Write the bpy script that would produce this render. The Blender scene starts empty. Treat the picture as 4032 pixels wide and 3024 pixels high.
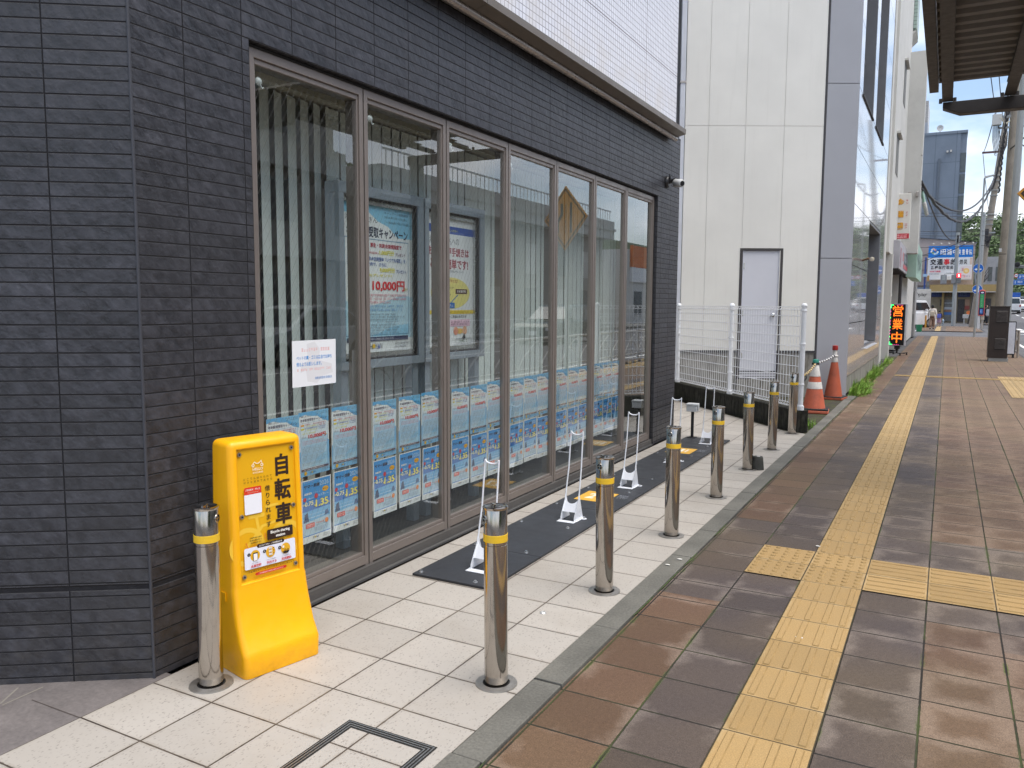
import bpy, bmesh, math, random
from mathutils import Vector, Matrix
R_ = math.radians
random.seed(11)
SC = bpy.context.scene
COL = SC.collection
PI = math.pi

# ------------------------------------------------------------------ camera, sky, sun, exposure
cam = bpy.data.objects.new('camera', bpy.data.cameras.new('camera'))
COL.objects.link(cam)
SC.camera = cam
cam.data.sensor_width = 36.0
cam.data.lens = 36.0 * 3163.8 / 4032.0
cam.data.clip_start = 0.05
cam.data.clip_end = 3000
_r = Vector((0.88016908, 0.47463509, 0.00489154))
_u = Vector((-0.05106061, 0.08443182, 0.99512013))
_f = Vector((-0.47190593, 0.87612374, -0.09854943))
M = Matrix.Identity(4)
for i_ in range(3):
    M[i_][0], M[i_][1], M[i_][2] = _r[i_], _u[i_], -_f[i_]
M[2][3] = 1.4653
cam.matrix_world = M

SUN_EL, SUN_ROT = 68.0, 96.0
w = bpy.data.worlds.new("World")
SC.world = w
w.use_nodes = True
wt = w.node_tree
wt.nodes.clear()


def WN(t, **k):
    n = wt.nodes.new(t)
    for a, b in k.items():
        setattr(n, a, b)
    return n


wo = WN('ShaderNodeOutputWorld')
wb = WN('ShaderNodeBackground')
wb.inputs['Strength'].default_value = 0.115
sky = WN('ShaderNodeTexSky', sky_type='NISHITA', sun_disc=False)
sky.sun_elevation = R_(SUN_EL)
sky.sun_rotation = R_(SUN_ROT)
sky.air_density = 1.0
sky.dust_density = 2.0
sky.ozone_density = 1.5
tc = WN('ShaderNodeTexCoord')
mp = WN('ShaderNodeMapping')
mp.inputs['Scale'].default_value = (1.0, 1.0, 2.6)
mp.inputs['Location'].default_value = (3.1, 1.7, 0.4)
nz = WN('ShaderNodeTexNoise')
nz.inputs['Scale'].default_value = 2.6
nz.inputs['Detail'].default_value = 8
nz.inputs['Roughness'].default_value = 0.55
rp = WN('ShaderNodeValToRGB')
rp.color_ramp.elements[0].position = 0.43
rp.color_ramp.elements[1].position = 0.60
mx = WN('ShaderNodeMix', data_type='RGBA')
mx.inputs[7].default_value = (5.7, 5.9, 6.35, 1)
nz2 = WN('ShaderNodeTexNoise')
nz2.inputs['Scale'].default_value = 5.0
nz2.inputs['Detail'].default_value = 6
mr = WN('ShaderNodeMapRange')
mr.inputs['To Min'].default_value = 0.72
mr.inputs['To Max'].default_value = 1.12
ml = WN('ShaderNodeMix', data_type='RGBA', blend_type='MULTIPLY')
ml.inputs[0].default_value = 1.0
L = wt.links.new
L(tc.outputs['Generated'], mp.inputs['Vector'])
L(mp.outputs[0], nz.inputs['Vector'])
L(mp.outputs[0], nz2.inputs['Vector'])
L(nz.outputs[0], rp.inputs[0])
L(rp.outputs[0], mx.inputs[0])
L(sky.outputs[0], mx.inputs[6])
L(nz2.outputs[0], mr.inputs[0])
L(mx.outputs[2], ml.inputs[6])
L(mr.outputs[0], ml.inputs[7])
L(ml.outputs[2], wb.inputs['Color'])
L(wb.outputs[0], wo.inputs[0])

sl = bpy.data.lights.new('sun', 'SUN')
sl.energy = 1.5
sl.angle = R_(50)
sl.color = (1.0, 0.95, 0.88)
so = bpy.data.objects.new('sun', sl)
COL.objects.link(so)
_az = R_(SUN_ROT)
_d = Vector((math.sin(_az) * math.cos(R_(SUN_EL)), math.cos(_az) * math.cos(R_(SUN_EL)), math.sin(R_(SUN_EL))))
so.rotation_euler = (-_d).to_track_quat('-Z', 'Y').to_euler()
so.location = _d * 60

SC.view_settings.view_transform = 'Standard'
SC.view_settings.look = 'None'
SC.view_settings.exposure = 1.12
SC.view_settings.gamma = 1.0
SC.cycles.max_bounces = 8
SC.cycles.transparent_max_bounces = 16
SC.cycles.glossy_bounces = 5
SC.cycles.use_denoising = True
SC.cycles.denoising_prefilter = 'FAST'
SC.cycles.denoising_input_passes = 'RGB_ALBEDO_NORMAL'
SC.cycles.caustics_reflective = False
SC.cycles.sample_clamp_indirect = 8


# ------------------------------------------------------------------ materials
def lin(h):
    if not isinstance(h, str):
        return tuple(h)
    h = h.lstrip('#')
    o = []
    for k in (0, 2, 4):
        c = int(h[k:k + 2], 16) / 255
        o.append(c / 12.92 if c <= 0.04045 else ((c + 0.055) / 1.055) ** 2.4)
    return tuple(o)


class NT:
    def __init__(s, name):
        s.m = bpy.data.materials.new(name)
        s.m.use_nodes = True
        s.t = s.m.node_tree
        s.t.nodes.clear()
        s.out = s.n('ShaderNodeOutputMaterial')
        s.b = s.n('ShaderNodeBsdfPrincipled')
        s.t.links.new(s.b.outputs[0], s.out.inputs[0])

    def n(s, t, **k):
        n = s.t.nodes.new(t)
        for a, b in k.items():
            setattr(n, a, b)
        return n

    def set(s, sock, v):
        if isinstance(v, bpy.types.NodeSocket):
            s.t.links.new(v, sock)
        elif isinstance(v, (tuple, list)) and len(v) == 3 and sock.type == 'RGBA':
            sock.default_value = (*v, 1)
        else:
            sock.default_value = v

    def math(s, op, a, b=None, c=None, clamp=False):
        n = s.n('ShaderNodeMath', operation=op, use_clamp=clamp)
        s.set(n.inputs[0], a)
        if b is not None:
            s.set(n.inputs[1], b)
        if c is not None:
            s.set(n.inputs[2], c)
        return n.outputs[0]

    def mix(s, f, a, b, blend='MIX'):
        n = s.n('ShaderNodeMix', data_type='RGBA', blend_type=blend)
        s.set(n.inputs[0], f)
        s.set(n.inputs[6], a)
        s.set(n.inputs[7], b)
        return n.outputs[2]

    def uv(s):
        n = s.n('ShaderNodeTexCoord')
        sp = s.n('ShaderNodeSeparateXYZ')
        s.t.links.new(n.outputs['UV'], sp.inputs[0])
        return n.outputs['UV'], sp.outputs[0], sp.outputs[1]

    def pos(s):
        return s.n('ShaderNodeNewGeometry').outputs['Position']

    def obj(s):
        return s.n('ShaderNodeTexCoord').outputs['Object']

    def noise(s, scale, vec=None, detail=4, rough=0.55, dim='3D'):
        n = s.n('ShaderNodeTexNoise', noise_dimensions=dim)
        n.inputs['Scale'].default_value = scale
        n.inputs['Detail'].default_value = detail
        n.inputs['Roughness'].default_value = rough
        if vec is not None:
            s.t.links.new(vec, n.inputs['Vector'])
        return n.outputs[0]

    def vor(s, scale, vec=None, out='Distance', rnd=1.0):
        n = s.n('ShaderNodeTexVoronoi')
        n.inputs['Scale'].default_value = scale
        n.inputs['Randomness'].default_value = rnd
        if vec is not None:
            s.t.links.new(vec, n.inputs['Vector'])
        return n.outputs[out]

    def rng(s, v, a, b, c=0.0, d=1.0):
        n = s.n('ShaderNodeMapRange')
        n.clamp = True
        for i, x in zip((0, 1, 2, 3, 4), (v, a, b, c, d)):
            s.set(n.inputs[i], x)
        return n.outputs[0]

    def white(s, vec):
        n = s.n('ShaderNodeTexWhiteNoise', noise_dimensions='3D')
        s.t.links.new(vec, n.inputs['Vector'])
        return n.outputs['Value']

    def comb(s, x, y, z=0.0):
        n = s.n('ShaderNodeCombineXYZ')
        s.set(n.inputs[0], x)
        s.set(n.inputs[1], y)
        s.set(n.inputs[2], z)
        return n.outputs[0]

    def edge(s, u, period, off=0.0):
        a = s.math('SUBTRACT', u, off) if off else u
        return s.math('PINGPONG', a, period / 2)

    def cell(s, u, period, off=0.0):
        a = s.math('SUBTRACT', u, off) if off else u
        return s.math('FLOOR', s.math('DIVIDE', a, period))

    def scalec(s, col, fac):
        n = s.n('ShaderNodeVectorMath', operation='SCALE')
        s.set(n.inputs[0], col)
        s.set(n.inputs['Scale'], fac)
        return n.outputs[0]

    def bump(s, h, strength=0.3, dist=0.01, normal=None):
        n = s.n('ShaderNodeBump')
        s.set(n.inputs['Height'], h)
        n.inputs['Strength'].default_value = strength
        n.inputs['Distance'].default_value = dist
        if normal is not None:
            s.t.links.new(normal, n.inputs['Normal'])
        s.t.links.new(n.outputs[0], s.b.inputs['Normal'])
        return n.outputs[0]

    def fin(s, col=None, rough=0.5, metal=0.0, spec=None):
        if col is not None:
            s.set(s.b.inputs['Base Color'], col)
        s.set(s.b.inputs['Roughness'], rough)
        s.b.inputs['Metallic'].default_value = metal
        if spec is not None:
            s.b.inputs['Specular IOR Level'].default_value = spec
        return s.m


_mc = {}


def pm(name, col, rough=0.5, metal=0.0, var=0.12, scale=3.0, bump=0.0, bscale=60, dirt=0.0, spec=None):
    """painted / plain surface with soft variation"""
    if name in _mc:
        return _mc[name]
    g = NT(name)
    c = lin(col)
    p = g.pos()
    v = g.noise(scale, p, 5)
    f = g.rng(v, 0.25, 0.75, 1 - var, 1 + var)
    cc = g.scalec(c, f)
    if dirt:
        d = g.rng(g.noise(scale * 2.3, p, 8, 0.7), 0.5, 0.75, 0, dirt)
        cc = g.mix(d, cc, (0.06, 0.055, 0.045))
    if bump:
        g.bump(g.noise(bscale, p, 4), bump, 0.004)
    r = g.rng(g.noise(scale * 3, p, 4), 0.3, 0.7, max(0.02, rough - 0.07), min(1, rough + 0.07))
    _mc[name] = g.fin(cc, r, metal, spec)
    return _mc[name]


def ink(col, rough=0.55):
    """printed colour"""
    c = col if isinstance(col, str) else 'rgb%.2f_%.2f_%.2f' % tuple(col)
    k = 'print_' + c.strip('#')
    if k not in _mc:
        g = NT(k)
        _mc[k] = g.fin(lin(col), rough)
    return _mc[k]


def glow(name, col, s):
    if name not in _mc:
        g = NT(name)
        g.set(g.b.inputs['Emission Color'], lin(col))
        g.b.inputs['Emission Strength'].default_value = s
        _mc[name] = g.fin(lin(col), 0.5)
    return _mc[name]


# ------------------------------------------------------------------ mesh builder
class MB:
    def __init__(s):
        s.v, s.f, s.mi, s.mats = [], [], [], []

    def mid(s, m):
        if m not in s.mats:
            s.mats.append(m)
        return s.mats.index(m)

    def face(s, pts, m):
        k = len(s.v)
        s.v += [tuple(p) for p in pts]
        s.f.append(tuple(range(k, k + len(pts))))
        s.mi.append(s.mid(m))

    def mesh(s, vs, fs, m):
        k = len(s.v)
        s.v += [tuple(p) for p in vs]
        i = s.mid(m)
        for f in fs:
            s.f.append(tuple(k + a for a in f))
            s.mi.append(i)

    def box(s, x0, x1, y0, y1, z0, z1, m, X=None):
        x0, x1 = min(x0, x1), max(x0, x1)
        y0, y1 = min(y0, y1), max(y0, y1)
        z0, z1 = min(z0, z1), max(z0, z1)
        vs = [Vector(p) for p in ((x0, y0, z0), (x1, y0, z0), (x1, y1, z0), (x0, y1, z0), (x0, y0, z1), (x1, y0, z1), (x1, y1, z1), (x0, y1, z1))]
        if X is not None:
            vs = [X @ p for p in vs]
        s.mesh(vs, [(0, 3, 2, 1), (4, 5, 6, 7), (0, 1, 5, 4), (1, 2, 6, 5), (2, 3, 7, 6), (3, 0, 4, 7)], m)

    def cyl(s, p0, p1, r0, r1=None, n=16, m=None, caps=True):
        p0, p1 = Vector(p0), Vector(p1)
        r1 = r0 if r1 is None else r1
        d = (p1 - p0).normalized()
        a = d.orthogonal().normalized()
        b = d.cross(a)
        vs, fs = [], []
        for p, r in ((p0, r0), (p1, r1)):
            for k in range(n):
                t = 2 * PI * k / n
                vs.append(p + (a * math.cos(t) + b * math.sin(t)) * r)
        for k in range(n):
            fs.append((k, (k + 1) % n, n + (k + 1) % n, n + k))
        if caps:
            fs.append(tuple(range(n - 1, -1, -1)))
            fs.append(tuple(range(n, 2 * n)))
        s.mesh(vs, fs, m)

    def tube(s, path, r, m, n=8, caps=True):
        path = [Vector(p) for p in path]
        vs, fs = [], []
        pa = None
        for i, p in enumerate(path):
            d = (path[min(i + 1, len(path) - 1)] - path[max(i - 1, 0)]).normalized()
            if pa is None:
                a = d.orthogonal().normalized()
            else:
                a = (pa - d * pa.dot(d)).normalized()
            pa = a
            b = d.cross(a)
            rr = r[i] if isinstance(r, (list, tuple)) else r
            for k in range(n):
                t = 2 * PI * k / n
                vs.append(p + (a * math.cos(t) + b * math.sin(t)) * rr)
        for i in range(len(path) - 1):
            for k in range(n):
                fs.append((i * n + k, i * n + (k + 1) % n, (i + 1) * n + (k + 1) % n, (i + 1) * n + k))
        if caps:
            fs.append(tuple(range(n - 1, -1, -1)))
            q = (len(path) - 1) * n
            fs.append(tuple(range(q, q + n)))
        s.mesh(vs, fs, m)

    def lathe(s, prof, c, m, n=24, axis='z', closed=False):
        c = Vector(c)
        vs, fs = [], []
        for r, z in prof:
            for k in range(n):
                t = 2 * PI * k / n
                if axis == 'z':
                    vs.append(c + Vector((r * math.cos(t), r * math.sin(t), z)))
                elif axis == 'x':
                    vs.append(c + Vector((z, r * math.cos(t), r * math.sin(t))))
                else:
                    vs.append(c + Vector((r * math.sin(t), z, r * math.cos(t))))
        q = len(prof)
        for i in range(q if closed else q - 1):
            j = (i + 1) % q
            for k in range(n):
                fs.append((i * n + k, i * n + (k + 1) % n, j * n + (k + 1) % n, j * n + k))
        if not closed:
            if prof[0][0] > 1e-6:
                fs.append(tuple(range(n - 1, -1, -1)))
            if prof[-1][0] > 1e-6:
                fs.append(tuple(range((q - 1) * n, q * n)))
        s.mesh(vs, fs, m)

    def prism(s, poly, fn, d0, d1, m):
        """poly 2D (a,b); fn(a,b,d)->3D"""
        n = len(poly)
        vs = [Vector(fn(a, b, d0)) for a, b in poly] + [Vector(fn(a, b, d1)) for a, b in poly]
        fs = [tuple(range(n - 1, -1, -1)), tuple(range(n, 2 * n))]
        for k in range(n):
            fs.append((k, (k + 1) % n, n + (k + 1) % n, n + k))
        s.mesh(vs, fs, m)

    def data(s, name, inv=None, smooth=0, fix=True):
        me = bpy.data.meshes.new(name)
        vs = [inv @ Vector(v) for v in s.v] if inv is not None else s.v
        me.from_pydata([tuple(v) for v in vs], [], s.f)
        for m in s.mats:
            me.materials.append(m)
        me.polygons.foreach_set('material_index', s.mi)
        uvl = me.uv_layers.new(name='UVMap').data
        me.update()
        for p in me.polygons:
            n = p.normal
            if abs(n.z) > 0.7:
                for li in p.loop_indices:
                    c = s.v[me.loops[li].vertex_index]
                    uvl[li].uv = (c[0], c[1])
            else:
                t = Vector((-n.y, n.x, 0))
                if inv is not None:
                    t = inv.inverted().to_3x3() @ t
                t.normalize()
                if abs(t.x) > abs(t.y):
                    if t.x < 0:
                        t = -t
                elif t.y < 0:
                    t = -t
                for li in p.loop_indices:
                    c = s.v[me.loops[li].vertex_index]
                    uvl[li].uv = (c[0] * t.x + c[1] * t.y, c[2])
        if fix:
            b = bmesh.new()
            b.from_mesh(me)
            bmesh.ops.recalc_face_normals(b, faces=b.faces)
            b.to_mesh(me)
            b.free()
        if smooth:
            me.polygons.foreach_set('use_smooth', [True] * len(me.polygons))
            me.set_sharp_from_angle(angle=R_(smooth))
        me.update()
        return me

    def build(s, name, parent=None, world=False, smooth=0, bevel=0, seg=2, fix=True, weld=False):
        inv = None
        if parent is not None and world:
            inv = PM(parent).inverted()
        me = s.data(name, inv, smooth, fix)
        o = bpy.data.objects.new(name, me)
        COL.objects.link(o)
        if parent is not None:
            o.parent = parent
        if bevel:
            md = o.modifiers.new('edge', 'BEVEL')
            md.width = bevel
            md.segments = seg
            md.limit_method = 'ANGLE'
            md.angle_limit = R_(35)
            if not smooth:
                me.polygons.foreach_set('use_smooth', [True] * len(me.polygons))
                md.harden_normals = True
        return o


def PM(o):
    m = Matrix.LocRotScale(o.location, o.rotation_euler, o.scale)
    return PM(o.parent) @ m if o.parent else m


def thing(name, label, cat, loc=(0, 0, 0), rz=0.0, group=None):
    o = bpy.data.objects.new(name, None)
    COL.objects.link(o)
    o.location = loc
    o.rotation_euler = (0, 0, rz)
    o.empty_display_size = 0.1
    return tag(o, label, cat, group)


def tag(o, label, cat, group=None):
    o['label'] = label
    o['category'] = cat
    if group:
        o['group'] = group
    return o


def struct(mb, name, **k):
    o = mb.build(name, **k)
    o['kind'] = 'structure'
    return o


def stuff(mb, name, **k):
    o = mb.build(name, **k)
    o['kind'] = 'stuff'
    return o


def dup(root, loc, rz, label, group=None):
    r = root.copy()
    COL.objects.link(r)
    r.location = loc
    r.rotation_euler = (0, 0, rz)
    r['label'] = label
    if group:
        r['group'] = group
    for ch in list(root.children):
        c = ch.copy()
        COL.objects.link(c)
        c.parent = r
        for g in list(ch.children):
            d = g.copy()
            COL.objects.link(d)
            d.parent = c
    return r


# ------------------------------------------------------------------ printed graphics (2D layers, then put on a plane)
_tx = {}


def text_mesh(body, bold=0.0):
    bold = min(bold, 0.016)
    k = (body, bold)
    if k not in _tx:
        c = bpy.data.curves.new('lettering', 'FONT')
        c.body = body
        c.offset = bold
        c.resolution_u = 3
        o = bpy.data.objects.new('lettering', c)
        COL.objects.link(o)
        dg = bpy.context.evaluated_depsgraph_get()
        me = bpy.data.meshes.new_from_object(o.evaluated_get(dg))
        vs = [(v.co.x, v.co.y) for v in me.vertices]
        fs = [tuple(p.vertices) for p in me.polygons]
        bpy.data.objects.remove(o)
        bpy.data.curves.remove(c)
        bpy.data.meshes.remove(me)
        xs = [v[0] for v in vs] or [0, 1]
        ys = [v[1] for v in vs] or [0, 1]
        _tx[k] = (vs, fs, min(xs), max(xs), min(ys), max(ys))
    return _tx[k]


class Art:
    def __init__(s):
        s.items = []
        s.lay = 0

    def poly(s, pts, col, m=None):
        s.lay += 1
        s.items.append((list(pts), [tuple(range(len(pts)))], m or ink(col), s.lay))

    def rect(s, x0, y0, x1, y1, col, m=None):
        s.poly([(x0, y0), (x1, y0), (x1, y1), (x0, y1)], col, m)

    def rr(s, x0, y0, x1, y1, r, col, m=None):
        p = []
        for cx, cy, a0 in ((x1 - r, y1 - r, 0), (x0 + r, y1 - r, 90), (x0 + r, y0 + r, 180), (x1 - r, y0 + r, 270)):
            for k in range(6):
                a = R_(a0 + 18 * k)
                p.append((cx + r * math.cos(a), cy + r * math.sin(a)))
        s.poly(p, col, m)

    def disc(s, cx, cy, rx, col, ry=None, n=28, m=None):
        ry = ry or rx
        s.poly([(cx + rx * math.cos(2 * PI * k / n), cy + ry * math.sin(2 * PI * k / n)) for k in range(n)], col, m)

    def ring(s, cx, cy, r, wd, col, n=32, a0=0, a1=360, sy=1.0):
        vs, fs = [], []
        for k in range(n + 1):
            a = R_(a0 + (a1 - a0) * k / n)
            for q in (r - wd / 2, r + wd / 2):
                vs.append((cx + q * math.cos(a), cy + q * math.sin(a) * sy))
        for k in range(n):
            fs.append((2 * k, 2 * k + 1, 2 * k + 3, 2 * k + 2))
        s.lay += 1
        s.items.append((vs, fs, ink(col), s.lay))

    def line(s, pts, wd, col, m=None):
        vs, fs = [], []
        for i, p in enumerate(pts):
            a = Vector(pts[max(0, i - 1)])
            b = Vector(pts[min(len(pts) - 1, i + 1)])
            d = (b - a).normalized()
            n = Vector((-d.y, d.x)) * wd / 2
            vs += [(p[0] - n.x, p[1] - n.y), (p[0] + n.x, p[1] + n.y)]
        for i in range(len(pts) - 1):
            fs.append((2 * i, 2 * i + 1, 2 * i + 3, 2 * i + 2))
        s.lay += 1
        s.items.append((vs, fs, m or ink(col), s.lay))

    def frame(s, x0, y0, x1, y1, wd, col):
        for a in ((x0, y0, x1, y0 + wd), (x0, y1 - wd, x1, y1), (x0, y0, x0 + wd, y1), (x1 - wd, y0, x1, y1)):
            s.rect(*a, col)

    def fit(s, body, x0, y0, x1, y1, col, bold=0.0, m=None):
        vs, fs, a, b, c, d = text_mesh(body, bold)
        if b - a < 1e-6 or d - c < 1e-6:
            return
        kx, ky = (x1 - x0) / (b - a), (y1 - y0) / (d - c)
        for sh in ((-.016, -.010), (.016, .010), (.016, -.010), (-.016, .010)) if bold > 0.022 else ((0, 0),):
            s.lay += 1
            s.items.append(([(x0 + (p[0] - a + sh[0]) * kx, y0 + (p[1] - c + sh[1]) * ky) for p in vs], fs, m or ink(col), s.lay))

    def cent(s, body, cx, cy, h, col, bold=0.0, wmax=None, m=None):
        vs, fs, a, b, c, d = text_mesh(body, bold)
        k = h / max(d - c, 1e-6)
        wd = (b - a) * k
        if wmax and wd > wmax:
            s.fit(body, cx - wmax / 2, cy - h / 2, cx + wmax / 2, cy + h / 2, col, bold, m)
        else:
            s.fit(body, cx - wd / 2, cy - h / 2, cx + wd / 2, cy + h / 2, col, bold, m)

    def vert(s, body, cx, y1, ch, step, col, bold=0.0, cw=None):
        for k, t in enumerate(body):
            vs, fs, a, b, c, d = text_mesh(t, bold)
            cw_ = cw or ch
            hh = ch * min(1, (d - c) / 0.8)
            ww = cw_ * min(1, (b - a) / 0.8)
            cy = y1 - step * k - ch / 2
            s.fit(t, cx - ww / 2, cy - hh / 2, cx + ww / 2, cy + hh / 2, col, bold)

    def scrawl(s, x0, x1, y, h, col, n=None, fill=0.9):
        """a line of print too small to read: a row of strokes"""
        n = n or max(4, int((x1 - x0) / (h * 1.05)))
        st = (x1 - x0) / n
        vs, fs = [], []
        for k in range(n):
            if random.random() > fill:
                continue
            a = x0 + st * (k + 0.1)
            wv = st * random.uniform(0.55, 0.85)
            for q0, q1, w0, w1 in ((0.0, 0.22, 0, 1), (0.4, 0.58, 0, 1), (0.78, 1.0, 0, 1), (0.0, 1.0, 0.4, 0.6)):
                if random.random() < 0.8:
                    i = len(vs)
                    vs += [(a + wv * w0, y + h * q0), (a + wv * w1, y + h * q0), (a + wv * w1, y + h * q1), (a + wv * w0, y + h * q1)]
                    fs.append((i, i + 1, i + 2, i + 3))
        s.lay += 1
        if fs:
            s.items.append((vs, fs, ink(col), s.lay))

    def put(s, mb, o, ux, uy, eps=0.0002, lift=0.0):
        o, ux, uy = Vector(o), Vector(ux), Vector(uy)
        n = ux.cross(uy).normalized()
        for vs, fs, m, l in s.items:
            mb.mesh([o + ux * a + uy * b + n * (lift + eps * l) for a, b in vs], fs, m)
        return mb


def grow(o, eps):
    return o


# ------------------------------------------------------------------ ground profile: level here, rising gently far up the street
def zp(y):
    return max(0.0, (y - 86.0)) * 0.022


def sheet(mb, x0, x1, y0, y1, z, m, step=4.0):
    ys = [y0]
    while ys[-1] + step < y1:
        ys.append(ys[-1] + step)
    ys.append(y1)
    for a, b in zip(ys[:-1], ys[1:]):
        mb.face([(x0, a, zp(a) + z), (x1, a, zp(a) + z), (x1, b, zp(b) + z), (x0, b, zp(b) + z)], m)


# ------------------------------------------------------------------ paving materials
def mat_pavers():
    g = NT('paver_concrete')
    uv, u, v = g.uv()
    PU, PV, U0, V0 = 0.30, 0.2871, -1.215, 4.9837
    ci, ri = g.cell(u, PU, U0), g.cell(v, PV, V0)
    eu, ev = g.edge(u, PU, U0), g.edge(v, PV, V0)
    rnd = g.white(g.comb(ci, ri, 3.0))
    purple = (0.064, 0.049, 0.044)
    brown = (0.106, 0.061, 0.037)
    isp = g.math('MAXIMUM', g.math('COMPARE', ci, 1.0, 0.4), g.math('COMPARE', ci, 3.0, 0.4))
    near = g.math('COMPARE', v, 4.75, 0.85)
    near = g.math('MULTIPLY', near, g.rng(rnd, 0.1, 0.3))
    isp = g.math('MAXIMUM', isp, near)
    col = g.mix(isp, brown, purple)
    col = g.scalec(col, g.rng(rnd, 0, 1, 0.84, 1.16))
    big = g.noise(0.55, uv, 3)
    col = g.mix(g.rng(big, 0.4, 0.62, 0, 0.35), col, (0.15, 0.105, 0.05))
    # drier, paler rims and patches; damp dark hearts
    de = g.math('MINIMUM', eu, ev)
    rim = g.math('MULTIPLY', g.rng(de, 0.0, 0.10, 0.75, 0.0), g.rng(g.noise(2.3, g.comb(u, v, 4.0), 4), 0.36, 0.62))
    n1 = g.noise(7.5, g.comb(u, g.math('ADD', v, g.math('MULTIPLY', rnd, 7.0))), 8, 0.72)
    side = g.rng(u, -0.6, 0.25, -0.20, 0.10)
    far = g.rng(v, 5.2, 13.0, 0.0, 0.15)
    dry = g.math('ADD', g.math('ADD', n1, rim), g.math('ADD', side, far))
    dry = g.rng(dry, 0.60, 0.96)
    pale = g.mix(0.5, g.scalec(col, 1.9), (0.26, 0.225, 0.192))
    col = g.mix(g.math('MULTIPLY', dry, 0.55), col, pale)
    gr = g.noise(210, uv, 3, 0.75)
    gr2 = g.noise(60, uv, 4, 0.7)
    col = g.scalec(col, g.math('MULTIPLY', g.rng(gr, 0.3, 0.7, 0.60, 1.5), g.rng(gr2, 0.3, 0.7, 0.84, 1.18)))
    # joints, mossy in places
    wob = g.math('MULTIPLY', g.math('SUBTRACT', g.noise(40, uv, 2), 0.5), 0.004)
    ju = g.rng(g.math('ADD', eu, wob), 0.0026, 0.0050, 1, 0)
    jv = g.rng(g.math('ADD', ev, wob), 0.0030, 0.0054, 1, 0)
    moss = g.rng(g.noise(1.7, g.comb(u, v, 8.0), 5), 0.45, 0.58)
    jc = g.mix(g.math('MULTIPLY', moss, g.math('MAXIMUM', ju, g.math('MULTIPLY', jv, 0.35))), (0.018, 0.015, 0.011), (0.046, 0.058, 0.016))
    j = g.math('MAXIMUM', ju, jv)
    mw = g.rng(g.math('ADD', eu, g.math('MULTIPLY', wob, 3.0)), 0.004, 0.012, 1, 0)
    mossw = g.math('MULTIPLY', mw, g.rng(g.noise(2.6, g.comb(u, v, 3.0), 6, 0.65), 0.54, 0.64, 0, 0.9))
    col = g.mix(mossw, col, (0.07, 0.105, 0.02))
    col = g.mix(j, col, jc)
    h = g.math('ADD', g.math('MULTIPLY', j, -1.0), g.math('MULTIPLY', gr, 0.35))
    g.bump(h, 0.55, 0.006)
    ro = g.rng(dry, 0, 1, 0.62, 0.88)
    return g.fin(col, ro, 0, 0.35)


def mat_lighttile():
    g = NT('pale_speckled_tile')
    uv, u, v = g.uv()
    PU, PV, U0, V0 = 0.3197, 0.2982, -2.6257, 3.1568
    ci, ri = g.cell(u, PU, U0), g.cell(v, PV, V0)
    eu, ev = g.edge(u, PU, U0), g.edge(v, PV, V0)
    rnd = g.white(g.comb(ci, ri, 1.0))
    col = g.scalec((0.42, 0.388, 0.343), g.rng(rnd, 0, 1, 0.92, 1.05))
    wrp = g.comb(g.math('ADD', u, g.math('MULTIPLY', g.noise(90, uv, 2), 0.012)), g.math('MULTIPLY', g.math('ADD', v, g.math('MULTIPLY', g.noise(80, g.comb(u, v, 5.0), 2), 0.02)), 0.55))
    sp = g.vor(105, wrp)
    dens = g.noise(22, uv, 3)
    speck = g.math('MULTIPLY', g.rng(sp, 0.15, 0.32, 1, 0), g.rng(dens, 0.32, 0.58, 0.2, 0.95))
    col = g.mix(g.math('MULTIPLY', speck, 0.8), col, (0.20, 0.175, 0.15))
    st = g.rng(g.noise(2.2, uv, 7, 0.65), 0.50, 0.74, 0, 0.40)
    col = g.mix(st, col, (0.30, 0.26, 0.21))
    e = g.math('MINIMUM', eu, ev)
    wob = g.math('MULTIPLY', g.math('SUBTRACT', g.noise(30, uv, 2), 0.5), 0.003)
    dirty = g.math('MULTIPLY', g.rng(g.math('ADD', e, wob), 0.002, 0.016, 1, 0), g.rng(g.noise(9, uv, 4), 0.42, 0.7, 0.1, 0.7))
    col = g.mix(dirty, col, (0.26, 0.22, 0.17))
    j = g.rng(g.math('ADD', e, wob), 0.0024, 0.0042, 1, 0)
    jc = g.mix(g.rng(g.noise(3.0, uv, 4), 0.4, 0.6), (0.045, 0.034, 0.027), (0.11, 0.088, 0.068))
    col = g.mix(j, col, jc)
    g.bump(g.math('ADD', g.math('MULTIPLY', j, -1.0), g.math('MULTIPLY', speck, -0.2)), 0.5, 0.004)
    return g.fin(col, g.rng(g.noise(6, uv, 4), 0.3, 0.7, 0.42, 0.66), 0, 0.4)


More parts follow.
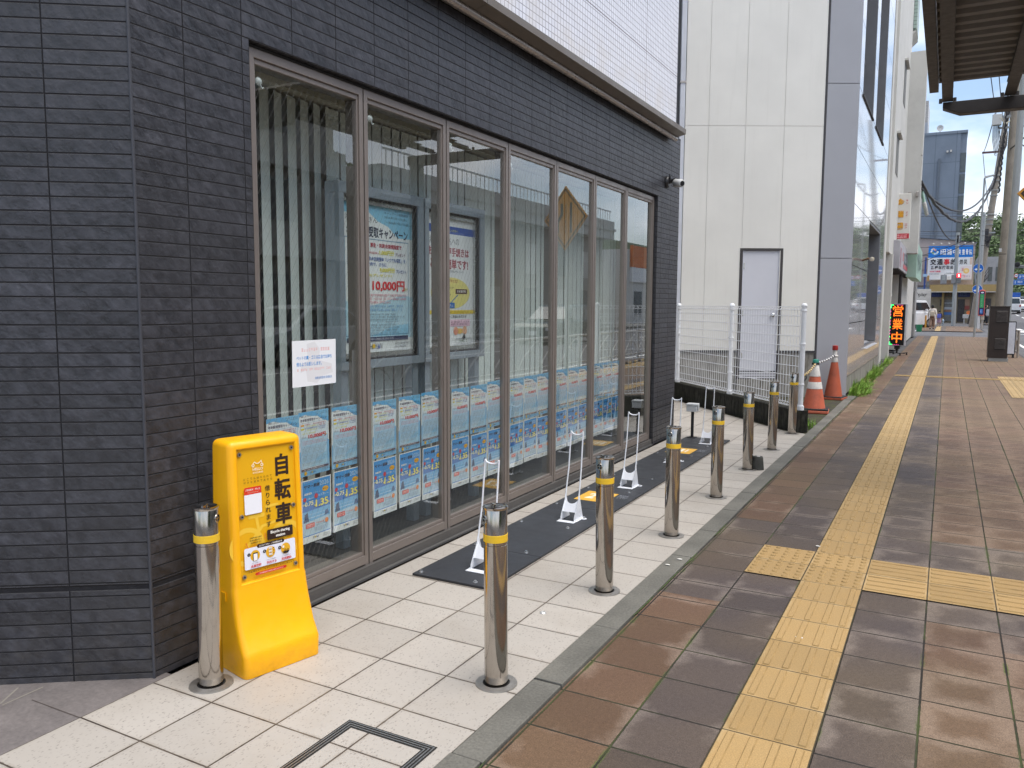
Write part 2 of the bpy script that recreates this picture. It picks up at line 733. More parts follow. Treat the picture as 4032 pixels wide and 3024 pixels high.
def mat_tactile():
    g = NT('yellow_tactile_paving')
    uv, u, v = g.uv()
    ri = g.cell(v, 0.2871, 4.9837)
    ci = g.cell(u, 0.3, -1.215)
    ev, eu = g.edge(v, 0.2871, 4.9837), g.edge(u, 0.3, -1.215)
    rnd = g.white(g.comb(ci, ri, 9.0))
    col = g.scalec((0.352, 0.232, 0.098), g.rng(rnd, 0, 1, 0.88, 1.12))
    n = g.noise(7, uv, 6, 0.65)
    col = g.mix(g.rng(n, 0.47, 0.72, 0, 0.38), col, (0.38, 0.235, 0.085))
    fy = g.rng(v, 5.0, 11.0, 0, 0.4)
    col = g.mix(fy, col, (0.47, 0.355, 0.185))
    gr = g.noise(200, uv, 3, 0.75)
    col = g.scalec(col, g.rng(gr, 0.3, 0.7, 0.74, 1.28))
    e = g.math('MINIMUM', eu, ev)
    rim = g.math('MULTIPLY', g.rng(e, 0.003, 0.02, 1, 0), g.rng(g.noise(11, uv, 4), 0.45, 0.65, 0, 0.30))
    col = g.mix(rim, col, (0.60, 0.47, 0.28))
    j = g.rng(e, 0.0020, 0.0040, 1, 0)
    col = g.mix(j, col, (0.05, 0.04, 0.02))
    g.bump(g.math('ADD', g.math('MULTIPLY', j, -1.0), g.math('MULTIPLY', gr, 0.3)), 0.45, 0.005)
    return g.fin(col, 0.72, 0, 0.3)


def mat_stone(name, col, scale=90, joint=None):
    g = NT(name)
    uv, u, v = g.uv()
    n = g.noise(scale, uv, 6, 0.7)
    b = g.noise(3.0, uv, 5)
    c = g.scalec(lin(col), g.math('MULTIPLY', g.rng(n, 0.3, 0.7, 0.72, 1.3), g.rng(b, 0.3, 0.7, 0.75, 1.25)))
    sc = g.rng(g.vor(45, uv), 0.0, 0.09, 0.35, 0)
    c = g.mix(g.math('MULTIPLY', sc, g.rng(g.noise(8, uv, 3), 0.5, 0.6)), c, (0.5, 0.5, 0.47))
    g.bump(n, 0.35, 0.004)
    return g.fin(c, 0.72, 0, 0.35)


def mat_asphalt(name, col=(0.085, 0.085, 0.088)):
    g = NT(name)
    uv, u, v = g.uv()
    n = g.noise(160, uv, 3, 0.7)
    b = g.noise(0.5, uv, 6)
    c = g.scalec(col, g.math('MULTIPLY', g.rng(n, 0.25, 0.75, 0.7, 1.35), g.rng(b, 0.3, 0.7, 0.85, 1.2)))
    g.bump(n, 0.4, 0.006)
    return g.fin(c, 0.85, 0, 0.3)


def mat_entrance():
    g = NT('grey_slate_paving')
    uv, u, v = g.uv()
    n = g.noise(60, uv, 6, 0.7)
    n2 = g.noise(5, uv, 5)
    c = g.scalec((0.165, 0.148, 0.142), g.math('MULTIPLY', g.rng(n, 0.3, 0.7, 0.8, 1.2), g.rng(n2, 0.3, 0.7, 0.78, 1.22)))
    a = g.math('ADD', g.math('MULTIPLY', u, 0.93), g.math('MULTIPLY', v, 0.37))
    e1 = g.edge(a, 0.62, 0.19)
    g.bump(n, 0.25, 0.003)
    return g.fin(c, 0.6, 0, 0.35)


m_pav, m_lt, m_tac = mat_pavers(), mat_lighttile(), mat_tactile()
m_tac_flank = pm('dirt_and_shade_flank', (0.30, 0.195, 0.075), 0.85, var=0.35, scale=9)  # darker bar and dot flanks: relief shade painted in along with edge dirt
m_kerb = mat_stone('kerb_granite', '#66645D')
m_asph = mat_asphalt('asphalt')
m_road = mat_asphalt('road_asphalt', (0.12, 0.12, 0.124))
m_moss = NT('mossy_ground')
_uv, _, _ = m_moss.uv()
_n = m_moss.noise(6, _uv, 7, 0.7)
m_moss.bump(m_moss.noise(120, _uv, 3), 0.6, 0.01)
m_moss = m_moss.fin(m_moss.mix(m_moss.rng(_n, 0.42, 0.62), (0.05, 0.045, 0.04), (0.07, 0.075, 0.03)), 0.9, 0, 0.2)
m_paint = pm('road_paint', (0.72, 0.72, 0.70), 0.7, var=0.2, scale=4, dirt=0.25)

# ------------------------------------------------------------------ ground, pavements, road
b = MB()
for x0, x1 in ((-400, -60), (-60, 60), (60, 400)):
    sheet(b, x0, x1, -150, 1200, -0.06, m_asph, 30)
struct(b, 'ground')
b = MB()
sheet(b, 2.12, 12.4, -60, 420, -0.05, m_road, 6)
sheet(b, -30, 2.12, 45.3, 54.6, -0.045, m_road, 3)
sheet(b, -30, 2.12, 68.6, 80.5, -0.045, m_road, 3)
struct(b, 'road')
b = MB()
for k in range(-4, 45):
    y = k * 9.0
    sheet(b, 7.15, 7.3, y, y + 5, -0.044, m_paint, 5)
sheet(b, 2.55, 2.68, -60, 44, -0.044, m_paint, 6)
sheet(b, 11.9, 12.03, -60, 200, -0.044, m_paint, 6)
for k in range(9):
    sheet(b, 2.9 + k * 1.0, 3.4 + k * 1.0, 56.5, 60.5, -0.0435, m_paint)
for k in range(3):
    sheet(b, -1.6 + k * 1.1, -1.1 + k * 1.1, 72.2, 76.5, -0.041, m_paint)
sheet(b, 2.7, 7.0, 52.2, 52.65, -0.0435, m_paint)
b.face([(-2.6, 50.5, -0.04), (-2.4, 50.5, -0.04), (-1.15, 58.4, -0.04), (-1.4, 58.4, -0.04)], m_paint)
sheet(b, 4.2, 4.5, 61.8, 66.0, -0.0435, m_paint)
struct(b, 'road_markings')

b = MB()
sheet(b, -1.2255, 2.0, -4, 45.2, 0.0, m_pav, 60)
struct(b, 'brown_pavement')
b = MB()
sheet(b, -1.6, 1.95, 54.7, 68.4, 0.0, m_pav, 60)
struct(b, 'far_pavement')
b = MB()
b.face([(-1.355, -1.0, 0.004), (-1.355, 9.62, 0.004), (-1.62, 9.75, 0.004), (-4.4, 12.95, 0.004), (-6.5, 12.95, 0.004), (-6.5, 8.69, 0.004), (-2.6257, 8.69, 0.004), (-2.6257, -1.0, 0.004)][::-1], m_lt)
struct(b, 'pale_tile_forecourt')
b = MB()
b.face([(-2.6285, -3, 0.002), (-2.6285, 2.05, 0.002), (-9, 2.05, 0.002), (-9, -3, 0.002)], mat_entrance())
lm = ink('#8C877E', 0.8)


def groutline(p, q, wd=0.006, m=None):
    p, q = Vector((*p, 0.0035)), Vector((*q, 0.0035))
    d = (q - p).normalized()
    n = Vector((-d.y, d.x, 0)) * wd / 2
    b.face([p - n, q - n, q + n, p + n], m or lm)


groutline((-2.964, 1.741), (-2.957, 1.584), 0.007)
groutline((-3.041, 1.691), (-2.973, 1.586), 0.007)
groutline((-2.902, 1.660), (-2.619, 1.665), 0.004, ink('#4A423D', 0.8))
struct(b, 'entrance_paving')

# kerb stones along the pavement edge
b = MB()
yk = [-2.2]
while yk[-1] < 9.4:
    yk.append(yk[-1] + 0.6)
off = 2.702 - min(yk, key=lambda q: abs(q - 2.702))
yk = [q + off for q in yk]
while yk[-1] < 13.6:
    yk.append(yk[-1] + 0.6)
for i, (a, c) in enumerate(zip(yk[:-1], yk[1:])):
    j = random.uniform(-0.004, 0.004)
    b.box(-1.352 + j * 0.4, -1.2345 + j, a + 0.0035, c - 0.0035, -0.05, 0.010 + random.uniform(-0.002, 0.003), m_kerb)
struct(b, 'stone_kerb', bevel=0.004, seg=2)
b = MB()
moss_m = pm('joint_moss', (0.05, 0.075, 0.018), 0.95, var=0.5, scale=25, bump=0.6, bscale=300)
yy = -2.0
while yy < 14:
    ln = random.uniform(0.08, 0.5)
    if random.random() < 0.72:
        wv = random.uniform(0.004, 0.013)
        pts = [(yy + ln * t / 6, wv * math.sin(PI * t / 6) ** 0.5 * random.uniform(0.6, 1.2)) for t in range(7)]
        b.face([(-1.233, y, 0.0045) for y, _ in pts] + [(-1.232 + q, y, 0.0045) for y, q in pts[::-1]], moss_m)
    yy += ln + random.uniform(0.0, 0.12)
stuff(b, 'kerb_moss')
b = MB()
b.face([(-1.36, 9.7, -0.001), (-1.36, 14.2, -0.001), (-4.6, 13.6, -0.001), (-4.0, 12.6, -0.001), (-1.62, 9.78, -0.001)][::-1], m_moss)
b.face([(-1.40, 13.6, -0.002), (-1.20, 13.6, 0.002), (-1.20, 26, 0.002), (-1.40, 26, 0.002)], m_moss)
struct(b, 'mossy_strip')

# tactile paving: guide bars along the street, dots at the crossing, bars towards the bus stop
b = MB()
TZ = 0.005
sheet(b, -0.617, -0.3135, -4, 45.1, TZ, m_tac, 60)
b.face([(-0.915, 4.4095, TZ), (-0.617, 4.4095, TZ), (-0.617, 4.9837, TZ), (-0.915, 4.9837, TZ)], m_tac)
b.face([(-0.3135, 4.4095, TZ), (2.0, 4.4095, TZ), (2.0, 4.9837, TZ), (-0.3135, 4.9837, TZ)], m_tac)


def bar(x0, x1, y0, y1, h=0.0045, t=0.0034):
    z0, z1 = TZ + 0.0003, TZ + h
    vs = [(x0, y0, z0), (x1, y0, z0), (x1, y1, z0), (x0, y1, z0), (x0 + t, y0 + t, z1), (x1 - t, y0 + t, z1), (x1 - t, y1 - t, z1), (x0 + t, y1 - t, z1)]
    b.mesh(vs, [(4, 5, 6, 7)], m_tac)
    b.mesh(vs, [(0, 1, 5, 4), (1, 2, 6, 5), (2, 3, 7, 6), (3, 0, 4, 7)], m_tac_flank)


def dots(x0, y0, w_, h_):
    for i in range(5):
        for j in range(5):
            cx, cy = x0 + w_ * (i + 0.5) / 5, y0 + h_ * (j + 0.5) / 5
            b.lathe([(0.0165, TZ + 0.0003), (0.0110, TZ + 0.0052)], (cx, cy, 0), m_tac_flank, 12)
            b.lathe([(0.0110, TZ + 0.0053), (0.0, TZ + 0.0056)], (cx, cy, 0), m_tac, 12)


row = -30
while 4.9837 + row * 0.2871 < 44.8:
    y0 = 4.9837 + row * 0.2871
    if row in (-1, -2):
        dots(-0.617, y0, 0.30, 0.2871)
        dots(-0.915, y0, 0.30, 0.2871)
        for c in range(8):
            xs = -0.3135 + c * 0.3
            for q in range(4):
                yc = y0 + 0.2871 * (q + 0.5) / 4
                bar(xs + 0.010, xs + 0.288, yc - 0.013, yc + 0.013)
    elif y0 > -0.5:
        for q in range(4):
            xc = -0.617 + 0.3035 * (q + 0.5) / 4
            if row >= 0:
                s_ = 0.09 if row % 2 else 0.14
                bar(xc - 0.013, xc + 0.013, y0 + 0.012, y0 + s_)
                bar(xc - 0.016, xc + 0.016, y0 + s_ + 0.006, y0 + 0.276)
            else:
                bar(xc - 0.014, xc + 0.014, y0 + 0.012, y0 + 0.276)
    row += 1
b.face([(-0.915, 18.75, TZ - 0.001), (-0.617, 18.75, TZ - 0.001), (-0.617, 19.05, TZ - 0.001), (-0.915, 19.05, TZ - 0.001)], m_tac)
b.face([(-0.3135, 18.75, TZ - 0.001), (2.0, 18.75, TZ - 0.001), (2.0, 19.05, TZ - 0.001), (-0.3135, 19.05, TZ - 0.001)], m_tac)
for q in range(3):
    bar(-0.9, 1.95, 18.79 + 0.09 * q, 18.83 + 0.09 * q)
b.face([(1.0, 15.2, TZ), (1.55, 15.2, TZ), (1.55, 19.7, TZ), (1.0, 19.7, TZ)], m_tac)
for q in range(6):
    bar(1.03 + q * 0.09, 1.07 + q * 0.09, 15.25, 19.65)
sheet(b, -0.6, -0.3, 54.8, 68.2, TZ, m_tac, 60)
struct(b, 'tactile_paving', fix=True)

# ------------------------------------------------------------------ bank building
def mat_darktile():
    g = NT('dark_slate_wall_tile')
    uv, u, v = g.uv()
    eu, ev = g.edge(u, 0.298, 0.149), g.edge(v, 0.0521, 0.026)
    ci, ri = g.cell(u, 0.298, 0.149), g.cell(v, 0.0521, 0.026)
    rnd = g.white(g.comb(ci, ri, 2.0))
    col = g.scalec((0.037, 0.038, 0.046), g.rng(rnd, 0, 1, 0.80, 1.20))
    q = g.comb(g.math('ADD', g.math('MULTIPLY', u, 0.75), g.math('MULTIPLY', v, 0.5)), g.math('MULTIPLY', g.math('SUBTRACT', v, g.math('MULTIPLY', u, 0.6)), 0.55), g.math('MULTIPLY', rnd, 5.0))
    rock = g.noise(26, q, 5, 0.6)
    rock2 = g.noise(8, q, 4)
    fl = g.rng(rock, 0.36, 0.70, 0.62, 1.5)  # rock height lightens and darkens the colour: relief shading painted in
    col = g.scalec(col, fl)
    tint = g.rng(g.noise(0.9, uv, 5), 0.45, 0.65, 0, 0.5)
    col = g.mix(tint, col, (0.034, 0.034, 0.038))
    spl = g.math('MULTIPLY', g.rng(v, 0.0, 0.34, 1, 0), g.rng(g.noise(7, uv, 6, 0.7), 0.42, 0.7, 0, 0.55))
    col = g.mix(spl, col, (0.085, 0.075, 0.065))
    e = g.math('MINIMUM', eu, g.math('MULTIPLY', ev, 1.0))
    j = g.rng(ev, 0.0018, 0.0032, 1, 0)
    ju = g.rng(eu, 0.0016, 0.003, 1, 0)
    jj = g.math('MAXIMUM', j, ju)
    gro = g.rng(g.math('ABSOLUTE', g.math('SUBTRACT', v, 0.372)), 0.008, 0.012, 1, 0)
    jj = g.math('MAXIMUM', jj, gro)
    col = g.mix(jj, col, (0.006, 0.006, 0.009))
    h = g.math('ADD', g.math('MULTIPLY', jj, -1.2), g.math('ADD', g.math('MULTIPLY', rock, 0.6), g.math('MULTIPLY', rock2, 0.5)))
    g.bump(h, 0.9, 0.012)
    return g.fin(col, g.math('ADD', g.rng(rock, 0.3, 0.7, 0.34, 0.52), g.math('MULTIPLY', jj, 0.5)), 0, 0.55)


def mat_whitetile():
    g = NT('white_mosaic_tile')
    uv, u, v = g.uv()
    e = g.math('MINIMUM', g.edge(u, 0.05), g.edge(v, 0.05, 0.01))
    rnd = g.white(g.comb(g.cell(u, 0.05), g.cell(v, 0.05, 0.01), 4.0))
    col = g.scalec((0.80, 0.81, 0.86), g.rng(rnd, 0, 1, 0.95, 1.03))
    j = g.rng(e, 0.0018, 0.0034, 1, 0)
    col = g.mix(j, col, (0.24, 0.225, 0.245))
    ex = g.math('MINIMUM', g.math('ABSOLUTE', g.math('SUBTRACT', v, 3.832)), g.math('ABSOLUTE', g.math('SUBTRACT', u, 7.446)))
    col = g.mix(g.rng(ex, 0.003, 0.006, 1, 0), col, (0.16, 0.12, 0.12))
    st = g.math('MULTIPLY', g.rng(v, 3.3, 3.75, 1, 0), g.rng(g.noise(4, uv, 5), 0.4, 0.65, 0, 0.5))
    col = g.mix(st, col, (0.62, 0.54, 0.42))
    g.bump(g.math('MULTIPLY', j, -1.0), 0.3, 0.002)
    return g.fin(col, 0.28, 0, 0.5)


m_dark, m_wtile = mat_darktile(), mat_whitetile()
m_frame = pm('bronze_aluminium', (0.275, 0.237, 0.212), 0.38, 0.5, var=0.06, scale=6)
m_fascia = pm('taupe_metal_fascia', (0.17, 0.145, 0.12), 0.45, 0.25, var=0.06, scale=2)
m_tubem = pm('satin_tube', (0.40, 0.36, 0.33), 0.3, 0.6, var=0.05)
m_black = pm('black_gap', (0.012, 0.012, 0.013), 0.7, var=0.0)
m_int = pm('interior_plaster', (0.42, 0.39, 0.33), 0.8, var=0.08)
m_intfloor = pm('interior_floor', (0.09, 0.085, 0.08), 0.5, var=0.15)
m_ceil = pm('interior_ceiling', (0.62, 0.60, 0.50), 0.8, var=0.04)


def mat_glass(name, wired, tint=(0.91, 0.95, 0.925), base=0.10):
    g = NT(name)
    geo = g.n('ShaderNodeNewGeometry')
    dp = g.n('ShaderNodeVectorMath', operation='DOT_PRODUCT')
    g.set(dp.inputs[0], geo.outputs['Normal'])
    g.set(dp.inputs[1], geo.outputs['Incoming'])
    c = g.math('ABSOLUTE', dp.outputs['Value'])
    f = g.math('POWER', g.math('SUBTRACT', 1.0, c), 3.7)
    f = g.math('ADD', base + 0.03, g.math('MULTIPLY', f, 1.3), clamp=True)
    tr = g.n('ShaderNodeBsdfTransparent')
    g.set(tr.inputs[0], tint)
    gl = g.n('ShaderNodeBsdfGlossy')
    gl.inputs['Roughness'].default_value = 0.0
    g.set(gl.inputs[0], (0.95, 0.97, 0.97))
    ms = g.n('ShaderNodeMixShader')
    g.set(ms.inputs[0], f)
    g.t.links.new(tr.outputs[0], ms.inputs[1])
    g.t.links.new(gl.outputs[0], ms.inputs[2])
    last = ms.outputs[0]
    if wired:
        uv, u, v = g.uv()
        a = g.edge(g.math('ADD', g.math('MULTIPLY', u, 0.866), g.math('MULTIPLY', v, 0.5)), 0.034)
        b_ = g.edge(g.math('SUBTRACT', g.math('MULTIPLY', u, 0.866), g.math('MULTIPLY', v, 0.5)), 0.034)
        wv = g.math('MAXIMUM', g.rng(a, 0.0003, 0.0009, 0.20, 0), g.rng(b_, 0.0003, 0.0009, 0.6, 0))
        m2 = g.n('ShaderNodeMixShader')
        g.b.inputs['Metallic'].default_value = 0.6
        g.b.inputs['Roughness'].default_value = 0.45
        g.set(g.b.inputs['Base Color'], (0.42, 0.42, 0.38))
        g.set(m2.inputs[0], wv)
        g.t.links.new(last, m2.inputs[1])
        g.t.links.new(g.b.outputs[0], m2.inputs[2])
        last = m2.outputs[0]
    else:
        g.t.nodes.remove(g.b)
    g.t.links.new(last, g.out.inputs[0])
    return g.m


m_glass = mat_glass('wired_glass', True)
m_glass2 = mat_glass('clear_glass', False, (0.55, 0.62, 0.62))

WX = -2.66
bank = thing('bank_building', 'dark slate tiled shop building with white mosaic upper wall and seven tall windows', 'building', (-2.66, 5.0, 0))
LD = Vector((-0.467, -0.325, 0)).normalized()
b = MB()
Y0, YA, YB, YE, ZT = 1.997, 2.572, 8.068, 8.80, 3.27
b.box(WX - 0.25, WX, Y0, YA, 0, ZT, m_dark)
b.box(WX - 0.25, WX, YA, YB, 2.577, ZT, m_dark)
b.box(WX - 0.25, WX, YB, YE, 0, ZT, m_dark)
p0 = Vector((WX, Y0, 0))
nrm = Vector((-LD.y, LD.x, 0))
if nrm.x < 0 and nrm.y > 0:
    nrm = -nrm
inn = Vector((-abs(LD.y), abs(LD.x), 0))
p1 = p0 + LD * 7
q0, q1 = p0 + inn * 0.25, p1 + inn * 0.25
vs = [p0, p1, q1, Vector((WX - 0.25, Y0 + 0.25, 0))]
vs = vs + [v + Vector((0, 0, ZT)) for v in vs]
b.mesh(vs, [(0, 1, 5, 4), (1, 2, 6, 5), (2, 3, 7, 6), (4, 5, 6, 7)], m_dark)
b.build('wall', bank, True)
b = MB()
b.cyl((WX + 0.001, Y0 - 0.001, 0), (WX + 0.001, Y0 - 0.001, ZT), 0.006, None, 12, pm('corner_bead', (0.055, 0.057, 0.068), 0.5, 0.1))
b.build('corner_trim', bank, True, smooth=40)
b = MB()
b.box(-9, -2.70, 8.45, 8.79, 0, 3.26, m_int)
b.box(-6.2, -6.0, 2.7, 8.45, 0, 2.78, m_int)
b.box(-6.0, -2.95, 2.30, 2.42, 0, 2.78, m_int)
b.build('interior_wall', bank, True)
b = MB()
b.box(-6.0, -2.67, 2.42, 8.45, 0.01, 0.06, m_intfloor)
b.build('interior_floor', bank, True)
b = MB()
b.box(-6.0, -2.92, 2.42, 8.44, 2.72, 2.80, m_ceil)
b.build('ceiling', bank, True)
b = MB()
b.box(-12, WX + 0.06, Y0 - 0.0, YE - 0.38, 3.318, 9.5, m_wtile)
v0 = [Vector((WX + 0.06, Y0, 3.318)), Vector((WX + 0.06, Y0, 9.5))]
v1 = [v0[0] + LD * 7, v0[1] + LD * 7]
b.face([v0[0], v0[1], v1[1], v1[0]], m_wtile)
b.build('upper_wall', bank, True)
# fascia flashing and tube
b = MB()
pr = [(WX - 0.02, 3.222), (WX + 0.085, 3.222), (WX + 0.165, 3.244), (WX + 0.165, 3.292), (WX - 0.02, 3.322)]
for a, c in ((Y0, 4.30), (4.304, 7.90), (7.904, 8.44)):
    b.prism(pr, lambda x, z, d: (x, d, z), a, c, m_fascia)
pr2 = [Vector((WX + 0.25, Y0, 3.3)) + LD * 7, Vector((WX, Y0, 3.3)) + LD * 7]
vs = [Vector((WX + 0.085, Y0, 3.222)), Vector((WX + 0.165, Y0, 3.244)), Vector((WX + 0.165, Y0, 3.292))]
vs2 = [v + LD * 7 for v in vs]
b.mesh(vs + vs2, [(0, 1, 4, 3), (1, 2, 5, 4)], m_fascia)
b.build('fascia', bank, True)
b = MB()
b.cyl((WX + 0.055, Y0, 3.205), (WX + 0.055, 4.372, 3.205), 0.026, None, 14, m_tubem)
b.cyl((WX + 0.055, 4.376, 3.205), (WX + 0.055, 7.93, 3.205), 0.026, None, 14, m_tubem)
b.cyl((WX + 0.055, 7.934, 3.205), (WX + 0.055, 8.44, 3.205), 0.026, None, 14, m_tubem)
b.build('fascia_tube', bank, True, smooth=40)
b = MB()
b.box(WX - 0.06, WX + 0.055, 8.421, 8.445, 3.30, 9.5, pm('grey_end_trim', (0.16, 0.165, 0.17), 0.5, 0.1))
b.build('end_trim', bank, True)
# windows
mul = [2.602, 3.372, 4.152, 4.930, 5.703, 6.480, 7.243, 8.040]
XF, XG = -2.690, -2.714
for i in range(7):
    a, c = mul[i] + (0.005 if i else 0), mul[i + 1] - (0.005 if i < 6 else 0)
    b = MB()
    ow, iw = 0.028, 0.024
    z1 = 2.562
    if i == 0:
        b.box(XF - 0.1, XF + 0.004, a - 0.029, a - 0.001, 0, 2.576, m_black)
    # outer members
    b.box(XF - 0.09, XF, a, a + ow, 0.0, z1, m_frame)
    b.box(XF - 0.09, XF, c - ow, c, 0.0, z1, m_frame)
    b.box(XF - 0.09, XF, a + ow, c - ow, z1 - 0.040, z1, m_frame)
    b.box(XF - 0.09, XF, a + ow, c - ow, 0.0, 0.058, m_frame)
    b.box(XF - 0.09, XF - 0.012, a + ow, c - ow, 0.058, 0.067, m_black)
    b.box(XF - 0.09, XF, a + ow, c - ow, 0.067, 0.116, m_frame)
    # inner sash
    b.box(XF - 0.085, XF - 0.009, a + ow, a + ow + iw * 0.5, 0.116, z1 - 0.040, m_frame)
    b.box(XF - 0.085, XF - 0.009, c - ow - iw * 0.5, c - ow, 0.116, z1 - 0.040, m_frame)
    b.box(XF - 0.085, XF - 0.009, a + ow + iw * 0.5, c - ow - iw * 0.5, z1 - 0.040 - iw, z1 - 0.040, m_frame)
    b.box(XF - 0.085, XF - 0.009, a + ow + iw * 0.5, c - ow - iw * 0.5, 0.116, 0.116 + iw * .8, m_frame)
    if i < 6:
        b.box(XF - 0.09, XF - 0.012, c, c + 0.010, 0, z1, m_black)
    else:
        b.box(XF - 0.1, XF + 0.002, c + 0.001, c + 0.027, 0, 2.576, m_black)
    if i == 0:
        b.box(XF - 0.1, XF + 0.002, a, mul[7], z1 + 0.001, 2.5765, m_black)
    f = b.build('window', bank, True, bevel=0.0025, seg=2)
    b = MB()
    g0, g1 = a + ow + iw * 0.5, c - ow - iw * 0.5
    b.face([(XG, g0, 0.128), (XG, g1, 0.128), (XG, g1, z1 - 0.062), (XG, g0, z1 - 0.062)], m_glass)
    p = b.build('pane', f, True, fix=False)
b = MB()
b.box(WX - 0.02, WX + 0.012, 2.60, 8.05, 0.0, 0.012, pm('window_sill', (0.09, 0.088, 0.085), 0.6))
b.build('threshold', bank, True)
# suction hooks on the panes, blinds behind them
m_blind = pm('blind_fabric', (0.76, 0.82, 0.79), 0.75, var=0.04, scale=8, bump=0.1, bscale=400)
m_val = pm('blind_headrail', (0.55, 0.53, 0.44), 0.6, var=0.03)
angs = [-17, -2, -2, 0, 0, 0, 0]
names7 = ['first', 'second', 'third', 'fourth', 'fifth', 'sixth', 'seventh']
for i in range(7):
    a, c = mul[i], mul[i + 1]
    t = thing('vertical_blind', 'pale vertical slat blind hanging inside the %s window from the yellow sign stand' % names7[i], 'blind', (-3.13, (a + c) / 2, 0), 0, 'vertical blinds behind the shop windows')
    b = MB()
    y = a + 0.32 if i == 0 else a + 0.28
    y_end = c + (0.28 if i < 6 else 0.20)
    while y < y_end:
        th = R_(angs[i] + random.uniform(-3, 3))
        dx, dy = math.sin(th) * 0.044, math.cos(th) * 0.044
        zb = 0.16
        b.mesh([(-3.13 - dx, y - dy, zb), (-3.13 + dx, y + dy, zb), (-3.13 + dx, y + dy, 2.56), (-3.13 - dx, y - dy, 2.56),
                (-3.131 - dx, y - dy, zb), (-3.131 + dx, y + dy, zb), (-3.131 + dx, y + dy, 2.56), (-3.131 - dx, y - dy, 2.56)],
               [(0, 1, 2, 3), (7, 6, 5, 4), (0, 4, 5, 1), (1, 5, 6, 2), (2, 6, 7, 3), (3, 7, 4, 0)], m_blind)
        y += 0.0985
    b.build('slats', t, True)
    b = MB()
    b.box(-3.18, -3.06, a + 0.24, c + 0.235 if i < 6 else c + 0.2, 2.575, 2.70, m_val)
    b.build('headrail', t, True)
m_clear = pm('clear_plastic', (0.75, 0.78, 0.78), 0.15, var=0.02)
for i, (yy, zz) in enumerate([(2.69, 2.44), (3.47, 2.435), (4.25, 2.43), (5.02, 2.43)]):
    b = MB()
    b.lathe([(0.0, 0.012), (0.012, 0.010), (0.019, 0.0)], (XG - 0.014, yy, zz), m_clear, 16, 'x')
    b.tube([(XG - 0.004, yy, zz - 0.003), (XG - 0.006, yy + 0.004, zz - 0.02), (XG - 0.004, yy + 0.012, zz - 0.03), (XG - 0.003, yy + 0.018, zz - 0.022)], 0.003, m_clear, 6)
    o = b.build('suction_hook', smooth=50)
    tag(o, 'clear suction cup hook at the top left corner of the %s window pane' % names7[i], 'hook', 'suction hooks on the window panes')

# ------------------------------------------------------------------ printed sheets
WHT, NAVY, RED, SKYB, GREY = '#F4F5F4', '#1B2A55', '#D8232F', '#8FCBEC', '#6E7680'


def logo_shonan(a, x0, y0, h):
    wd = h * 4.2
    a.fit('SH', x0, y0, x0 + wd * 0.30, y0 + h, '#3B4046', 0.0)
    a.disc(x0 + wd * 0.40, y0 + h * 0.5, h * 0.42, '#F2C81E')
    a.fit('N', x0 + wd * 0.51, y0, x0 + wd * 0.64, y0 + h, '#3B4046')
    a.poly([(x0 + wd * 0.67, y0), (x0 + wd * 0.745, y0 + h), (x0 + wd * 0.82, y0)], '#2B4FA0')
    a.fit('N', x0 + wd * 0.85, y0, x0 + wd * 0.98, y0 + h, '#3B4046')


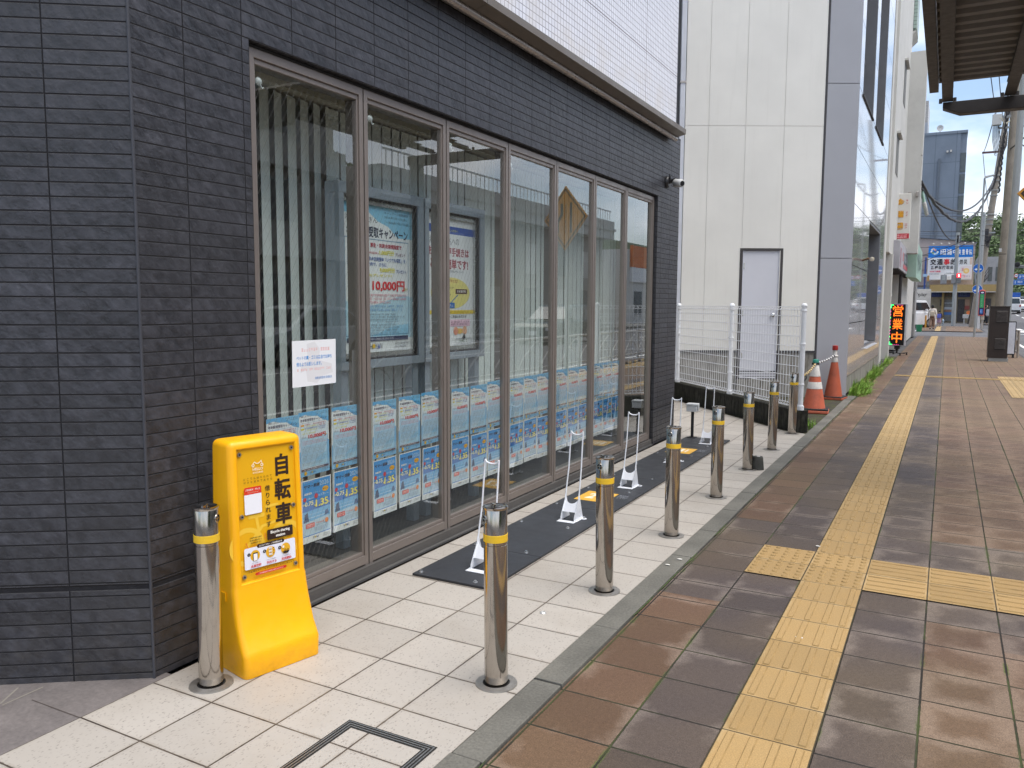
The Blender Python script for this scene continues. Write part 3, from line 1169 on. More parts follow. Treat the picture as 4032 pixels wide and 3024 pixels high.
def art_pension(W, H, big=False):
    a = Art()
    a.rect(0, 0, W, H, '#EDF3F6')
    a.rect(W * .04, H * .12, W * .955, H * .60, '#B5D8EE')
    a.rect(W * .04, H * .60, W * .955, H * .80, '#DDEBF4')
    a.poly([(0, 0), (W, 0), (W, H * .5), (W * .93, H * .52), (W * .9, H * .12), (W * .05, H * .10), (W * .04, H * .4), (0, H * .38)], '#7FBCE6')
    a.poly([(W * .35, H * .13), (W * .92, H * .13), (W * .92, H * .33), (W * .6, H * .26)], '#9CCFEC')
    a.poly([(0, H), (W, H), (W, H * .80), (W * .8, H * .84), (W * .62, H * .91), (W * .4, H * .925), (W * .2, H * .955), (0, H * .93)], '#5AAFE2')
    a.poly([(W * .45, H), (W, H), (W, H * .87), (W * .75, H * .91)], '#7CC2EA')
    a.scrawl(W * .56, W * .96, H * .962, H * .016, '#3C5F86')
    a.scrawl(W * .60, W * .97, H * .938, H * .014, '#3C5F86')
    a.fit('湘南しんきん', W * .06, H * .915, W * .36, H * .945, '#333D4A')
    a.fit('年金新規受取キャンペーン', W * .05, H * .845, W * .93, H * .895, NAVY, 0.02)
    a.frame(W * .04, H * .125, W * .955, H * .83, W * .006, '#6FA6CF')
    for k, (c0, c1) in enumerate((('#F0A71E', '#C73A4A'), ('#E4D23B', '#2A4DA0'))):
        y = H * (.785 - .058 * k)
        a.rr(W * .06, y - H * .004, W * .17, y + H * .022, W * .01, c0)
        a.scrawl(W * .19, W * .90, y + H * .004, H * .019, c1)
        a.scrawl(W * .26, W * .62, y - H * .024, H * .018, '#E3D34A')
        a.scrawl(W * .64, W * .88, y - H * .024, H * .016, c1)
    a.scrawl(W * .10, W * .55, H * .655, H * .018, '#E8DC62')
    a.scrawl(W * .07, W * .26, H * .598, H * .018, GREY)
    a.fit('10,000円', W * .30, H * .572, W * .88, H * .642, RED, 0.035)
    a.scrawl(W * .87, W * .94, H * .59, H * .016, '#C8B030')
    for k in range(3):
        a.scrawl(W * .08, W * random.uniform(.80, .93), H * (.535 - .023 * k), H * .012, '#E7A0A8')
    for k in range(13):
        a.scrawl(W * .08, W * random.uniform(.76, .93), H * (.45 - .0235 * k), H * .0115, '#8793A2' if k % 5 else '#7FA9D6')
    a.rect(W * .04, H * .082, W * .955, H * .115, NAVY)
    a.scrawl(W * .10, W * .80, H * .091, H * .014, '#E8ECF4')
    a.disc(W * .17, H * .043, W * .045, '#F2B90F')
    logo_shonan(a, W * .32, H * .030, H * .028)
    a.scrawl(W * .72, W * .94, H * .05, H * .012, GREY)
    a.scrawl(W * .72, W * .90, H * .028, H * .012, GREY)
    return a


def art_summer(W, H):
    a = Art()
    a.rect(0, 0, W, H, WHT)
    a.rect(W * .03, H * .105, W * .97, H * .985, '#2C86D4')
    a.poly([(W * .03, H * .985), (W * .97, H * .985), (W * .97, H * .62), (W * .6, H * .70), (W * .03, H * .66)], '#3F9BE0')
    a.poly([(W * .03, H * .60), (W * .97, H * .66), (W * .97, H * .50), (W * .03, H * .50)], '#2273C4')
    a.poly([(W * .03, H * .50), (W * .97, H * .52), (W * .97, H * .33), (W * .03, H * .33)], '#6DB4E4')
    a.poly([(W * .03, H * .33), (W * .97, H * .36), (W * .97, H * .12), (W * .03, H * .12)], '#B9D3E4')
    a.rect(W * .03, H * .385, W * .97, H * .395, '#C9E2F1')
    a.rect(W * .03, H * .44, W * .97, H * .447, '#A8D0EA')
    a.poly([(W * .06, H * .33), (W * .10, H * .46), (W * .19, H * .49), (W * .24, H * .34)], '#17406F')
    a.poly([(W * .76, H * .37), (W * .80, H * .45), (W * .88, H * .46), (W * .93, H * .38)], '#2C5E95')
    a.fit('サマー湘南', W * .08, H * .865, W * .60, H * .925, '#131A26', 0.025)
    a.fit('2026', W * .60, H * .87, W * .91, H * .945, '#CFE6F7')
    a.disc(W * .80, H * .80, W * .11, '#F6B81F', H * .042)
    a.scrawl(W * .72, W * .88, H * .79, H * .022, '#A5391E', 4)
    a.rect(W * .09, H * .765, W * .33, H * .795, '#E6EFF8')
    a.scrawl(W * .11, W * .31, H * .771, H * .018, NAVY)
    a.scrawl(W * .36, W * .64, H * .771, H * .016, '#BBD7EE')
    a.disc(W * .10, H * .70, W * .05, '#D63040')
    a.fit('1', W * .235, H * .688, W * .255, H * .718, '#E8F2FA', 0.02)
    a.scrawl(W * .15, W * .22, H * .69, H * .02, '#D9E8F5')
    a.scrawl(W * .27, W * .40, H * .69, H * .02, '#D9E8F5')
    a.disc(W * .48, H * .72, W * .06, '#D63040')
    a.fit('3', W * .70, H * .705, W * .745, H * .745, '#E8F2FA', 0.02)
    a.scrawl(W * .55, W * .68, H * .71, H * .022, '#D9E8F5')
    a.scrawl(W * .76, W * .91, H * .71, H * .022, '#D9E8F5')
    a.fit('0.75', W * .10, H * .59, W * .38, H * .66, '#F8F3C8', 0.03)
    a.fit('年', W * .04, H * .605, W * .10, H * .632, '#F3E36B', 0.03)
    a.fit('年', W * .40, H * .55, W * .48, H * .59, '#F3E36B', 0.03)
    a.fit('1.35', W * .46, H * .545, W * .88, H * .66, '#FBEB5E', 0.045)
    a.fit('%', W * .88, H * .56, W * .94, H * .585, '#F3E36B', 0.02)
    a.rr(W * .12, H * .235, W * .42, H * .31, W * .03, '#E2544E')
    a.scrawl(W * .15, W * .39, H * .275, H * .016, '#FBE8E2')
    a.scrawl(W * .15, W * .36, H * .25, H * .014, '#FBE8E2')
    a.scrawl(W * .46, W * .74, H * .272, H * .026, '#E0663A')
    a.disc(W * .83, H * .285, W * .06, '#F08428')
    a.scrawl(W * .46, W * .80, H * .245, H * .012, '#6A86A8')
    for k in range(3):
        a.scrawl(W * .40, W * .88, H * (.205 - .022 * k), H * .012, '#7D98B5')
    logo_shonan(a, W * .36, H * .055, H * .03)
    a.scrawl(W * .70, W * .93, H * .07, H * .012, '#8A93A0')
    a.scrawl(W * .70, W * .86, H * .045, H * .012, '#8A93A0')
    return a


def poster_mesh(name, art, W, H, curl=0.0):
    b = MB()
    art.put(b, (0.0012, 0, 0), (0, 1, 0), (0, 0, 1), 0.00006)
    b.box(0, 0.0009, 0, W, 0, H, ink('#DADBD8'))
    b2 = b.data(name, fix=False)
    return b2


def put_poster(name, me, y, z, x, label, group, tilt=0.0):
    o = bpy.data.objects.new(name, me)
    COL.objects.link(o)
    o.location = (x, y, z)
    o.rotation_euler = (tilt, random.uniform(-0.004, 0.012), 0)
    return tag(o, label, 'poster', group)


PW, PH = 0.213, 0.317
meA = poster_mesh('campaign_poster', art_pension(PW, PH), PW, PH)
meB = poster_mesh('rate_poster', art_summer(PW, PH), PW, PH)
up = {0: (2.718, 2.940, 3.174), 1: (3.512, 3.752, 3.985), 2: (4.318, 4.554, 4.785), 3: (5.103, 5.333, 5.552), 4: (5.895, 6.133, 6.358), 5: (6.690, 6.918, 7.139)}
pos3 = ['left', 'middle', 'right']
for wdw, ys in up.items():
    for k, y in enumerate(ys):
        wn = names7[wdw]
        put_poster('campaign_poster', meA, y * .985, 0.616 + random.uniform(-.003, .005) + (0.008 if wdw >= 4 else 0), -2.7285,
                   'pale pension poster with red 10,000, %s of three, upper row of %s window' % (pos3[k], wn), 'pension campaign posters taped inside the windows', random.uniform(-.014, .014))
        put_poster('rate_poster', meB, (y + 0.003) * .985, 0.286 + random.uniform(-.003, .005) + (0.006 if wdw >= 4 else 0), -2.7285,
                   'deep blue poster with yellow 1.35, %s of three, lower row of %s window' % (pos3[k], wn), 'summer savings posters taped inside the windows', random.uniform(-.014, .014))
a = Art()
W, H = 0.308, 0.222
a.rect(0, 0, W, H, '#EDEFF2')
a.poly([(W * .32, H * .92), (W * .5, H * .97), (W * .62, H * .8), (W * .6, H * .55), (W * .9, H * .45), (W * .93, H * .25), (W * .7, H * .2), (W * .55, H * .05), (W * .33, H * .1), (W * .3, H * .35), (W * .18, H * .3), (W * .2, H * .5), (W * .34, H * .55)], '#E2E2E4')
a.scrawl(W * .2, W * .85, H * .76, H * .07, '#F0B9B5')
a.fit('ペットの糞・ゴミは各自でお持ち', W * .09, H * .58, W * .90, H * .67, '#1E86D2', 0.02)
a.fit('帰るようお願いします。', W * .09, H * .44, W * .66, H * .53, '#1E86D2', 0.02)
a.scrawl(W * .1, W * .88, H * .34, H * .05, '#F0BDB8')
a.fit('湘南信用金庫 田浦支店', W * .50, H * .13, W * .90, H * .19, '#2A7FC6')
put_poster('paper_notice', poster_mesh('paper_notice', a, W, H), 2.84, 1.066, -2.7115,
           'white paper notice with blue writing stuck on the first window pane', None)

# ------------------------------------------------------------------ glazed notice boards standing inside
m_board = pm('blue_grey_metal', (0.36, 0.42, 0.49), 0.4, 0.3, var=0.05)
m_steelb = pm('brushed_strip', (0.62, 0.63, 0.62), 0.25, 0.8, var=0.05)


def board(name, label, y0, y1, z0, z1, art, aw):
    t = thing(name, label, 'notice board', (-3.0, (y0 + y1) / 2, 0.06), 0, 'notice boards behind the glass')
    b = MB()
    xf = -2.95
    fr = 0.062
    b.box(xf - 0.10, xf, y0, y1, z1 - fr, z1, m_board)
    b.box(xf - 0.10, xf, y0, y1, z0, z0 + fr * 0.8, m_board)
    b.box(xf - 0.10, xf, y0, y0 + fr * 0.7, z0 + fr * 0.8, z1 - fr, m_board)
    b.box(xf - 0.10, xf, y1 - fr, y1, z0 + fr * 0.8, z1 - fr, m_board)
    b.box(xf - 0.10, xf - 0.06, y0 + fr * 0.7, y1 - fr, z0 + fr * 0.8, z1 - fr, m_board)
    for yy in (y0 + 0.03, y1 - 0.09):
        b.box(xf - 0.09, xf - 0.03, yy, yy + 0.06, 0.06, z0, m_board)
    b.build('cabinet', t, True, bevel=0.003)
    b = MB()
    g0, g1, h0, h1 = y0 + fr * 0.7, y1 - fr, z0 + fr * 0.8, z1 - fr
    for q in ((g0, g1, h1 - 0.012, h1), (g0, g1, h0, h0 + 0.012), (g0, g0 + 0.012, h0 + .012, h1 - .012), (g1 - 0.012, g1, h0 + .012, h1 - .012)):
        b.box(xf - 0.055, xf - 0.012, *q, m_black)
    e = 0.012
    for q in ((g0 + e, g1 - e, h1 - 0.036, h1 - e), (g0 + e, g1 - e, h0 + e, h0 + 0.040), (g0 + e, g0 + 0.03, h0 + .040, h1 - .036), (g1 - 0.03, g1 - e, h0 + .040, h1 - .036)):
        b.box(xf - 0.058, xf - 0.028, *q, m_steelb)
    b.build('inner_frame', t, True)
    b = MB()
    art.put(b, (xf - 0.045, g0 + 0.03, h0 + 0.040), (0, 1, 0), (0, 0, 1), 0.0001)
    b.build('poster', t, True, fix=False)
    return g1 - g0 - 0.06, h1 - h0 - 0.076


y0, y1, z0, z1 = 3.475, 4.288, 1.09, 2.135
W, H = (y1 - .062) - (y0 + .0434) - .06, (z1 - .062) - (z0 + .0496) - .076
a = Art()
a.rect(0, 0, W, H, '#F1F5F6')
a.poly([(0, H), (W, H), (W, H * .80), (W * .8, H * .80), (W * .66, H * .87), (W * .5, H * .90), (W * .38, H * .95), (0, H * .93)], '#8FD0EE')
a.poly([(0, 0.09 * H), (W, .09 * H), (W, H * .38), (W * .9, H * .40), (W * .3, H * .3), (0, H * .36)], '#BDE0EF')
a.poly([(W * .4, H * .11), (W * .97, H * .11), (W * .97, H * .19), (W * .7, H * .17)], '#9AD4F0')
a.fit('湘南しんきん', W * .04, H * .885, W * .50, H * .925, '#2E3A48')
a.fit('キャンペーン実施期間', W * .60, H * .955, W * .97, H * .975, '#34556F')
a.fit('2026年5月1日(金)', W * .60, H * .925, W * .95, H * .945, '#34556F')
a.fit('～2026年7月31日(金)', W * .62, H * .89, W * .99, H * .912, '#34556F')
a.fit('年金新規受取キャンペーン', W * .06, H * .785, W * .96, H * .86, '#27364F', 0.03)
a.frame(W * .03, H * .115, W * .97, H * .775, W * .006, '#5F95B8')
a.fit('公的年金(国民・厚生・共済)を新規指定で', W * .08, H * .715, W * .86, H * .75, '#B92840', 0.025)
a.fit('1,000円分', W * .52, H * .67, W * .74, H * .705, '#EAE04A', 0.03)
a.fit('プレゼント', W * .76, H * .67, W * .92, H * .695, '#7B3A5A', 0.02)
a.fit('ギフトカード(商品券)', W * .10, H * .672, W * .50, H * .69, '#B92840')
a.fit('ご契約と同時に、年金定期預金「いつでも増額」を', W * .06, H * .625, W * .92, H * .655, '#2C5AA5', 0.02)
a.fit('30万円以上のご契約で、さらに', W * .06, H * .592, W * .62, H * .618, '#2C5AA5', 0.015)
a.fit('9,000円分', W * .52, H * .55, W * .75, H * .585, '#EAE04A', 0.03)
a.fit('プレゼント', W * .77, H * .55, W * .93, H * .578, '#33519A', 0.02)
a.fit('(商品券)プレゼント!', W * .2, H * .515, W * .70, H * .54, '#E4D648', 0.02)
a.fit('10,000円', W * .41, H * .42, W * .90, H * .495, '#E0242C', 0.045)
a.fit('分!', W * .89, H * .425, W * .95, H * .45, '#B9A52C', 0.02)
for k in range(3):
    a.scrawl(W * .08, W * (.93 - .25 * (k == 2)), H * (.385 - .024 * k), H * .015, '#E79AA6')
for k in range(2):
    a.scrawl(W * .08, W * .88, H * (.31 - .026 * k), H * .015, '#7CAFDC')
for k in range(8):
    a.scrawl(W * .07, W * random.uniform(.75, .94), H * (.255 - .0185 * k), H * .010, '#7E93A5')
a.rect(W * .04, H * .075, W * .95, H * .104, NAVY)
a.fit('詳しくは、最寄りの店頭または担当者にお問い合わせください。', W * .2, H * .083, W * .72, H * .096, '#E4E9F2')
logo_shonan(a, W * .33, H * .022, H * .038)
a.scrawl(W * .74, W * .95, H * .045, H * .012, GREY)
a.scrawl(W * .74, W * .92, H * .022, H * .012, GREY)
board('notice_board', 'blue grey cabinet with big pale blue 10,000 poster behind the second window', y0, y1, z0, z1, a, 0)
y0, y1 = 4.305, 5.055
W = (y1 - .062) - (y0 + .0434) - .06
a = Art()
a.rect(0, 0, W, H, '#EEF1F3')
a.rect(0, H * .885, W, H * .945, '#2C56B0')
a.fit('年金のお受取りは湘南しんきんへ', W * .1, H * .903, W * .66, H * .925, '#E8E27A', 0.02)
a.fit('湘南しんきんへの', W * .06, H * .80, W * .68, H * .86, '#3A3F4A')
a.fit('お受取変更手続きは', W * .04, H * .71, W * .90, H * .78, '#A8273C', 0.03)
a.fit('とても簡単です!', W * .08, H * .61, W * .88, H * .69, '#A8273C', 0.03)
a.scrawl(W * .2, W * .78, H * .585, H * .015, '#6C7680')
a.disc(W * .5, H * .42, W * .42, '#F0E48A', H * .125)
a.fit('年金受取口座変更の流れ', W * .2, H * .50, W * .66, H * .53, '#C07B50', 0.02)
a.rect(W * .60, H * .415, W * .86, H * .455, '#5B3324')
a.fit('年金事務所', W * .63, H * .423, W * .83, H * .447, '#F2EEE6', 0.02)
a.rect(W * .25, H * .30, W * .58, H * .345, '#2C6FC0')
a.fit('湘南しんきん', W * .28, H * .308, W * .55, H * .336, '#F2F4F6')
a.line([(W * .5, H * .345), (W * .66, H * .412)], W * .012, '#2C6FC0')
a.scrawl(W * .25, W * .56, H * .455, H * .014, '#77705A')
a.scrawl(W * .25, W * .5, H * .40, H * .014, '#77705A')
a.rect(0, H * .255, W, H * .285, '#F0D23C')
a.scrawl(W * .1, W * .9, H * .262, H * .014, '#C09A30')
a.fit('年金受取の変更をご希望のお客さま', W * .14, H * .222, W * .84, H * .245, '#4A4F58', 0.01)
a.rect(W * .48, H * .155, W * .92, H * .21, '#EFC7DA')
a.scrawl(W * .5, W * .9, H * .185, H * .013, '#7B4A62')
a.scrawl(W * .5, W * .86, H * .165, H * .013, '#7B4A62')
a.frame(W * .06, H * .09, W * .45, H * .205, W * .006, '#B9BDC2')
for k in range(4):
    a.scrawl(W * .1, W * .42, H * (.18 - .022 * k), H * .010, '#8A8F98')
a.disc(W * .68, H * .115, W * .09, '#F0C063', H * .022)
a.disc(W * .60, H * .118, W * .05, '#E69A7C')
a.disc(W * .80, H * .12, W * .05, '#E8B08A')
a.poly([(W * .74, H * .06), (W * .79, H * .10), (W * .82, H * .06), (W * .78, H * .045)], '#33383E')
logo_shonan(a, W * .22, H * .018, H * .034)
a.frame(W * .60, H * .012, W * .95, H * .055, W * .005, '#8C9298')
a.scrawl(W * .66, W * .86, H * .024, H * .02, '#4D6B3C')
board('notice_board', 'blue grey cabinet with red and yellow transfer poster behind the third window', y0, y1, z0, z1, a, 0)

# a low grey bench seat and a chair row inside, seen under the posters
m_seat = pm('dark_vinyl', (0.05, 0.06, 0.065), 0.5)
t = thing('waiting_bench', 'dark padded waiting bench inside behind the lower posters', 'bench', (-3.7, 4.2, 0.06))
b = MB()
b.box(-3.95, -3.45, 3.0, 5.6, 0.36, 0.46, m_seat)
b.build('seat', t, True, bevel=0.03, seg=3)
b = MB()
b.box(-4.03, -3.95, 3.0, 5.6, 0.46, 0.85, m_seat)
b.build('backrest', t, True, bevel=0.03, seg=3)
for yy in (3.2, 5.4):
    b = MB()
    b.box(-3.9, -3.5, yy - 0.03, yy + 0.03, 0.06, 0.36, m_steelb)
    b.build('leg', t, True)

# ------------------------------------------------------------------ security camera on the wall
t = thing('security_camera', 'black and white security camera on the dark wall above the last window', 'camera', (WX, 8.33, 2.74))
mk, mw = pm('camera_black', (0.02, 0.02, 0.022), 0.35), pm('camera_white', (0.7, 0.71, 0.7), 0.3)
b = MB()
b.lathe([(0.062, 0.0), (0.062, 0.02), (0.052, 0.032), (0.0, 0.034)], (WX + 0.001, 8.33, 2.75), mk, 24, 'x')
b.build('mount', t, True, smooth=40)
b = MB()
b.tube([(WX + 0.03, 8.33, 2.75), (WX + 0.09, 8.33, 2.765), (WX + 0.12, 8.31, 2.745)], 0.022, mk, 12)
b.cyl((WX + 0.05, 8.33, 2.76), (WX + 0.035, 8.33, 2.83), 0.016, 0.008, 10, mk)
b.build('arm', t, True, smooth=40)
b = MB()
ax = Vector((0.78, -0.6, -0.17)).normalized()
cc = Vector((WX + 0.105, 8.315, 2.732))
b.tube([cc - ax * 0.02, cc, cc + ax * 0.10, cc + ax * 0.118], [0.028, 0.042, 0.04, 0.032], mw, 20)
b.build('housing', t, True, smooth=50)
b = MB()
b.cyl(cc + ax * 0.117, cc + ax * 0.1225, 0.027, 0.024, 20, mk)
b.build('lens', t, True, smooth=40)

# ------------------------------------------------------------------ yellow sign stand
m_yel = NT('yellow_plastic')
_p = m_yel.obj()
m_yel.bump(m_yel.noise(220, _p, 2), 0.05, 0.002)
m_yel.b.inputs['Subsurface Weight'].default_value = 0.08
m_yel.b.inputs['Subsurface Radius'].default_value = (0.02, 0.012, 0.004)
m_yel.b.inputs['Subsurface Scale'].default_value = 0.3
_sp = m_yel.n('ShaderNodeSeparateXYZ')
m_yel.t.links.new(_p, _sp.inputs[0])
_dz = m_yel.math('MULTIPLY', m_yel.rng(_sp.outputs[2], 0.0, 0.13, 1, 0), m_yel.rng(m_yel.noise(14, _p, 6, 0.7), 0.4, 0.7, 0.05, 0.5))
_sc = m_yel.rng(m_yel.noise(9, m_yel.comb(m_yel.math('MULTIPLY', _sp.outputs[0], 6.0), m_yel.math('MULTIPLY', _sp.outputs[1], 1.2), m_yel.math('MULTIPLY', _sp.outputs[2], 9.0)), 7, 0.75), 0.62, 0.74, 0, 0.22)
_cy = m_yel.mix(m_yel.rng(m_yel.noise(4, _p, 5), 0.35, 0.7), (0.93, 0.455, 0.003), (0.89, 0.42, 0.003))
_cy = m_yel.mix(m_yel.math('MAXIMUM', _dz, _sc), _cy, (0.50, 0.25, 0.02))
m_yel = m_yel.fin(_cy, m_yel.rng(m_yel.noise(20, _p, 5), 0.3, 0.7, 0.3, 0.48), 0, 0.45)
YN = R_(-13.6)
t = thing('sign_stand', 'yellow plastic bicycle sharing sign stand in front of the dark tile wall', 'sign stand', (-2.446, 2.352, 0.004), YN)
# local: x = towards the reader, y = width, z = up
HW = 0.170
rows = [(0.0, .170, .172), (.085, .174, .173), (.105, .163, .173), (.15, .138, .172), (.20, .121, .1725), (.25, .106, .1715), (.30, .0965, .170), (.338, .0905, .169), (.350, .0885, .1655), (.925, .072, .163)]
bm = bmesh.new()
rv = [[bm.verts.new((sx * d, sy * w2, z)) for sx, sy in ((1, -1), (1, 1), (-1, 1), (-1, -1))] for z, d, w2 in rows]
for q0, q1 in zip(rv[:-1], rv[1:]):
    for k in range(4):
        bm.faces.new((q0[k], q0[(k + 1) % 4], q1[(k + 1) % 4], q1[k]))
bm.faces.new(rv[0][::-1])
bm.faces.new(rv[-1])
bmesh.ops.recalc_face_normals(bm, faces=bm.faces)
bm.edges.ensure_lookup_table()
sharp = [e for e in bm.edges if len(e.link_faces) == 2 and e.calc_face_angle(0) > R_(50) and max(v.co.z for v in e.verts) > 0.01]
bmesh.ops.bevel(bm, geom=sharp, offset=0.026, segments=4, profile=0.5, affect='EDGES', clamp_overlap=True)
front = max((f for f in bm.faces if f.normal.x > 0.9 and f.calc_center_median().z > 0.4), key=lambda f: f.calc_area())
r = bmesh.ops.inset_region(bm, faces=[front], thickness=0.010, depth=0)
r = bmesh.ops.inset_region(bm, faces=[front], thickness=0.004, depth=-0.011)
fn_ = front.normal.copy()
fv = [v.co.copy() for v in front.verts]
me = bpy.data.meshes.new('body')
bm.to_mesh(me)
bm.free()
me.materials.append(m_yel)
me.polygons.foreach_set('use_smooth', [True] * len(me.polygons))
o = bpy.data.objects.new('body', me)
COL.objects.link(o)
o.parent = t
md = o.modifiers.new('edge', 'BEVEL')
md.width, md.segments, md.limit_method, md.angle_limit, md.harden_normals = 0.003, 2, 'ANGLE', R_(40), True
for s in (-1, 1):
    b = MB()
    b.box(-0.035, 0.035, s * 0.172 - 0.004, s * 0.172 + 0.0015, 0.285, 0.32, m_yel)
    b.build('hand_hold', t, bevel=0.001)
yb = sorted(fv, key=lambda v: v.z)
PYW = max(v.y for v in fv) - min(v.y for v in fv)
bl = Vector((yb[0].x, -PYW / 2, yb[0].z))
upv = (Vector((yb[-1].x, 0, yb[-1].z)) - Vector((yb[0].x, 0, yb[0].z)))
PHH = upv.length
upv.normalize()
a = Art()
W, H = PYW, PHH
YL, YP, BR = '#E6AC00', '#EFC23A', '#2E1B12'
X = lambda q: q * W
Yv = lambda q: (1 - q) * H
a.rect(0, 0, W, H, YL)
# pale bicycle shape
for cx in (.13, .80):
    a.ring(X(cx), Yv(.735), W * .26, W * .075, YP, 32, 0, 360)
a.line([(X(.13), Yv(.735)), (X(.40), Yv(.60)), (X(.72), Yv(.58)), (X(.80), Yv(.735))], W * .05, YP)
a.line([(X(.30), Yv(.735)), (X(.33), Yv(.62)), (X(.30), Yv(.52))], W * .05, YP)
a.rr(X(.16), Yv(.53), X(.44), Yv(.50), W * .02, YP)
a.line([(X(.72), Yv(.60)), (X(.66), Yv(.455)), (X(.46), Yv(.46))], W * .06, YP)
for ch, cy in (('自', .155), ('転', .345), ('車', .535)):
    wd = .22 if ch == '自' else .28
    a.fit(ch, X(.775 - wd / 2), Yv(cy + .082), X(.775 + wd / 2), Yv(cy - .082), BR, 0.045)
for k, ch in enumerate('借りられます'):
    cy = .318 + .0555 * k
    a.cent(ch, X(.505), Yv(cy), H * .041, BR, 0.012, W * .115)
# logo: two rings joined by a smile, and the name
a.ring(X(.275), Yv(.132), W * .019, W * .012, '#F7EBCB', 16)
a.ring(X(.425), Yv(.132), W * .019, W * .012, '#F7EBCB', 16)
a.line([(X(.275), Yv(.118)), (X(.30), Yv(.105)), (X(.33), Yv(.117)), (X(.36), Yv(.119)), (X(.39), Yv(.113)), (X(.415), Yv(.098)), (X(.425), Yv(.118))], W * .014, '#F7EBCB')
a.fit('HELLO', X(.265), Yv(.170), X(.44), Yv(.150), '#F7EBCB', 0.02)
a.fit('CYCLING', X(.265), Yv(.192), X(.44), Yv(.179), '#F7EBCB', 0.02)
for k, ch in enumerate('どこでも借りられて'):
    a.cent(ch, X(.12 + .056 * k), Yv(.226), H * .016, BR, 0, W * .035)
for k, ch in enumerate('好きな場所で返せる'):
    a.cent(ch, X(.12 + .056 * k), Yv(.251), H * .016, BR, 0, W * .035)
a.rr(X(.10), Yv(.492), X(.39), Yv(.288), W * .02, '#EDEDF2')
a.rr(X(.10), Yv(.338), X(.39), Yv(.288), W * .02, '#D9381E')
a.rect(X(.10), Yv(.342), X(.39), Yv(.325), '#D9381E')
a.fit('ご利用料金・使い方', X(.12), Yv(.315), X(.37), Yv(.300), '#F6E3DA', 0.02)
a.fit('Price & How to use', X(.16), Yv(.332), X(.34), Yv(.321), '#F0B7A4')
a.rr(X(.46), Yv(.716), X(.915), Yv(.637), W * .02, BR)
a.fit('Bicycle sharing', X(.52), Yv(.678), X(.86), Yv(.650), '#F1EDE4', 0.03)
a.fit('station', X(.61), Yv(.704), X(.77), Yv(.684), '#F1EDE4', 0.03)
a.line([(X(.09), Yv(.70)), (X(.125), Yv(.742))], W * .014, '#D7792A')
a.line([(X(.43), Yv(.70)), (X(.42), Yv(.655))], W * .014, '#D7792A')
for k, tx in enumerate(('月額基本料は無料', '新規会員登録から', '初回開始までは', 'わずか3分')):
    a.cent(tx, X(.26), Yv(.672 + .019 * k), H * .012, BR if k < 3 else '#B5541C', 0.01, W * .26)
a.rr(X(.055), Yv(.905), X(.945), Yv(.742), W * .025, '#E4E6F1')
a.rr(X(.27), Yv(.757), X(.75), Yv(.728), W * .03, BR)
a.fit('はじめての方へ  ご利用開始方法', X(.31), Yv(.750), X(.71), Yv(.736), '#F1EDE4', 0.01)
for cx, n3 in ((.235, 0), (.50, 1), (.765, 2)):
    a.disc(X(cx), Yv(.808), W * .082, '#E3AC22', H * .042)
    a.disc(X(cx - .105), Yv(.793), W * .028, '#262029', H * .013)
    a.cent(('1', '2', '3')[n3], X(cx - .105), Yv(.793), H * .010, '#E8E6EA', 0.03)
a.rr(X(.195), Yv(.845), X(.275), Yv(.785), W * .008, '#241C1A')
a.rect(X(.203), Yv(.845), X(.267), Yv(.793), '#F4F1EE')
for k in range(3):
    a.rect(X(.465), Yv(.787 + .023 * k), X(.525), Yv(.770 + .023 * k), '#F6EEDC')
    a.ring(X(.483), Yv(.781 + .023 * k), W * .011, W * .004, '#8A8A90', 14)
    a.ring(X(.508), Yv(.781 + .023 * k), W * .011, W * .004, '#8A8A90', 14)
    a.rect(X(.535), Yv(.780 + .02 * k), X(.565), Yv(.776 + .02 * k), '#7C5A1A')
a.poly([(X(.70), Yv(.828)), (X(.83), Yv(.828)), (X(.80), Yv(.845)), (X(.73), Yv(.845))], '#241C1A')
a.ring(X(.755), Yv(.82), W * .014, W * .006, '#241C1A', 16)
a.ring(X(.80), Yv(.82), W * .014, W * .006, '#241C1A', 16)
a.rect(X(.70), Yv(.80), X(.735), Yv(.782), '#F6EEDC')
for cx, s1, s2 in ((.235, 'アプリを使って', '会員登録'), (.50, 'アプリで自転車を', '予約する'), (.765, 'ロックを解錠して', '利用開始')):
    a.cent(s1, X(cx), Yv(.862), H * .010, '#5A4A50', 0, W * .21)
    a.cent(s2, X(cx), Yv(.883), H * .021, '#C9303C', 0.025, W * .20)
a.fit('自転車はマナーを守って安全に走行しましょう', X(.10), Yv(.928), X(.90), Yv(.914), '#3A2414')
a.rr(X(.21), Yv(.958), X(.76), Yv(.936), W * .028, '#D8381E')
a.fit('ご利用開始時の車両点検をお忘れなく', X(.26), Yv(.953), X(.71), Yv(.942), '#F4C9B8', 0.01)
b = MB()
a.put(b, bl, (0, 1, 0), upv, 0.00012, 0.0008)
b.build('info_panel', t, fix=False)
m_screw = pm('screw_steel', (0.45, 0.43, 0.40), 0.3, 0.9, var=0.1)
nv = Vector((0, 1, 0)).cross(upv).normalized()
for fx, fy in ((.05, .035), (.95, .035), (.05, .50), (.95, .485), (.05, .955), (.95, .95)):
    b = MB()
    c0 = bl + Vector((0, 1, 0)) * X(fx) + upv * Yv(fy) + nv * 0.004
    b.cyl(c0, c0 + nv * 0.004, 0.0095, 0.008, 16, m_screw)
    b.cyl(c0 + nv * 0.0041, c0 + nv * 0.0046, 0.004, 0.004, 6, m_black)
    b.build('screw', t, smooth=35)

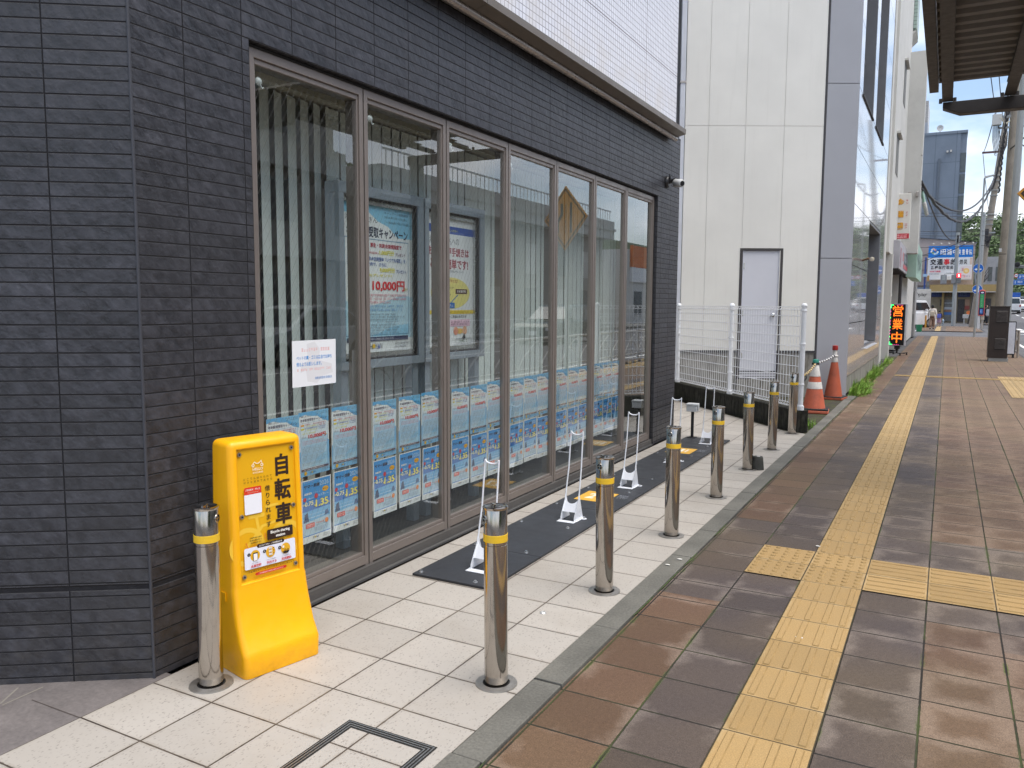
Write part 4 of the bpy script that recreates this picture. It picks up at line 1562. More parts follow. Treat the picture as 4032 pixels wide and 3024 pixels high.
# ------------------------------------------------------------------ stainless bollards
def mat_stainless():
    g = NT('stainless_steel')
    p = g.obj()
    sp = g.n('ShaderNodeSeparateXYZ')
    g.t.links.new(p, sp.inputs[0])
    st = g.noise(30, g.comb(g.math('MULTIPLY', sp.outputs[0], 10.0), g.math('MULTIPLY', sp.outputs[1], 10.0), g.math('MULTIPLY', sp.outputs[2], 0.6)), 5, 0.7)
    sm = g.noise(9, p, 6, 0.7)
    col = g.mix(g.rng(sm, 0.5, 0.75, 0, 0.35), (0.46, 0.43, 0.395), (0.33, 0.30, 0.27))
    low = g.rng(sp.outputs[2], 0.0, 0.10, 0.35, 0.0)
    col = g.mix(g.math('MULTIPLY', low, g.rng(sm, 0.3, 0.6)), col, (0.22, 0.18, 0.14))
    g.bump(st, 0.05, 0.001)
    return g.fin(col, g.rng(st, 0.3, 0.7, 0.08, 0.17), 1.0)


m_ss = mat_stainless()
m_tape = pm('reflective_yellow_tape', (0.82, 0.52, 0.03), 0.35, var=0.06, scale=12)
m_flange = pm('worn_steel_flange', (0.36, 0.34, 0.31), 0.45, 0.75, var=0.2, scale=18, dirt=0.3)


def make_bollard():
    t = thing('bollard', '', 'bollard', (0, 0, 0), 0, 'stainless steel bollards along the kerb')
    RB = 0.0455
    b = MB()
    b.lathe([(0.044, 0.0), (RB, 0.004), (RB, 0.553), (RB - 0.002, 0.5545), (RB - 0.002, 0.556), (RB, 0.5575), (RB, 0.690), (RB - 0.001, 0.692)], (0, 0, 0), m_ss, 48)
    b.build('post', t, smooth=30)
    b = MB()
    b.lathe([(RB + 0.0010, 0.5665), (RB + 0.0016, 0.5670), (RB + 0.0016, 0.5945), (RB + 0.0010, 0.595)], (0, 0, 0), m_tape, 48)
    b.build('reflective_band', t, smooth=40)
    b = MB()
    b.lathe([(RB + 0.002, 0.690), (RB + 0.0035, 0.693), (RB + 0.0035, 0.699), (RB - 0.004, 0.7015), (RB - 0.014, 0.6985), (0.0, 0.6985)], (0, 0, 0), m_ss, 48)
    b.lathe([(0.012, 0.6988), (0.012, 0.703), (0.008, 0.7045), (0.0, 0.7045)], (0.012, 0.010, 0), m_ss, 16)
    b.box(-0.026, -0.006, -0.004, 0.004, 0.6988, 0.706, m_ss)
    b.build('cap', t, smooth=35)
    # lock hole in the head, facing local -y
    b = MB()
    b.lathe([(0.0165, -RB - 0.0015), (0.0175, -RB - 0.0002), (0.0165, -RB + 0.004), (0.0135, -RB + 0.004), (0.0135, -RB - 0.0015)], (0, 0, 0.655), m_ss, 24, 'y', True)
    b.lathe([(0.0135, -RB + 0.0002), (0.0, -RB + 0.0002)], (0, 0, 0.655), m_black, 24, 'y')
    b.box(-0.012, 0.012, -RB - 0.0012, -RB + 0.001, 0.653, 0.657, m_ss)
    b.build('lock_hole', t, smooth=30)
    b = MB()
    b.lathe([(0.082, 0.0), (0.081, 0.0045), (0.055, 0.006), (0.0525, 0.006), (0.0525, 0.001), (0.0, 0.001)], (0, 0, 0), m_flange, 40)
    b.lathe([(0.0525, 0.0012), (0.046, 0.0014)], (0, 0, 0), m_black, 40)
    b.build('flange', t, smooth=30)
    return t


bol_pos = [(-2.421, 2.065), (-1.464, 2.602), (-1.476, 3.750), (-1.475, 4.890), (-1.484, 6.062), (-1.500, 7.245), (-1.502, 8.380), (-1.497, 9.560)]
bol_lab = ['stainless bollard with yellow band standing in front of the yellow sign stand',
           'largest stainless bollard with yellow band standing alone in front of the first bicycle rack',
           'stainless bollard with yellow band, second along the kerb counting from the front',
           'stainless bollard with yellow band, third along the kerb counting from the front',
           'stainless bollard with yellow band, fourth along the kerb, next to the far yellow mat plate',
           'stainless bollard with yellow band beside the small dark concrete block',
           'stainless bollard with yellow band in front of the right end of the white mesh fence',
           'farthest stainless bollard with yellow band, touching the end of the low dark wall']
b0 = make_bollard()
for i, (p, lb) in enumerate(zip(bol_pos, bol_lab)):
    rz = R_((-38 if i == 1 else -18) + random.uniform(-5, 5))
    if i == 0:
        b0.location = (*p, 0.004)
        b0.rotation_euler = (0, 0, R_(112))
        b0['label'] = lb
    else:
        q_ = dup(b0, (*p, 0.004), rz, lb)
        q_.rotation_euler = (R_(random.uniform(-.7, .7)), R_(random.uniform(-.7, .7)), rz)

# ------------------------------------------------------------------ rack mats, racks, junction post
m_mat = pm('black_rubber_board', (0.026, 0.028, 0.033), 0.55, var=0.15, scale=3, bump=0.15, bscale=200)
m_wst = pm('white_powder_coat', (0.74, 0.76, 0.80), 0.3, var=0.04)
m_bolt = pm('zinc_bolt', (0.55, 0.55, 0.54), 0.25, 0.9, var=0.1)
m_plate = pm('yellow_plate', (0.78, 0.44, 0.05), 0.4, var=0.05)
MX0, MX1 = -2.472, -1.995
seg_y = [3.462, 4.055, 5.203, 6.350, 7.530, 8.690]
ml_ = ['first black rubber base board, nearest the camera, with the front white rack on it', 'second black rubber base board, plain, under the second white rack',
       'third black rubber base board, with a yellow number plate by the third rack', 'fourth black rubber base board, plain, under the fourth white rack', 'last black rubber base board, with yellow plate and the grey junction box post']
for i in range(5):
    t = thing('base_board', ml_[i], 'mat', (-2.23, (seg_y[i] + seg_y[i + 1]) / 2, 0.004), 0, 'black base boards under the bicycle racks')
    b = MB()
    b.box(MX0, MX1, seg_y[i] + 0.002, seg_y[i + 1] - 0.002, 0.005, 0.018, m_mat)
    b.build('board', t, True, bevel=0.002)
    for yy in ((seg_y[i + 1] - 0.55, ) if i < 1 else (seg_y[i] + 0.03, seg_y[i] + 0.62)):
        for xx in (MX0 + 0.03, MX1 - 0.105):
            b = MB()
            b.cyl((xx, yy, 0.018), (xx, yy, 0.021), 0.013, 0.012, 14, m_bolt)
            b.cyl((xx, yy, 0.0205), (xx, yy, 0.028), 0.0075, 0.0075, 6, m_bolt)
            b.build('bolt', t, True, smooth=30)
    if i in (2, 4):
        yy = 5.42 if i == 2 else 7.64
        a = Art()
        W, H = 0.245, 0.30
        a.rect(0, 0, W, H, '#E9B13A', m_plate)
        if i == 2:
            a.fit('2', W * .22, H * .25, W * .48, H * .78, '#F6EDD4', 0.03)
            a.fit('7', W * .56, H * .25, W * .82, H * .78, '#F6EDD4', 0.03)
        else:
            a.fit('1', W * .24, H * .25, W * .36, H * .78, '#F6EDD4', 0.03)
            a.fit('1', W * .46, H * .25, W * .58, H * .78, '#F6EDD4', 0.03)
            a.rect(W * .68, H * .25, W * .75, H * .78, '#F6EDD4')
        b = MB()
        b.box(-2.39, -2.145, yy, yy + 0.30, 0.0183, 0.0196, m_plate)
        a.put(b, (-2.39, yy, 0.0197), (1, 0, 0), (0, 1, 0), 0.0001)
        a = Art()
        a.fit('CIRCLE' if False else 'ITEM', 0.0, 0.0, 0.0, 0.0, '#C8CCD4') if False else None
        for k in range(4):
            a.scrawl(0, 0.085 - 0.012 * (k % 2), 0.25 - 0.028 * k, 0.012 if k else 0.018, '#B9BEC8', 9)
        a.put(b, (-2.125, yy + 0.01, 0.0186), (1, 0, 0), (0, 1, 0), 0.0001)
        b.build('number_plate', t, True, fix=False)


def make_rack():
    t = thing('bicycle_rack', '', 'bicycle rack', (0, 0, 0), 0, 'white bicycle racks on the base boards')
    b = MB()
    b.box(-0.062, 0.062, 0.0, 0.045, 0.0, 0.004, m_wst)
    for s in (-1, 1):
        b.box(s * 0.050, s * 0.066, 0.045, 0.19, 0.0, 0.004, m_wst)
        b.cyl((s * 0.074, 0.145, 0.0005), (s * 0.074, 0.145, 0.0043), 0.021, 0.021, 14, m_wst)
    b.build('base_plate', t, bevel=0.001)
    for s in (-1, 1):
        b = MB()
        b.prism([(0.038, 0.004), (0.038, 0.028), (0.105, 0.135), (0.108, 0.165), (0.126, 0.165), (0.150, 0.10), (0.185, 0.004)], lambda y, z, d: (s * d, y, z), 0.0475, 0.0505, m_wst)
        b.build('side_plate', t, bevel=0.0008)
    b = MB()
    n = 12
    top, bot = [], []
    for k in range(n + 1):
        q = -1 + 2 * k / n
        x = 0.0475 * q
        dz = 0.155 - 0.047 * math.sqrt(max(0, 1 - q * q * 0.96))
        top.append((x, dz))
        bot.append((x, 0.058))
    slope = lambda z: 0.048 + (z - 0.03) * (0.105 - 0.038) / 0.107
    vs, fs = [], []
    for x, z in top:
        vs += [(x, slope(z), z), (x, slope(z) + 0.003, z)]
    for x, z in bot:
        vs += [(x, slope(z), z), (x, slope(z) + 0.003, z)]
    for k in range(n):
        a0, b0_ = 2 * k, 2 * (n + 1) + 2 * k
        fs += [(b0_, b0_ + 2, a0 + 2, a0), (b0_ + 1, a0 + 1, a0 + 3, b0_ + 3), (a0, a0 + 2, a0 + 3, a0 + 1), (b0_, b0_ + 1, b0_ + 3, b0_ + 2)]
    b.mesh(vs, fs, m_wst)
    b.build('wheel_cradle', t, smooth=30)
    for s in (-1, 1):
        b = MB()
        b.tube([(s * 0.049, 0.112, 0.13), (s * 0.048, 0.135, 0.24), (s * 0.046, 0.155, 0.33), (s * 0.044, 0.185, 0.588)], 0.0052, m_wst, 8)
        b.build('upright', t, smooth=50)
    b = MB()
    pts = [(-0.044, 0.185, 0.590), (-0.038, 0.185, 0.577), (-0.02, 0.185, 0.568), (0, 0.185, 0.566), (0.02, 0.185, 0.568), (0.038, 0.185, 0.577), (0.044, 0.185, 0.590)]
    b.tube(pts, 0.006, m_wst, 8)
    b.build('top_saddle', t, smooth=50)
    for s in (-1, 1):
        b = MB()
        b.cyl((s * 0.076, 0.145, 0.0043), (s * 0.076, 0.145, 0.012), 0.0075, 0.0075, 6, m_bolt)
        b.build('bolt', t)
    return t


rk = make_rack()
rl = ['white bicycle rack nearest the camera, half hidden by the largest bollard', 'white bicycle rack, second along the mats, with the whole frame in clear view',
      'white bicycle rack, third along the mats, just past the yellow number plate', 'white bicycle rack, fourth along the mats, its foot hidden by a bollard', 'farthest white bicycle rack, beside the grey junction box post']
for i, (x, y) in enumerate([(-2.178, 3.63), (-2.172, 4.785), (-2.176, 5.925), (-2.176, 7.10), (-2.165, 8.27)]):
    if i == 0:
        rk.location = (x, y, 0.0185)
        rk['label'] = rl[i]
    else:
        dup(rk, (x, y, 0.0185), 0, rl[i])

t = thing('junction_box_post', 'small light grey junction box on a black post at the end of the mats', 'junction box', (-2.40, 8.64, 0.018))
b = MB()
b.cyl((-2.40, 8.64, 0.024), (-2.40, 8.64, 0.31), 0.016, None, 14, m_black)
b.build('post', t, True, smooth=40)
b = MB()
b.box(-2.445, -2.355, 8.595, 8.685, 0.018, 0.024, m_black)
b.build('foot_plate', t, True, bevel=0.002)
m_box = pm('light_grey_box', (0.58, 0.60, 0.60), 0.4, var=0.03)
b = MB()
b.box(-2.458, -2.345, 8.59, 8.69, 0.308, 0.372, m_box)
b.build('housing', t, True, bevel=0.004)
b = MB()
b.box(-2.463, -2.340, 8.585, 8.695, 0.374, 0.396, m_box)
b.build('lid', t, True, bevel=0.005)
b = MB()
b.box(-2.339, -2.332, 8.62, 8.66, 0.34, 0.385, m_box)
b.build('latch', t, True, bevel=0.002)

m_conc = pm('dark_weathered_concrete', (0.045, 0.044, 0.038), 0.9, var=0.5, scale=22, bump=0.7, bscale=90)
b = MB()
b.lathe([(0.056, 0.0), (0.046, 0.105), (0.040, 0.118), (0.0, 0.121)], (-1.425, 7.30, 0.004), m_conc, 18)
b.lathe([(0.018, 0.1212), (0.0, 0.1222)], (-1.42, 7.295, 0.004), pm('chalk_mark', (0.62, 0.62, 0.60), 0.8), 9)
o = b.build('concrete_block', smooth=40)
tag(o, 'small dark conical concrete block standing on the tiles beside a bollard', 'concrete block')

# access cover let into the tiles
t = thing('access_cover', 'tile filled access cover with triple metal rim in the front forecourt', 'access cover', (-1.595, 1.80, 0.004))
b = MB()
cx0, cx1, cy0, cy1 = -1.782, -1.410, 1.40, 2.112
m_rim, m_rimd = pm('cover_rim_steel', (0.36, 0.36, 0.35), 0.35, 0.8, var=0.15, scale=20), pm('cover_rim_gap', (0.015, 0.014, 0.012), 0.8)


def rect_ring(b, x0, x1, y0, y1, w_, z, m):
    for q in ((x0, x1, y1 - w_, y1), (x0, x1, y0, y0 + w_), (x0, x0 + w_, y0 + w_, y1 - w_), (x1 - w_, x1, y0 + w_, y1 - w_)):
        b.face([(q[0], q[2], z), (q[1], q[2], z), (q[1], q[3], z), (q[0], q[3], z)], m)


rect_ring(b, cx0, cx1, cy0, cy1, 0.040, 0.0052, m_rimd)
for k in range(3):
    o_ = 0.006 + 0.0115 * k
    rect_ring(b, cx0 + o_, cx1 - o_, cy0 + o_, cy1 - o_, 0.0045, 0.0064, m_rim)
b.build('rim', t, True)
b = MB()
b.face([(cx0 + .041, cy0 + .041, 0.0048), (cx1 - .041, cy0 + .041, 0.0048), (cx1 - .041, cy1 - .041, 0.0048), (cx0 + .041, cy1 - .041, 0.0048)], m_lt)
b.build('infill', t, True)

# small litter
b = MB()
b.lathe([(0.0, 0.002), (0.010, 0.006), (0.014, 0.003), (0.016, 0.0005)], (-1.62, 3.33, 0.0045), pm('tin_lid', (0.6, 0.6, 0.58), 0.3, 0.6), 12)
o = b.build('floor_pin', smooth=40)
tag(o, 'small round metal pin in the pale tiles between the first two kerb bollards', 'floor pin')
for k, (x, y) in enumerate([(-0.62, 5.10), (-1.28, 4.42), (-1.31, 4.29), (-0.50, 3.62)]):
    b = MB()
    pts = [(x + 0.018 * math.cos(q) * random.uniform(.6, 1.1), y + 0.008 * math.sin(q) * random.uniform(.6, 1.1)) for q in [i * PI / 4 for i in range(8)]]
    b.prism(pts, lambda u_, v_, d: (u_, v_, d), 0.0055 if k not in (1, 2) else 0.0125, 0.0085 if k not in (1, 2) else 0.0145, pm('pale_scrap', (0.72, 0.70, 0.64), 0.8))
    o = b.build('paper_scrap')
    tag(o, ['white paper scrap beside the tactile strip just beyond the dot tiles', 'pale scrap on the kerb stone level with the dot tiles', 'smaller pale scrap on the kerb stone nearer the camera', 'tiny pale chip on the nearest tactile strip tiles'][k], 'litter')

# ------------------------------------------------------------------ low wall and white mesh fence
A_, B_ = Vector((-1.53, 9.83, 0)), Vector((-4.3, 13.05, 0))
D_ = (B_ - A_).normalized()
N_ = Vector((D_.y, -D_.x, 0))
if N_.y < 0:
    N_ = -N_
m_blackwall = NT('blackened_concrete')
_uv, _u1, _v1 = m_blackwall.uv()
_st = m_blackwall.noise(5, m_blackwall.comb(m_blackwall.math('MULTIPLY', _u1, 9.0), m_blackwall.math('MULTIPLY', _v1, 0.8)), 6, 0.7)
_nn = m_blackwall.noise(14, _uv, 6, 0.7)
m_blackwall.bump(_nn, 0.6, 0.006)
m_blackwall = m_blackwall.fin(m_blackwall.mix(m_blackwall.rng(_st, 0.5, 0.75), m_blackwall.mix(m_blackwall.rng(_nn, 0.45, 0.7), (0.012, 0.011, 0.009), (0.03, 0.032, 0.016)), (0.10, 0.095, 0.085)), 0.9, 0, 0.25)
b = MB()
wf = A_ + Vector((0.06, -0.17, 0))
W0 = Vector((-1.467, 9.66, 0))
vs = [W0, W0 + D_ * 4.1, W0 + D_ * 4.1 + N_ * 0.15, W0 + N_ * 0.15]
vs = vs + [v + Vector((0, 0, 0.262)) for v in vs]
b.mesh(vs, [(0, 3, 2, 1), (4, 5, 6, 7), (0, 1, 5, 4), (1, 2, 6, 5), (2, 3, 7, 6), (3, 0, 4, 7)], m_blackwall)
o = b.build('low_wall', bevel=0.008, seg=2)
tag(o, 'low blackened concrete wall under the white mesh fence', 'wall')
m_fw = pm('white_fence_coating', (0.82, 0.84, 0.87), 0.4, var=0.05, dirt=0.12, scale=7)
fence = thing('mesh_fence', 'white welded mesh fence on the low dark wall beside the cream building', 'fence', (-2.6, 11.0, 0.262))
F0 = W0 + N_ * 0.065 + D_ * 0.035
fp = [F0, F0 + D_ * 1.72, F0 + D_ * 3.44]
for k, p in enumerate(fp):
    b = MB()
    b.cyl(p + Vector((0, 0, 0.262)), p + Vector((0, 0, 1.46)), 0.028 if k == 0 else 0.026, None, 20, m_fw)
    b.lathe([(0.034, 0), (0.034, 0.015), (0.022, 0.032), (0.0, 0.038)], (p.x, p.y, 1.46), m_fw, 20)
    b.lathe([(0.040, 0), (0.040, 0.05), (0.030, 0.055)], (p.x, p.y, 0.262), m_fw, 16)
    for zz in (0.55, 1.02, 1.40):
        b.lathe([(0.030, 0), (0.034, 0.004), (0.034, 0.016), (0.030, 0.02)], (p.x, p.y, zz), m_fw, 16)
    b.build('post', fence, True, smooth=40)
for k in range(2):
    b = MB()
    s0, s1 = fp[k] + D_ * 0.02, fp[k + 1] - D_ * 0.02
    nv_ = 27
    off_ = -N_ * 0.032
    for i in range(nv_ + 1):
        p = s0.lerp(s1, i / nv_) + off_
        b.cyl(p + Vector((0, 0, 0.34)), p + Vector((0, 0, 1.42)), 0.0036, None, 5, m_fw, False)
    for i in range(9):
        zz = 0.42 + i * 0.116
        b.cyl(s0 + off_ * 1.06 + Vector((0, 0, zz)), s1 + off_ * 1.06 + Vector((0, 0, zz)), 0.0042, None, 5, m_fw, False)
    # rolled triangular edges at the top and the bottom
    for zz, sg in ((1.42, 1), (0.335, -1)):
        for dz, dn in ((0, -0.032), (0.035 * sg, -0.012), (0.035 * sg, -0.055)):
            b.cyl(s0 + N_ * dn + Vector((0, 0, zz + dz)), s1 + N_ * dn + Vector((0, 0, zz + dz)), 0.0045, None, 5, m_fw, False)
        for i in range(nv_ + 1):
            p = s0.lerp(s1, i / nv_)
            q = [p + N_ * -0.032 + Vector((0, 0, zz)), p + N_ * -0.012 + Vector((0, 0, zz + 0.035 * sg)), p + N_ * -0.055 + Vector((0, 0, zz + 0.035 * sg)), p + N_ * -0.032 + Vector((0, 0, zz))]
            b.tube(q, 0.0038, m_fw, 4, False)
    b.build('mesh_panel', fence, True, smooth=60)

# ------------------------------------------------------------------ cream and grey corner building
def mat_cream():
    g = NT('cream_wall_panels')
    p = g.pos()
    uv, u, v = g.uv()
    n = g.noise(1.2, p, 6)
    col = g.scalec((0.78, 0.77, 0.715), g.rng(n, 0.3, 0.7, 0.95, 1.04))
    stk = g.noise(2, g.comb(g.math('MULTIPLY', u, 7.0), g.math('MULTIPLY', v, 0.35)), 5)
    col = g.mix(g.rng(stk, 0.55, 0.75, 0, 0.10), col, (0.46, 0.44, 0.38))
    g.bump(g.noise(160, p, 3), 0.12, 0.003)
    return g.fin(col, 0.6, 0, 0.35)


def mat_glossy():
    g = NT('glossy_grey_panels')
    uv, u, v = g.uv()
    n = g.noise(0.7, uv, 4)
    col = g.scalec((0.42, 0.43, 0.46), g.rng(n, 0.3, 0.7, 0.95, 1.06))
    dn = g.math('MULTIPLY', g.rng(v, 0.3, 2.2, 1, 0), g.rng(g.noise(3, uv, 6), 0.45, 0.7, 0, 0.3))
    col = g.mix(dn, col, (0.33, 0.29, 0.25))
    g.b.inputs['Coat Weight'].default_value = 0.8
    g.b.inputs['Coat Roughness'].default_value = 0.03
    g.bump(g.noise(0.8, g.comb(u, g.math('MULTIPLY', v, 0.4)), 3), 0.03, 0.05)
    return g.fin(col, 0.16, 0.15, 0.6)


m_cream, m_gloss = mat_cream(), mat_glossy()
m_greym = pm('matt_grey_panel', (0.37, 0.38, 0.41), 0.5, var=0.04, scale=1.5)
m_join = pm('panel_joint', (0.05, 0.05, 0.055), 0.7)
m_jc = pm('cream_sealant', (0.80, 0.79, 0.74), 0.6)
m_plin = NT('stained_plinth')
_uv, _u1, _v1 = m_plin.uv()
_st = m_plin.noise(4, m_plin.comb(m_plin.math('MULTIPLY', _u1, 5.0), m_plin.math('MULTIPLY', _v1, 0.7)), 6, 0.65)
m_plin = m_plin.fin(m_plin.mix(m_plin.rng(_st, 0.4, 0.7), (0.33, 0.32, 0.29), (0.12, 0.11, 0.09)), 0.85, 0, 0.25)
CP = Vector((-1.37, 13.90, 0))
CT = Vector((-0.8803, -0.4744, 0))
CN = Vector((0.4744, -0.8803, 0))      # outward, towards the camera
cream = thing('corner_building', 'cream panelled building with glossy grey street front and a grey side door', 'building', CP)


def cw(s, z, d=0.0):
    p = CP + CT * s + CN * d
    return (p.x, p.y, z)


def cbox(b, s0, s1, z0, z1, d0, d1, m):
    vs = [cw(s0, z0, d0), cw(s1, z0, d0), cw(s1, z0, d1), cw(s0, z0, d1), cw(s0, z1, d0), cw(s1, z1, d0), cw(s1, z1, d1), cw(s0, z1, d1)]
    b.mesh(vs, [(0, 3, 2, 1), (4, 5, 6, 7), (0, 1, 5, 4), (1, 2, 6, 5), (2, 3, 7, 6), (3, 0, 4, 7)], m)


b = MB()
PB = 0.72
cols_ = [(0.535, 1.148), (1.154, 1.752), (1.758, 2.33), (2.336, 2.70)]
for ci_, (s0, s1) in enumerate(cols_):
    for z0, z1 in ((PB + 0.03, 4.257), (4.263, 7.8), (7.806, 11.5)):
        cbox(b, s0, s1, 2.372 if ci_ == 1 and z0 < 1 else z0, z1, -0.2, 0.0, m_cream)
cbox(b, 0.53, 1.12, PB, 11.5, -0.25, -0.012, m_jc)
cbox(b, 1.12, 1.76, 2.36, 11.5, -0.25, -0.012, m_jc)
cbox(b, 1.76, 2.69, PB, 11.5, -0.25, -0.012, m_jc)
b.build('cream_wall', cream, True)
b = MB()
cbox(b, 2.70, 4.7, 0.72, 11.5, -0.3, -0.10, pm('grey_end_trim', (0.16, 0.165, 0.17), 0.5, 0.1))
b.build('end_wall', cream, True)
b = MB()
m_wpipe = pm('white_pipe', (0.60, 0.62, 0.67), 0.4)
cbox(b, 2.715, 2.79, 0.1, 11.5, -0.05, 0.02, m_wpipe)
cbox(b, 2.705, 2.80, 4.90, 4.93, -0.06, 0.03, m_tubem)
b.build('downpipe', cream, True)
b = MB()
cbox(b, 0.02, 1.10, 0, PB - 0.005, -0.3, -0.015, m_plin)
cbox(b, 1.78, 4.7, 0, PB - 0.005, -0.3, -0.015, m_plin)
cbox(b, 1.10, 1.78, 0, 0.28, -0.3, 0.05, m_plin)
b.build('plinth', cream, True)
b = MB()
cbox(b, 0.53, 1.10, PB - 0.005, PB + 0.03, -0.3, 0.003, m_join)
cbox(b, 1.78, 4.7, PB - 0.005, PB + 0.03, -0.3, 0.003, m_join)
cbox(b, 0.50, 0.535, 0.0, 11.5, -0.3, 0.004, m_join)
b.build('joint_trim', cream, True)
b = MB()
for z0, z1 in ((0.0, 2.215), (2.225, 4.905), (4.915, 8.2), (8.21, 11.5)):
    cbox(b, 0.0, 0.5, z0 + (0.03 if z0 == 0 else 0), z1, -0.12, 0.0, m_greym)
cbox(b, 0.0, 0.5, 0.03, 11.5, -0.2, -0.12, m_join)
b.build('corner_panel', cream, True)
b = MB()
m_doorf = pm('dark_door_frame', (0.055, 0.05, 0.05), 0.5)
cbox(b, 1.095, 1.135, 0.28, 2.37, -0.1, 0.006, m_doorf)
cbox(b, 1.735, 1.78, 0.28, 2.37, -0.1, 0.006, m_doorf)
cbox(b, 1.135, 1.735, 2.335, 2.37, -0.1, 0.006, m_doorf)
fr = b.build('door_frame', cream, True)
m_door = pm('pale_grey_door', (0.64, 0.65, 0.70), 0.45, var=0.03)
b = MB()
cbox(b, 1.14, 1.73, 0.42, 2.333, -0.06, -0.02, m_door)
cbox(b, 1.14, 1.155, 0.42, 2.333, -0.06, -0.008, m_door)
cbox(b, 1.715, 1.73, 0.42, 2.333, -0.06, -0.008, m_door)
door = b.build('door', cream, True, bevel=0.003)
b = MB()
kp = Vector(cw(1.225, 1.315, -0.02))
b.tube([kp, kp + CN * 0.025, kp + CN * 0.03, kp + CN * 0.05, kp + CN * 0.06], [0.03, 0.03, 0.018, 0.03, 0.02], m_bolt, 16)
b.build('knob', door, True, smooth=50)
for zz in (0.62, 1.30, 2.05):
    b = MB()
    cbox(b, 1.695, 1.712, zz, zz + 0.09, -0.02, -0.012, m_bolt)
    b.build('hinge', door, True)
b = MB()
for q in range(3):
    cbox(b, 1.14, 1.73, 0.30 + q * 0.038, 0.325 + q * 0.038, -0.05, -0.012, m_door)
cbox(b, 1.14, 1.73, 0.28, 0.42, -0.08, -0.052, m_black)
b.build('door_vent', cream, True)

# glossy street front with two tall window slots and one shop window
GX, G0, G1 = -1.37, 13.90, 20.78
b = MB()
zc = [0.33, 1.19, 2.12, 3.08, 3.965, 4.86, 5.87, 6.85, 7.85, 8.85, 11.5]
yc = [13.905, 16.60, 17.02, 19.30, 20.78]
yu = [13.905, 14.42, 16.43, 17.04, 19.02, 20.78]
for zi in range(len(zc) - 1):
    za, zb_ = zc[zi] + 0.006, zc[zi + 1] - 0.006
    low = za < 2.9
    ys_ = [13.905, 15.0, 16.75, 19.55, 20.78] if low else yu
    for yi in range(len(ys_) - 1):
        ya, yb_ = ys_[yi] + 0.005, ys_[yi + 1] - 0.005
        if low and zi >= 1 and abs(ya - 16.755) < 0.02:
            continue
        if low and zi == 0 and abs(ya - 16.755) < 0.02:
            b.box(GX - 0.1, GX, ya, yb_, za, 0.70, m_gloss)
            continue
        if 4.8 < za < 8.8 and yi in (1, 3):
            continue
        b.box(GX - 0.1, GX, ya, yb_, za, zb_, m_gloss)
b.build('street_front', cream, True)
b = MB()
b.box(GX - 0.35, GX - 0.30, G0 + 0.03, G1, 0.3, 11.5, m_join)
b.box(GX - 0.30, GX - 0.012, G0 + 0.03, G1, 0.05, 0.33, m_plin)
b.box(-6, GX - 0.3, 15.4, G1, 0.0, 11.4, m_plin)
b.build('core_wall', cream, True)
m_tint = mat_glass('tinted_glass', False, (0.30, 0.38, 0.36), 0.08)
m_cav = pm('window_recess', (0.18, 0.185, 0.20), 0.5)
for ya, yb_, za, zb_ in ((14.42, 16.43, 4.866, 8.84), (17.04, 19.02, 4.866, 8.84), (16.75, 19.55, 0.71, 3.07)):
    b = MB()
    up_ = za > 3
    dpt = 0.28
    b.box(GX - dpt, GX - 0.004, ya, ya + 0.04, za, zb_, m_cav)
    b.box(GX - dpt, GX - 0.004, yb_ - 0.04, yb_, za, zb_, m_cav)
    b.box(GX - dpt, GX - 0.004, ya + 0.04, yb_ - 0.04, zb_ - 0.04, zb_, m_cav)
    if up_:
        b.box(GX - dpt, GX + 0.02, ya, yb_, za - 0.03, za, m_join)
        b.box(GX - 0.26, GX - 0.17, ya + 0.04, yb_ - 0.04, 5.84, 5.90, m_cav)
        b.box(GX - 0.26, GX - 0.20, (ya + yb_) / 2 - 0.03, (ya + yb_) / 2 + 0.03, za, zb_ - 0.04, m_cav)
    else:
        b.box(GX - 0.22, GX - 0.16, 18.1, 18.16, za, zb_ - 0.04, m_cav)
    wv_ = b.build('window', cream, True)
    b = MB()
    b.face([(GX - 0.2, ya + 0.04, za), (GX - 0.2, yb_ - 0.04, za), (GX - 0.2, yb_ - 0.04, zb_ - 0.04), (GX - 0.2, ya + 0.04, zb_ - 0.04)], m_tint)
    b.build('pane', wv_, True, fix=False)
    b = MB()
    b.mesh([(GX - 0.20, ya + 0.04, za + 0.001), (GX + 0.05, ya, za - 0.06), (GX + 0.05, yb_, za - 0.06), (GX - 0.20, yb_ - 0.04, za + 0.001)], [(0, 1, 2, 3)], pm('window_sill_metal', (0.45, 0.46, 0.49), 0.35, 0.4))
    if not up_:
        b.build('sill', wv_, True)
t = thing('wall_lamp', 'small rusty bracket lamp on the glossy grey street front', 'lamp', (GX, 15.6, 2.28))
b = MB()
b.tube([(GX + 0.001, 15.6, 2.27), (GX + 0.10, 15.55, 2.30), (GX + 0.14, 15.5, 2.285)], 0.018, pm('rusty_metal', (0.16, 0.09, 0.05), 0.7, 0.3, var=0.4, scale=20), 10)
b.build('bracket', t, True, smooth=40)
b = MB()
b.lathe([(0.0, 0.04), (0.035, 0.03), (0.04, 0.0), (0.03, -0.03), (0.0, -0.035)], (GX + 0.17, 15.45, 2.28), pm('lamp_glass_dull', (0.55, 0.50, 0.40), 0.3), 16)
b.build('globe', t, True, smooth=60)

# ------------------------------------------------------------------ cones, chain bars
m_con = pm('faded_orange_cone', (0.53, 0.125, 0.065), 0.6, var=0.18, scale=5, dirt=0.3, bump=0.1)
m_con2 = pm('rust_orange_cone', (0.40, 0.085, 0.038), 0.6, var=0.2, scale=5, dirt=0.35)
m_cw = pm('dirty_white_band', (0.62, 0.60, 0.57), 0.6, var=0.12, scale=9, dirt=0.3)
m_rub = pm('black_rubber', (0.016, 0.016, 0.017), 0.8)


